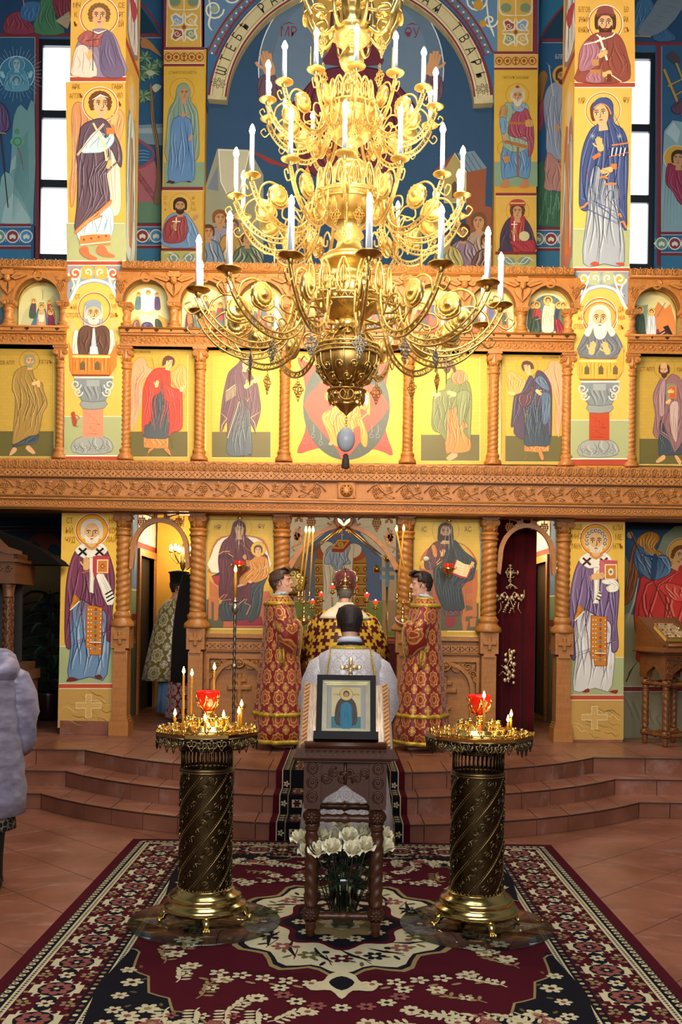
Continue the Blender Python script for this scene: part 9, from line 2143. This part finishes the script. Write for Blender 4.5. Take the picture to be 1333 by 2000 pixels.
def garment(name,o,rings,mt,k=11,amp=.03,seed=0,n=72,thick=.006,open_=None,uvs=1.0,xf=None,folds=None):
 """rings: (z, half width, half depth, forward offset, fold strength 0..1)"""
 R=random.Random(seed);ph=[R.uniform(0,6.28) for _ in range(4)];V=[];UV=[]
 for z,w_,d_,off,fs in rings:
  per=1.75
  for j in range(n+1):
   th=2*pi*j/n+pi/2+1e-4;f=1+amp*fs*(cos(k*th+ph[0])+.6*cos((k*2-3)*th+ph[1])+.5*cos(5*th+ph[2]))
   V.append((w_*f*cos(th),d_*f*sin(th)+off,z));UV.append((j/n*per*uvs,z))
 F_=[(i*(n+1)+j,i*(n+1)+j+1,(i+1)*(n+1)+j+1,(i+1)*(n+1)+j) for i in range(len(rings)-1) for j in range(n)]
 me=bpy.data.meshes.new(name);me.from_pydata(V,[],F_);uv=me.uv_layers.new(name='UVMap')
 for lp in me.loops:uv.data[lp.index].uv=UV[lp.vertex_index]
 me.polygons.foreach_set('use_smooth',[True]*len(me.polygons));me.materials.append(mt)
 if xf:me.transform(xf)
 g=put(name,me,o);md=g.modifiers.new('t','SOLIDIFY');md.thickness=thick;md.offset=0;return g
def sleeve(name,o,pts,rad,mt,n=28,drop=None,seed=0,amp=.05):
 pts=[Vector(p) for p in pts];V=[];UV=[];L=0;R=random.Random(seed);ph=R.uniform(0,6)
 for i,p in enumerate(pts):
  a,b=pts[max(0,i-1)],pts[min(len(pts)-1,i+1)];t=(b-a).normalized();up=Vector((0,0,1));u=(up-t*up.dot(t));u=u.normalized() if u.length>.05 else Vector((1,0,0));v=t.cross(u);L+=(p-pts[i-1]).length if i else 0
  dr=drop[i] if drop else 0
  for j in range(n+1):
   th=2*pi*j/n;f=1+amp*cos(5*th+ph+i*.7);q=p+u*(rad[i]*f*cos(th))+v*(rad[i]*.8*f*sin(th));
   if cos(th)<0:q=q-Vector((0,0,1))*dr*(-cos(th))**1.5
   V.append(q);UV.append((j/n*2*pi*rad[i],L))
 F_=[(i*(n+1)+j,(i+1)*(n+1)+j,(i+1)*(n+1)+j+1,i*(n+1)+j+1) for i in range(len(pts)-1) for j in range(n)]
 me=bpy.data.meshes.new(name);me.from_pydata(V,[],F_);uv=me.uv_layers.new(name='UVMap')
 for lp in me.loops:uv.data[lp.index].uv=UV[lp.vertex_index]
 me.polygons.foreach_set('use_smooth',[True]*len(me.polygons));me.materials.append(mt);g=put(name,me,o);md=g.modifiers.new('t','SOLIDIFY');md.thickness=.006;md.offset=0;return g,[V[i*(n+1):(i+1)*(n+1)] for i in range(len(pts))]
# ---- fabrics
def brocade(name,ground,gold,cream,sx=.17,sy=.2,rough=.5,w1=.035):
 t=NT(name);sp=t.n('ShaderNodeSeparateXYZ');t.t.links.new(t.uv(),sp.inputs[0]);U=t.math('DIVIDE',sp.outputs[0],sx);V=t.math('DIVIDE',sp.outputs[1],sy);Mx=t.math
 def cell(o):return Mx('SUBTRACT',Mx('FRACT',Mx('ADD',U,o)),.5),Mx('SUBTRACT',Mx('FRACT',Mx('ADD',V,o)),.5)
 u,v=cell(0.);r=Mx('SQRT',Mx('ADD',Mx('MULTIPLY',u,u),Mx('MULTIPLY',v,v)));a=Mx('ARCTAN2',v,u)
 RR=Mx('ADD',Mx('MULTIPLY',Mx('COSINE',Mx('MULTIPLY',a,8)),.035),.34)
 def band(x,c,w_):return Mx('LESS_THAN',Mx('ABSOLUTE',Mx('SUBTRACT',x,c)),w_)
 ins=Mx('LESS_THAN',r,RR);edge=Mx('LESS_THAN',Mx('ABSOLUTE',Mx('SUBTRACT',r,RR)),w1);ring2=band(r,.17,.02);core=Mx('LESS_THAN',r,.15)
 pet=Mx('MULTIPLY',Mx('GREATER_THAN',Mx('SINE',Mx('MULTIPLY',a,12)),.3),band(r,.25,.05))
 x,y=cell(.5);ax,ay=Mx('ABSOLUTE',x),Mx('ABSOLUTE',y)
 c1=Mx('MULTIPLY',Mx('LESS_THAN',ax,.045),Mx('LESS_THAN',ay,.2));c2=Mx('MULTIPLY',Mx('LESS_THAN',ay,.04),Mx('LESS_THAN',ax,.2));cr=Mx('MAXIMUM',c1,c2)
 end=Mx('MAXIMUM',Mx('MULTIPLY',band(ay,.19,.03),Mx('LESS_THAN',ax,.09)),Mx('MULTIPLY',band(ax,.19,.03),Mx('LESS_THAN',ay,.09)));cr=Mx('MAXIMUM',cr,end);dg=Mx('MULTIPLY',band(Mx('SUBTRACT',ax,ay),0,.03),band(ax,.1,.05));cr=Mx('MAXIMUM',cr,dg)
 nz=t.noise(60,2,t.uv());g0=t.mix(Mx('MULTIPLY',nz,.5),hx(ground),tuple(q*.6 for q in hx(ground)))
 c=t.mix(Mx('MULTIPLY',ins,.62),g0,hx(gold));c=t.mix(Mx('MULTIPLY',pet,.6),c,hx(ground));c=t.mix(Mx('MULTIPLY',core,.75),c,hx(ground));c=t.mix(ring2,c,hx(cream));c=t.mix(edge,c,hx(cream));c=t.mix(cr,c,hx(cream))
 t.set(Base_Color=c,Roughness=rough,Metallic=Mx('MULTIPLY',Mx('MAXIMUM',edge,cr),.35),Sheen_Weight=.2);MATS[name]=t.m;return t.m
RED_B=brocade('red_gold_brocade','8a1210','c07028','d8a050');WHT_B=brocade('white_brocade','cfc4c4','b8aaac','e6e0de',.09,.1);GRN_B=brocade('olive_gold_brocade','8a7c34','c8bc84','e6e0c8',.2,.22,.45,.06)
def cross_cloth():
 t=NT('cross_checked_cloth');Mx=t.math;sp=t.n('ShaderNodeSeparateXYZ');t.t.links.new(t.uv(),sp.inputs[0]);c=.034
 i=Mx('FLOOR',Mx('DIVIDE',sp.outputs[0],c));j=Mx('FLOOR',Mx('DIVIDE',sp.outputs[1],c));k=Mx('FLOORED_MODULO',Mx('ADD',i,Mx('MULTIPLY',j,2)),5);eq=lambda v:Mx('COMPARE',k,v,.2)
 ci=Mx('ADD',Mx('SUBTRACT',i,eq(1)),eq(4));cj=Mx('ADD',Mx('SUBTRACT',j,eq(2)),eq(3));par=Mx('FLOORED_MODULO',Mx('ROUND',Mx('DIVIDE',Mx('ADD',Mx('MULTIPLY',ci,3),cj),5)),2)
 t.set(Base_Color=t.mix(par,hx('4a0c12'),hx('d8ac34')),Roughness=.45,Metallic=Mx('MULTIPLY',par,.3));MATS['cross_checked_cloth']=t.m;return t.m
CRS=cross_cloth();GALN=mat('gold_galloon','c8a834',.45,.3,.35,60);DKS=mat('dark_suit','12121a',.8);SHIRT=mat('pale_blue_shirt','a8bcd4',.8)
def trim_loop(name,o,pts,r,mt=GALN,flat=1.):m=MB();m.tube(pts,r,6,flat=flat);return put(name,m.mesh(name,mt),o)
# ---- altar servers in red
def server(loc,rz,label,hair,style,hy,hp,sd):
 arms=[(e,(e*.25,.02,1.08),(e*.075,.175,1.215 if e*sd>0 else 1.20),(-e*.35,.9,.25),(-e*.5,.1,.9)) for e in(-1,1)]
 o,HM,T_=figure(loc,rz,label,1.74,hy,hp,arms,hair,hairstyle=style,group='altar servers in red brocade')
 garment('robe',o,[(1.475,.085,.075,.0,0),(1.46,.13,.10,-.005,0),(1.43,.2,.13,-.01,.1),(1.36,.225,.15,-.005,.2),(1.2,.215,.165,.01,.3),(1.0,.22,.175,.01,.5),(.75,.24,.20,.01,.8),(.45,.27,.23,.01,1),(.2,.30,.255,.01,1),(.06,.315,.27,.01,1)],RED_B,9,.035,3)
 for z in(.065,.32):
  garment('gold_band',o,[(z,.316 if z<.1 else.291,.271 if z<.1 else.2455,.01,1),(z+.035,.313 if z<.1 else.2885,.2685 if z<.1 else.243,.01,1)],GALN,9,.035,3,thick=.014)
 garment('shoulder_band',o,[(1.385,.224,.15,-.006,.2),(1.42,.208,.137,-.01,.12)],GALN,9,.035,3,thick=.016);garment('collar_band',o,[(1.478,.09,.08,.0,0),(1.462,.128,.1,-.004,0)],GALN,9,.0,3,thick=.014)
 trim_loop('shirt_collar',o,[(.066*cos(t),.062*sin(t)+.0,1.495+.012*sin(t)) for t in[2*pi*i/20 for i in range(21)]],.017,SHIRT)
 for e in(-1,1):
  el,wr=Vector((e*.24,.10,1.10)),Vector((e*.075,.36,1.17));pts=[(e*.15,-.01,1.37),(e*.195,.0,1.33),(e*.235,.02,1.23),(e*.25,.04,1.13),(e*.22,.08,1.13),(e*.16,.125,1.16),(e*.125,.15,1.18)]
  g,R_=sleeve('sleeve',o,pts,[.065,.085,.09,.09,.09,.085,.078],RED_B,drop=[0,0,.01,.06,.13,.19,.22],seed=e+sd)
  trim_loop('cuff',o,R_[-1],.011)
  trim_loop('side_slit',o,[(e*.235,.02,.98),(e*.242,.03,.80),(e*.238,-.01,.80),(e*.232,-.015,.98)],.012)
 return o,HM,T_
SV=[]
SV.append(server((-.615,9.72,SOL),radians(-82),'young man in red and gold brocade holding three candles, looking up',HAIRL,'quiff',-.22,.2,1))
SV.append(server((.80,9.74,SOL),radians(84),'dark-haired young man in red and gold brocade holding two candles',HAIRB,'quiff',.2,-.03,-1))
# ---- three- and two-branched hand candlesticks
def hand_candles(px,py,Y,tips,label):
 B_=P(px,py,Y);e=empty('hand_candlestick',B_,label,'candlestick','hand candlesticks held by the servers')
 m=MB();m.lathe([(.055,-.02),(.06,0),(.05,.02),(.02,.035),(.012,.06),(.024,.08),(.012,.1),(.01,.16),(.02,.18),(.012,.2)],n=16);zc_=.2
 for i,(tx,ty,bx,by) in enumerate(tips):
  b=P(bx,by,Y+(i-1)*.03)-B_;m.tube([(0,0,.18),(b.x*.6,b.y*.6,.17),(b.x,b.y,b.z-.06),(b.x,b.y,b.z-.01)],.008,5);m.lathe([(.008,-.03),(.022,-.015),(.012,-.005),(.016,.02),(.0,.02)],c=b,n=10)
 put('holder',m.mesh('holder',BRASS),e)
 for i,(tx,ty,bx,by) in enumerate(tips):
  b=P(bx,by,Y+(i-1)*.03)-B_;t_=P(tx,ty,Y+(i-1)*.03)-B_;m=MB();m.tube([b,t_],.0085,8);put('candle',m.mesh('candle',WAX),e);put('flame',flame_me,e,t_,None,1.5)
hand_candles(594,1212,9.71,((598,1040,584,1160),(605,1040,591,1160),(612,1040,605,1160)),'gold hand candlestick with three crossed candles held by the left server');hand_candles(787,1213,9.73,((775,1038,801,1162),(789,1037,776,1164)),'gold hand candlestick with two crossed candles held by the right server')
# ---- bishop from behind
o,HM,T_=figure((.02,10.32,SOL),0,'bishop seen from behind in cross-patterned vestment and jewelled mitre',1.66,0,-.1,[(e,(e*.28,.12,1.12),(e*.18,.34,1.2),(-e*.3,1,0),(0,0,1)) for e in(-1,1)],mat('grey_hair','6a6058',.7),hairstyle='short',face=False)
garment('vestment',o,[(1.36,.09,.08,0,0),(1.33,.16,.11,-.01,0),(1.28,.23,.15,-.01,.1),(1.18,.28,.2,.0,.2),(1.0,.35,.25,.02,.3),(.8,.40,.27,.02,.4),(.6,.36,.25,.02,.6),(.3,.36,.25,.02,.8),(.06,.38,.26,.02,1)],CRS,7,.03,8)
for e in(-1,1):sleeve('sleeve',o,[(e*.14,-.01,1.29),(e*.24,.0,1.2),(e*.33,.06,1.03),(e*.36,.14,.92),(e*.3,.28,.95)],[.09,.115,.13,.14,.14],CRS,drop=[0,0,.03,.08,.1],seed=e+9)
OMO=mat('cream_omophorion','e4d8b8',.6,0,.1);garment('omophorion',o,[(1.425,.075,.07,.0,0),(1.39,.10,.085,-.01,0),(1.345,.17,.12,-.012,0),(1.29,.242,.162,-.012,.1),(1.262,.262,.176,-.012,.1)],OMO,7,.02,8,thick=.02)
m=MB();
for k in range(8):a=k*pi/4;m.tube([(0,0,0),(.032*cos(a),0,.032*sin(a))],[.004,.008],5)
m.tube([(.052*cos(i*pi/10),0,.052*sin(i*pi/10)) for i in range(20)],.004,5,closed=True);m.xf(Matrix.Translation((0,-.128,1.345))@Matrix.Rotation(-.75,4,'X'));put('embroidered_cross',m.mesh('embroidered_cross',EMB),o)
mz=(HM@Vector((0,-.005,.15)))
MIT=mat('crimson_velvet','5a0c14',.7,0,.2,sheen=.3);m=MB();m.lathe([(.098,0),(.103,.01),(.112,.06),(.122,.11),(.118,.15),(.095,.185),(.05,.205),(.0005,.212)],c=mz,n=32,cap=False);put('mitre',m.mesh('mitre',MIT),o)
m=MB()
for z in(.008,.035):m.tube([(mz.x+(.108)*cos(i*pi/16),mz.y+.108*sin(i*pi/16),mz.z+z) for i in range(32)],.007,5,closed=True)
for k in range(4):
 a=k*pi/2;m.tube([(mz.x+r_*cos(a),mz.y+r_*sin(a),mz.z+z) for r_,z in((.112,.04),(.122,.09),(.123,.13),(.1,.185),(.0,.215))],.009,5)
for k in range(40):a,z=k*.77,.055+.1*((k*7)%10)/10;r_=.118 if z<.13 else.11;st=len(m.v);m.tube(spiral((0,0),.016,.004,0,1.4,9),.0032,4);m.xf(Matrix.Translation((mz.x+r_*cos(a),mz.y+r_*sin(a),mz.z+z))@Matrix.Rotation(a+pi/2,4,'Z'),st)
m.sphere((mz.x,mz.y-.122,mz.z+.085),.026,12,8,(1,.3,1.2));m.tube([(mz.x,mz.y,mz.z+.21),(mz.x,mz.y,mz.z+.245)],.006,5);m.tube([(mz.x-.013,mz.y,mz.z+.234),(mz.x+.013,mz.y,mz.z+.234)],.005,5);put('mitre_ornament',m.mesh('mitre_ornament',BRASS),o)
# ---- server in white from behind, at the foot of the steps
o,HM,T_=figure((.055,7.16,.012),radians(2),'server in white brocade seen from behind at the foot of the steps',1.78,.05,-.12,[(e,(e*.27,.08,1.12),(e*.12,.3,1.08),(-e*.6,.7,.1),(0,0,1)) for e in(-1,1)],HAIRB,face=True)
garment('robe',o,[(1.475,.09,.085,-.002,0),(1.455,.145,.11,-.008,0),(1.42,.215,.135,-.01,.05),(1.34,.24,.155,-.005,.15),(1.15,.235,.17,.01,.3),(.9,.24,.18,.01,.5),(.6,.27,.21,.01,.8),(.3,.31,.24,.01,1),(.07,.335,.26,.01,1)],WHT_B,9,.03,5)
garment('gold_hem',o,[(.07,.337,.262,.01,1),(.1,.334,.259,.01,1)],GALN,9,.03,5,thick=.014);garment('neck_band',o,[(1.481,.096,.09,-.002,0),(1.462,.136,.108,-.007,0)],GALN,9,0,5,thick=.012)
for e in(-1,1):
 g,R_=sleeve('sleeve',o,[(e*.15,-.01,1.365),(e*.21,.0,1.31),(e*.255,.03,1.2),(e*.275,.08,1.08),(e*.24,.18,1.05),(e*.2,.25,1.05)],[.07,.095,.105,.11,.12,.125],WHT_B,drop=[0,0,.02,.06,.12,.17],seed=e+3);trim_loop('cuff',o,R_[-1],.011)
 trim_loop('gold_stripe',o,[(e*.14,-.05,1.452),(e*.145,-.1,1.432),(e*.15,-.134,1.39),(e*.165,-.152,1.32),(e*.175,-.168,1.22),(e*.17,-.176,1.1)],[.026,.028,.03,.03,.03,.028],flat=.16)
trim_loop('shirt_collar',o,[(.068*cos(t),.066*sin(t)-.0,1.515-.016*sin(t)) for t in[2*pi*i/20 for i in range(21)]],.022,mat('white_shirt','d8dde6',.8));trim_loop('dark_collar',o,[(.082*cos(t),.076*sin(t)-.002,1.49-.01*sin(t)) for t in[2*pi*i/20 for i in range(21)]],.015,mat('navy_collar','0c1224',.8))
m=MB()
for k in range(4):a=k*pi/2;m.tube([(0,0,0),(.05*cos(a),0,.05*sin(a))],[.012,.018],6);m.sphere((.06*cos(a),0,.06*sin(a)),.016,7,5,(1,.3,1));b=a+pi/4;m.tube([(.01*cos(b),0,.01*sin(b)),(.035*cos(b),0,.035*sin(b))],.004,4)
m.xf(Matrix.Translation((0,-.166,1.335))@Matrix.Rotation(-.12,4,'X')@Matrix.Scale(.3,4,(0,1,0)));put('embroidered_cross',m.mesh('embroidered_cross',EMB),o)
# ---- clergy in the left side room
q=P(338,1390,12.6)
o,HM,T_=figure((q.x+.02,12.6,SOL),radians(-75),'priest in olive gold brocade with a flat black hat in the left doorway',1.76,-.1,0,(),HAIRB,beard=mat('grey_beard','4a4038',.8))
garment('phelonion',o,[(1.47,.10,.09,0,0),(1.44,.16,.13,-.01,0),(1.36,.22,.19,-.01,.1),(1.2,.25,.25,.0,.2),(1.0,.27,.30,.0,.4),(.7,.29,.33,-.03,.7),(.45,.3,.35,-.06,.9)],GRN_B,8,.03,4);garment('blue_skirt',o,[(.5,.2,.2,0,.5),(.05,.23,.23,0,1)],mat('pale_blue_cassock','6f93c4',.7),8,.03,6)
def hat(o,HM,label):
 c=HM@Vector((0,-.005,.16));m=MB();m.lathe([(.105,0),(.108,.005),(.118,.13),(.135,.135),(.135,.145),(.02,.17),(.001,.172)],c=c,n=28);put('flat_hat',m.mesh('flat_hat',mat('black_felt','0b0b0d',.85)),o)
hat(o,HM,'')
m=MB()
for e in(-1,1):m.tube([(e*.032+.022*cos(i*pi/6),.106,.112+.018*sin(i*pi/6)) for i in range(12)],.003,4,closed=True);m.tube([(e*.055,.1,.115),(e*.08,.0,.115)],.0025,4)
m.xf(HM);put('spectacles',m.mesh('spectacles',mat('spectacle_frame','1a1a1a',.3)),o)
q=P(366,1390,11.75);o,HM,T_=figure((q.x+.03,11.75,SOL),radians(-20),'clergyman in a long black veil half hidden behind the column',1.72,0,0,(),HAIRB)
garment('vestment',o,[(1.46,.09,.08,0,0),(1.42,.18,.13,-.01,0),(1.2,.22,.17,.0,.2),(.8,.24,.2,.01,.6),(.07,.3,.25,.01,1)],brocade('silver_red_brocade','8a1c28','b8a8a4','d8d0cc',.14,.16),8,.03,7)
garment('black_veil',o,[(1.76,.02,.02,-.01,0),(1.75,.10,.115,-.01,0),(1.6,.125,.13,-.03,.1),(1.4,.15,.14,-.06,.2),(1.0,.16,.13,-.12,.5),(.5,.14,.1,-.19,.7)],mat('black_veil_cloth','0a0a0c',.9),7,.04,3)
# ---- woman in a quilted lavender coat at the left edge
q=P(-44,1738,6.05);PUF=NT('lavender_quilt');f=PUF.noise(9,3,PUF.obj((1,1,2.2)));PUF.set(Base_Color=PUF.mix(PUF.ramp(f,.3,.7),hx('645d70'),hx('8d859b')),Roughness=.38,Sheen_Weight=.2);PUF.bump(PUF.noise(7,1.5,PUF.obj((1,1,2.0))),.5,.03);MATS['lavender_quilt']=PUF.m
o,HM,T_=figure((q.x,6.05,0),radians(25),'woman in a lavender quilted coat and patterned skirt cut by the left edge',1.56,.2,0,[(e,(e*.26,-.02,1.12),(e*.25,.1,.86),(0,.2,-1),(-e,.3,0)) for e in(-1,1)],HAIRL,hairstyle='short')
garment('coat',o,[(1.385,.10,.10,0,0),(1.36,.16,.13,-.005,0),(1.3,.205,.15,-.005,.1),(1.2,.215,.165,0,.2)]+[(1.12-.07*i,.215+.006*i+.010*(i%2),.17+.005*i+.010*(i%2),0,.3) for i in range(9)]+[(.47,.26,.215,0,.3)],PUF.m,6,.03,2,thick=.02)
for e in(-1,1):sleeve('sleeve',o,[(e*.15,-.01,1.30),(e*.2,-.01,1.27),(e*.24,-.015,1.18),(e*.262,-.015,1.08),(e*.265,0,.99),(e*.262,.05,.91),(e*.255,.09,.85)],[.08,.092,.088,.094,.084,.086,.07],PUF.m,seed=e+5,amp=.06)
m=MB();m.tube([(.15*cos(t),.13*sin(t)-.03,1.375-.05*sin(t)*-1) for t in[2*pi*i/24 for i in range(25)]],[.06+.02*sin(i*.9) for i in range(25)],10);put('hood',m.mesh('hood',PUF.m),o)
LEO=NT('patterned_skirt');vn=LEO.n('ShaderNodeTexVoronoi');vn.feature='DISTANCE_TO_EDGE';vn.inputs['Scale'].default_value=26;LEO.t.links.new(LEO.obj(),vn.inputs[0]);LEO.set(Base_Color=LEO.mix(LEO.math('LESS_THAN',vn.outputs[0],.06),hx('0c0b0a'),hx('8a8270')),Roughness=.8);MATS['patterned_skirt']=LEO.m
garment('skirt',o,[(.55,.2,.17,0,.3),(.38,.215,.185,0,.6)],LEO.m,8,.02,3)
for e in(-1,1):
 m=MB();m.lathe([(.062,.05),(.056,.1),(.058,.22),(.068,.36),(.06,.365)],c=T_(e*.1,0,0),n=16,cap=False);capsule(m,T_(e*.1,-.05,.05),T_(e*.11,.13,.04),.05,.044,10);put('boot',m.mesh('boot',mat('black_boot','141210',.4)),o)
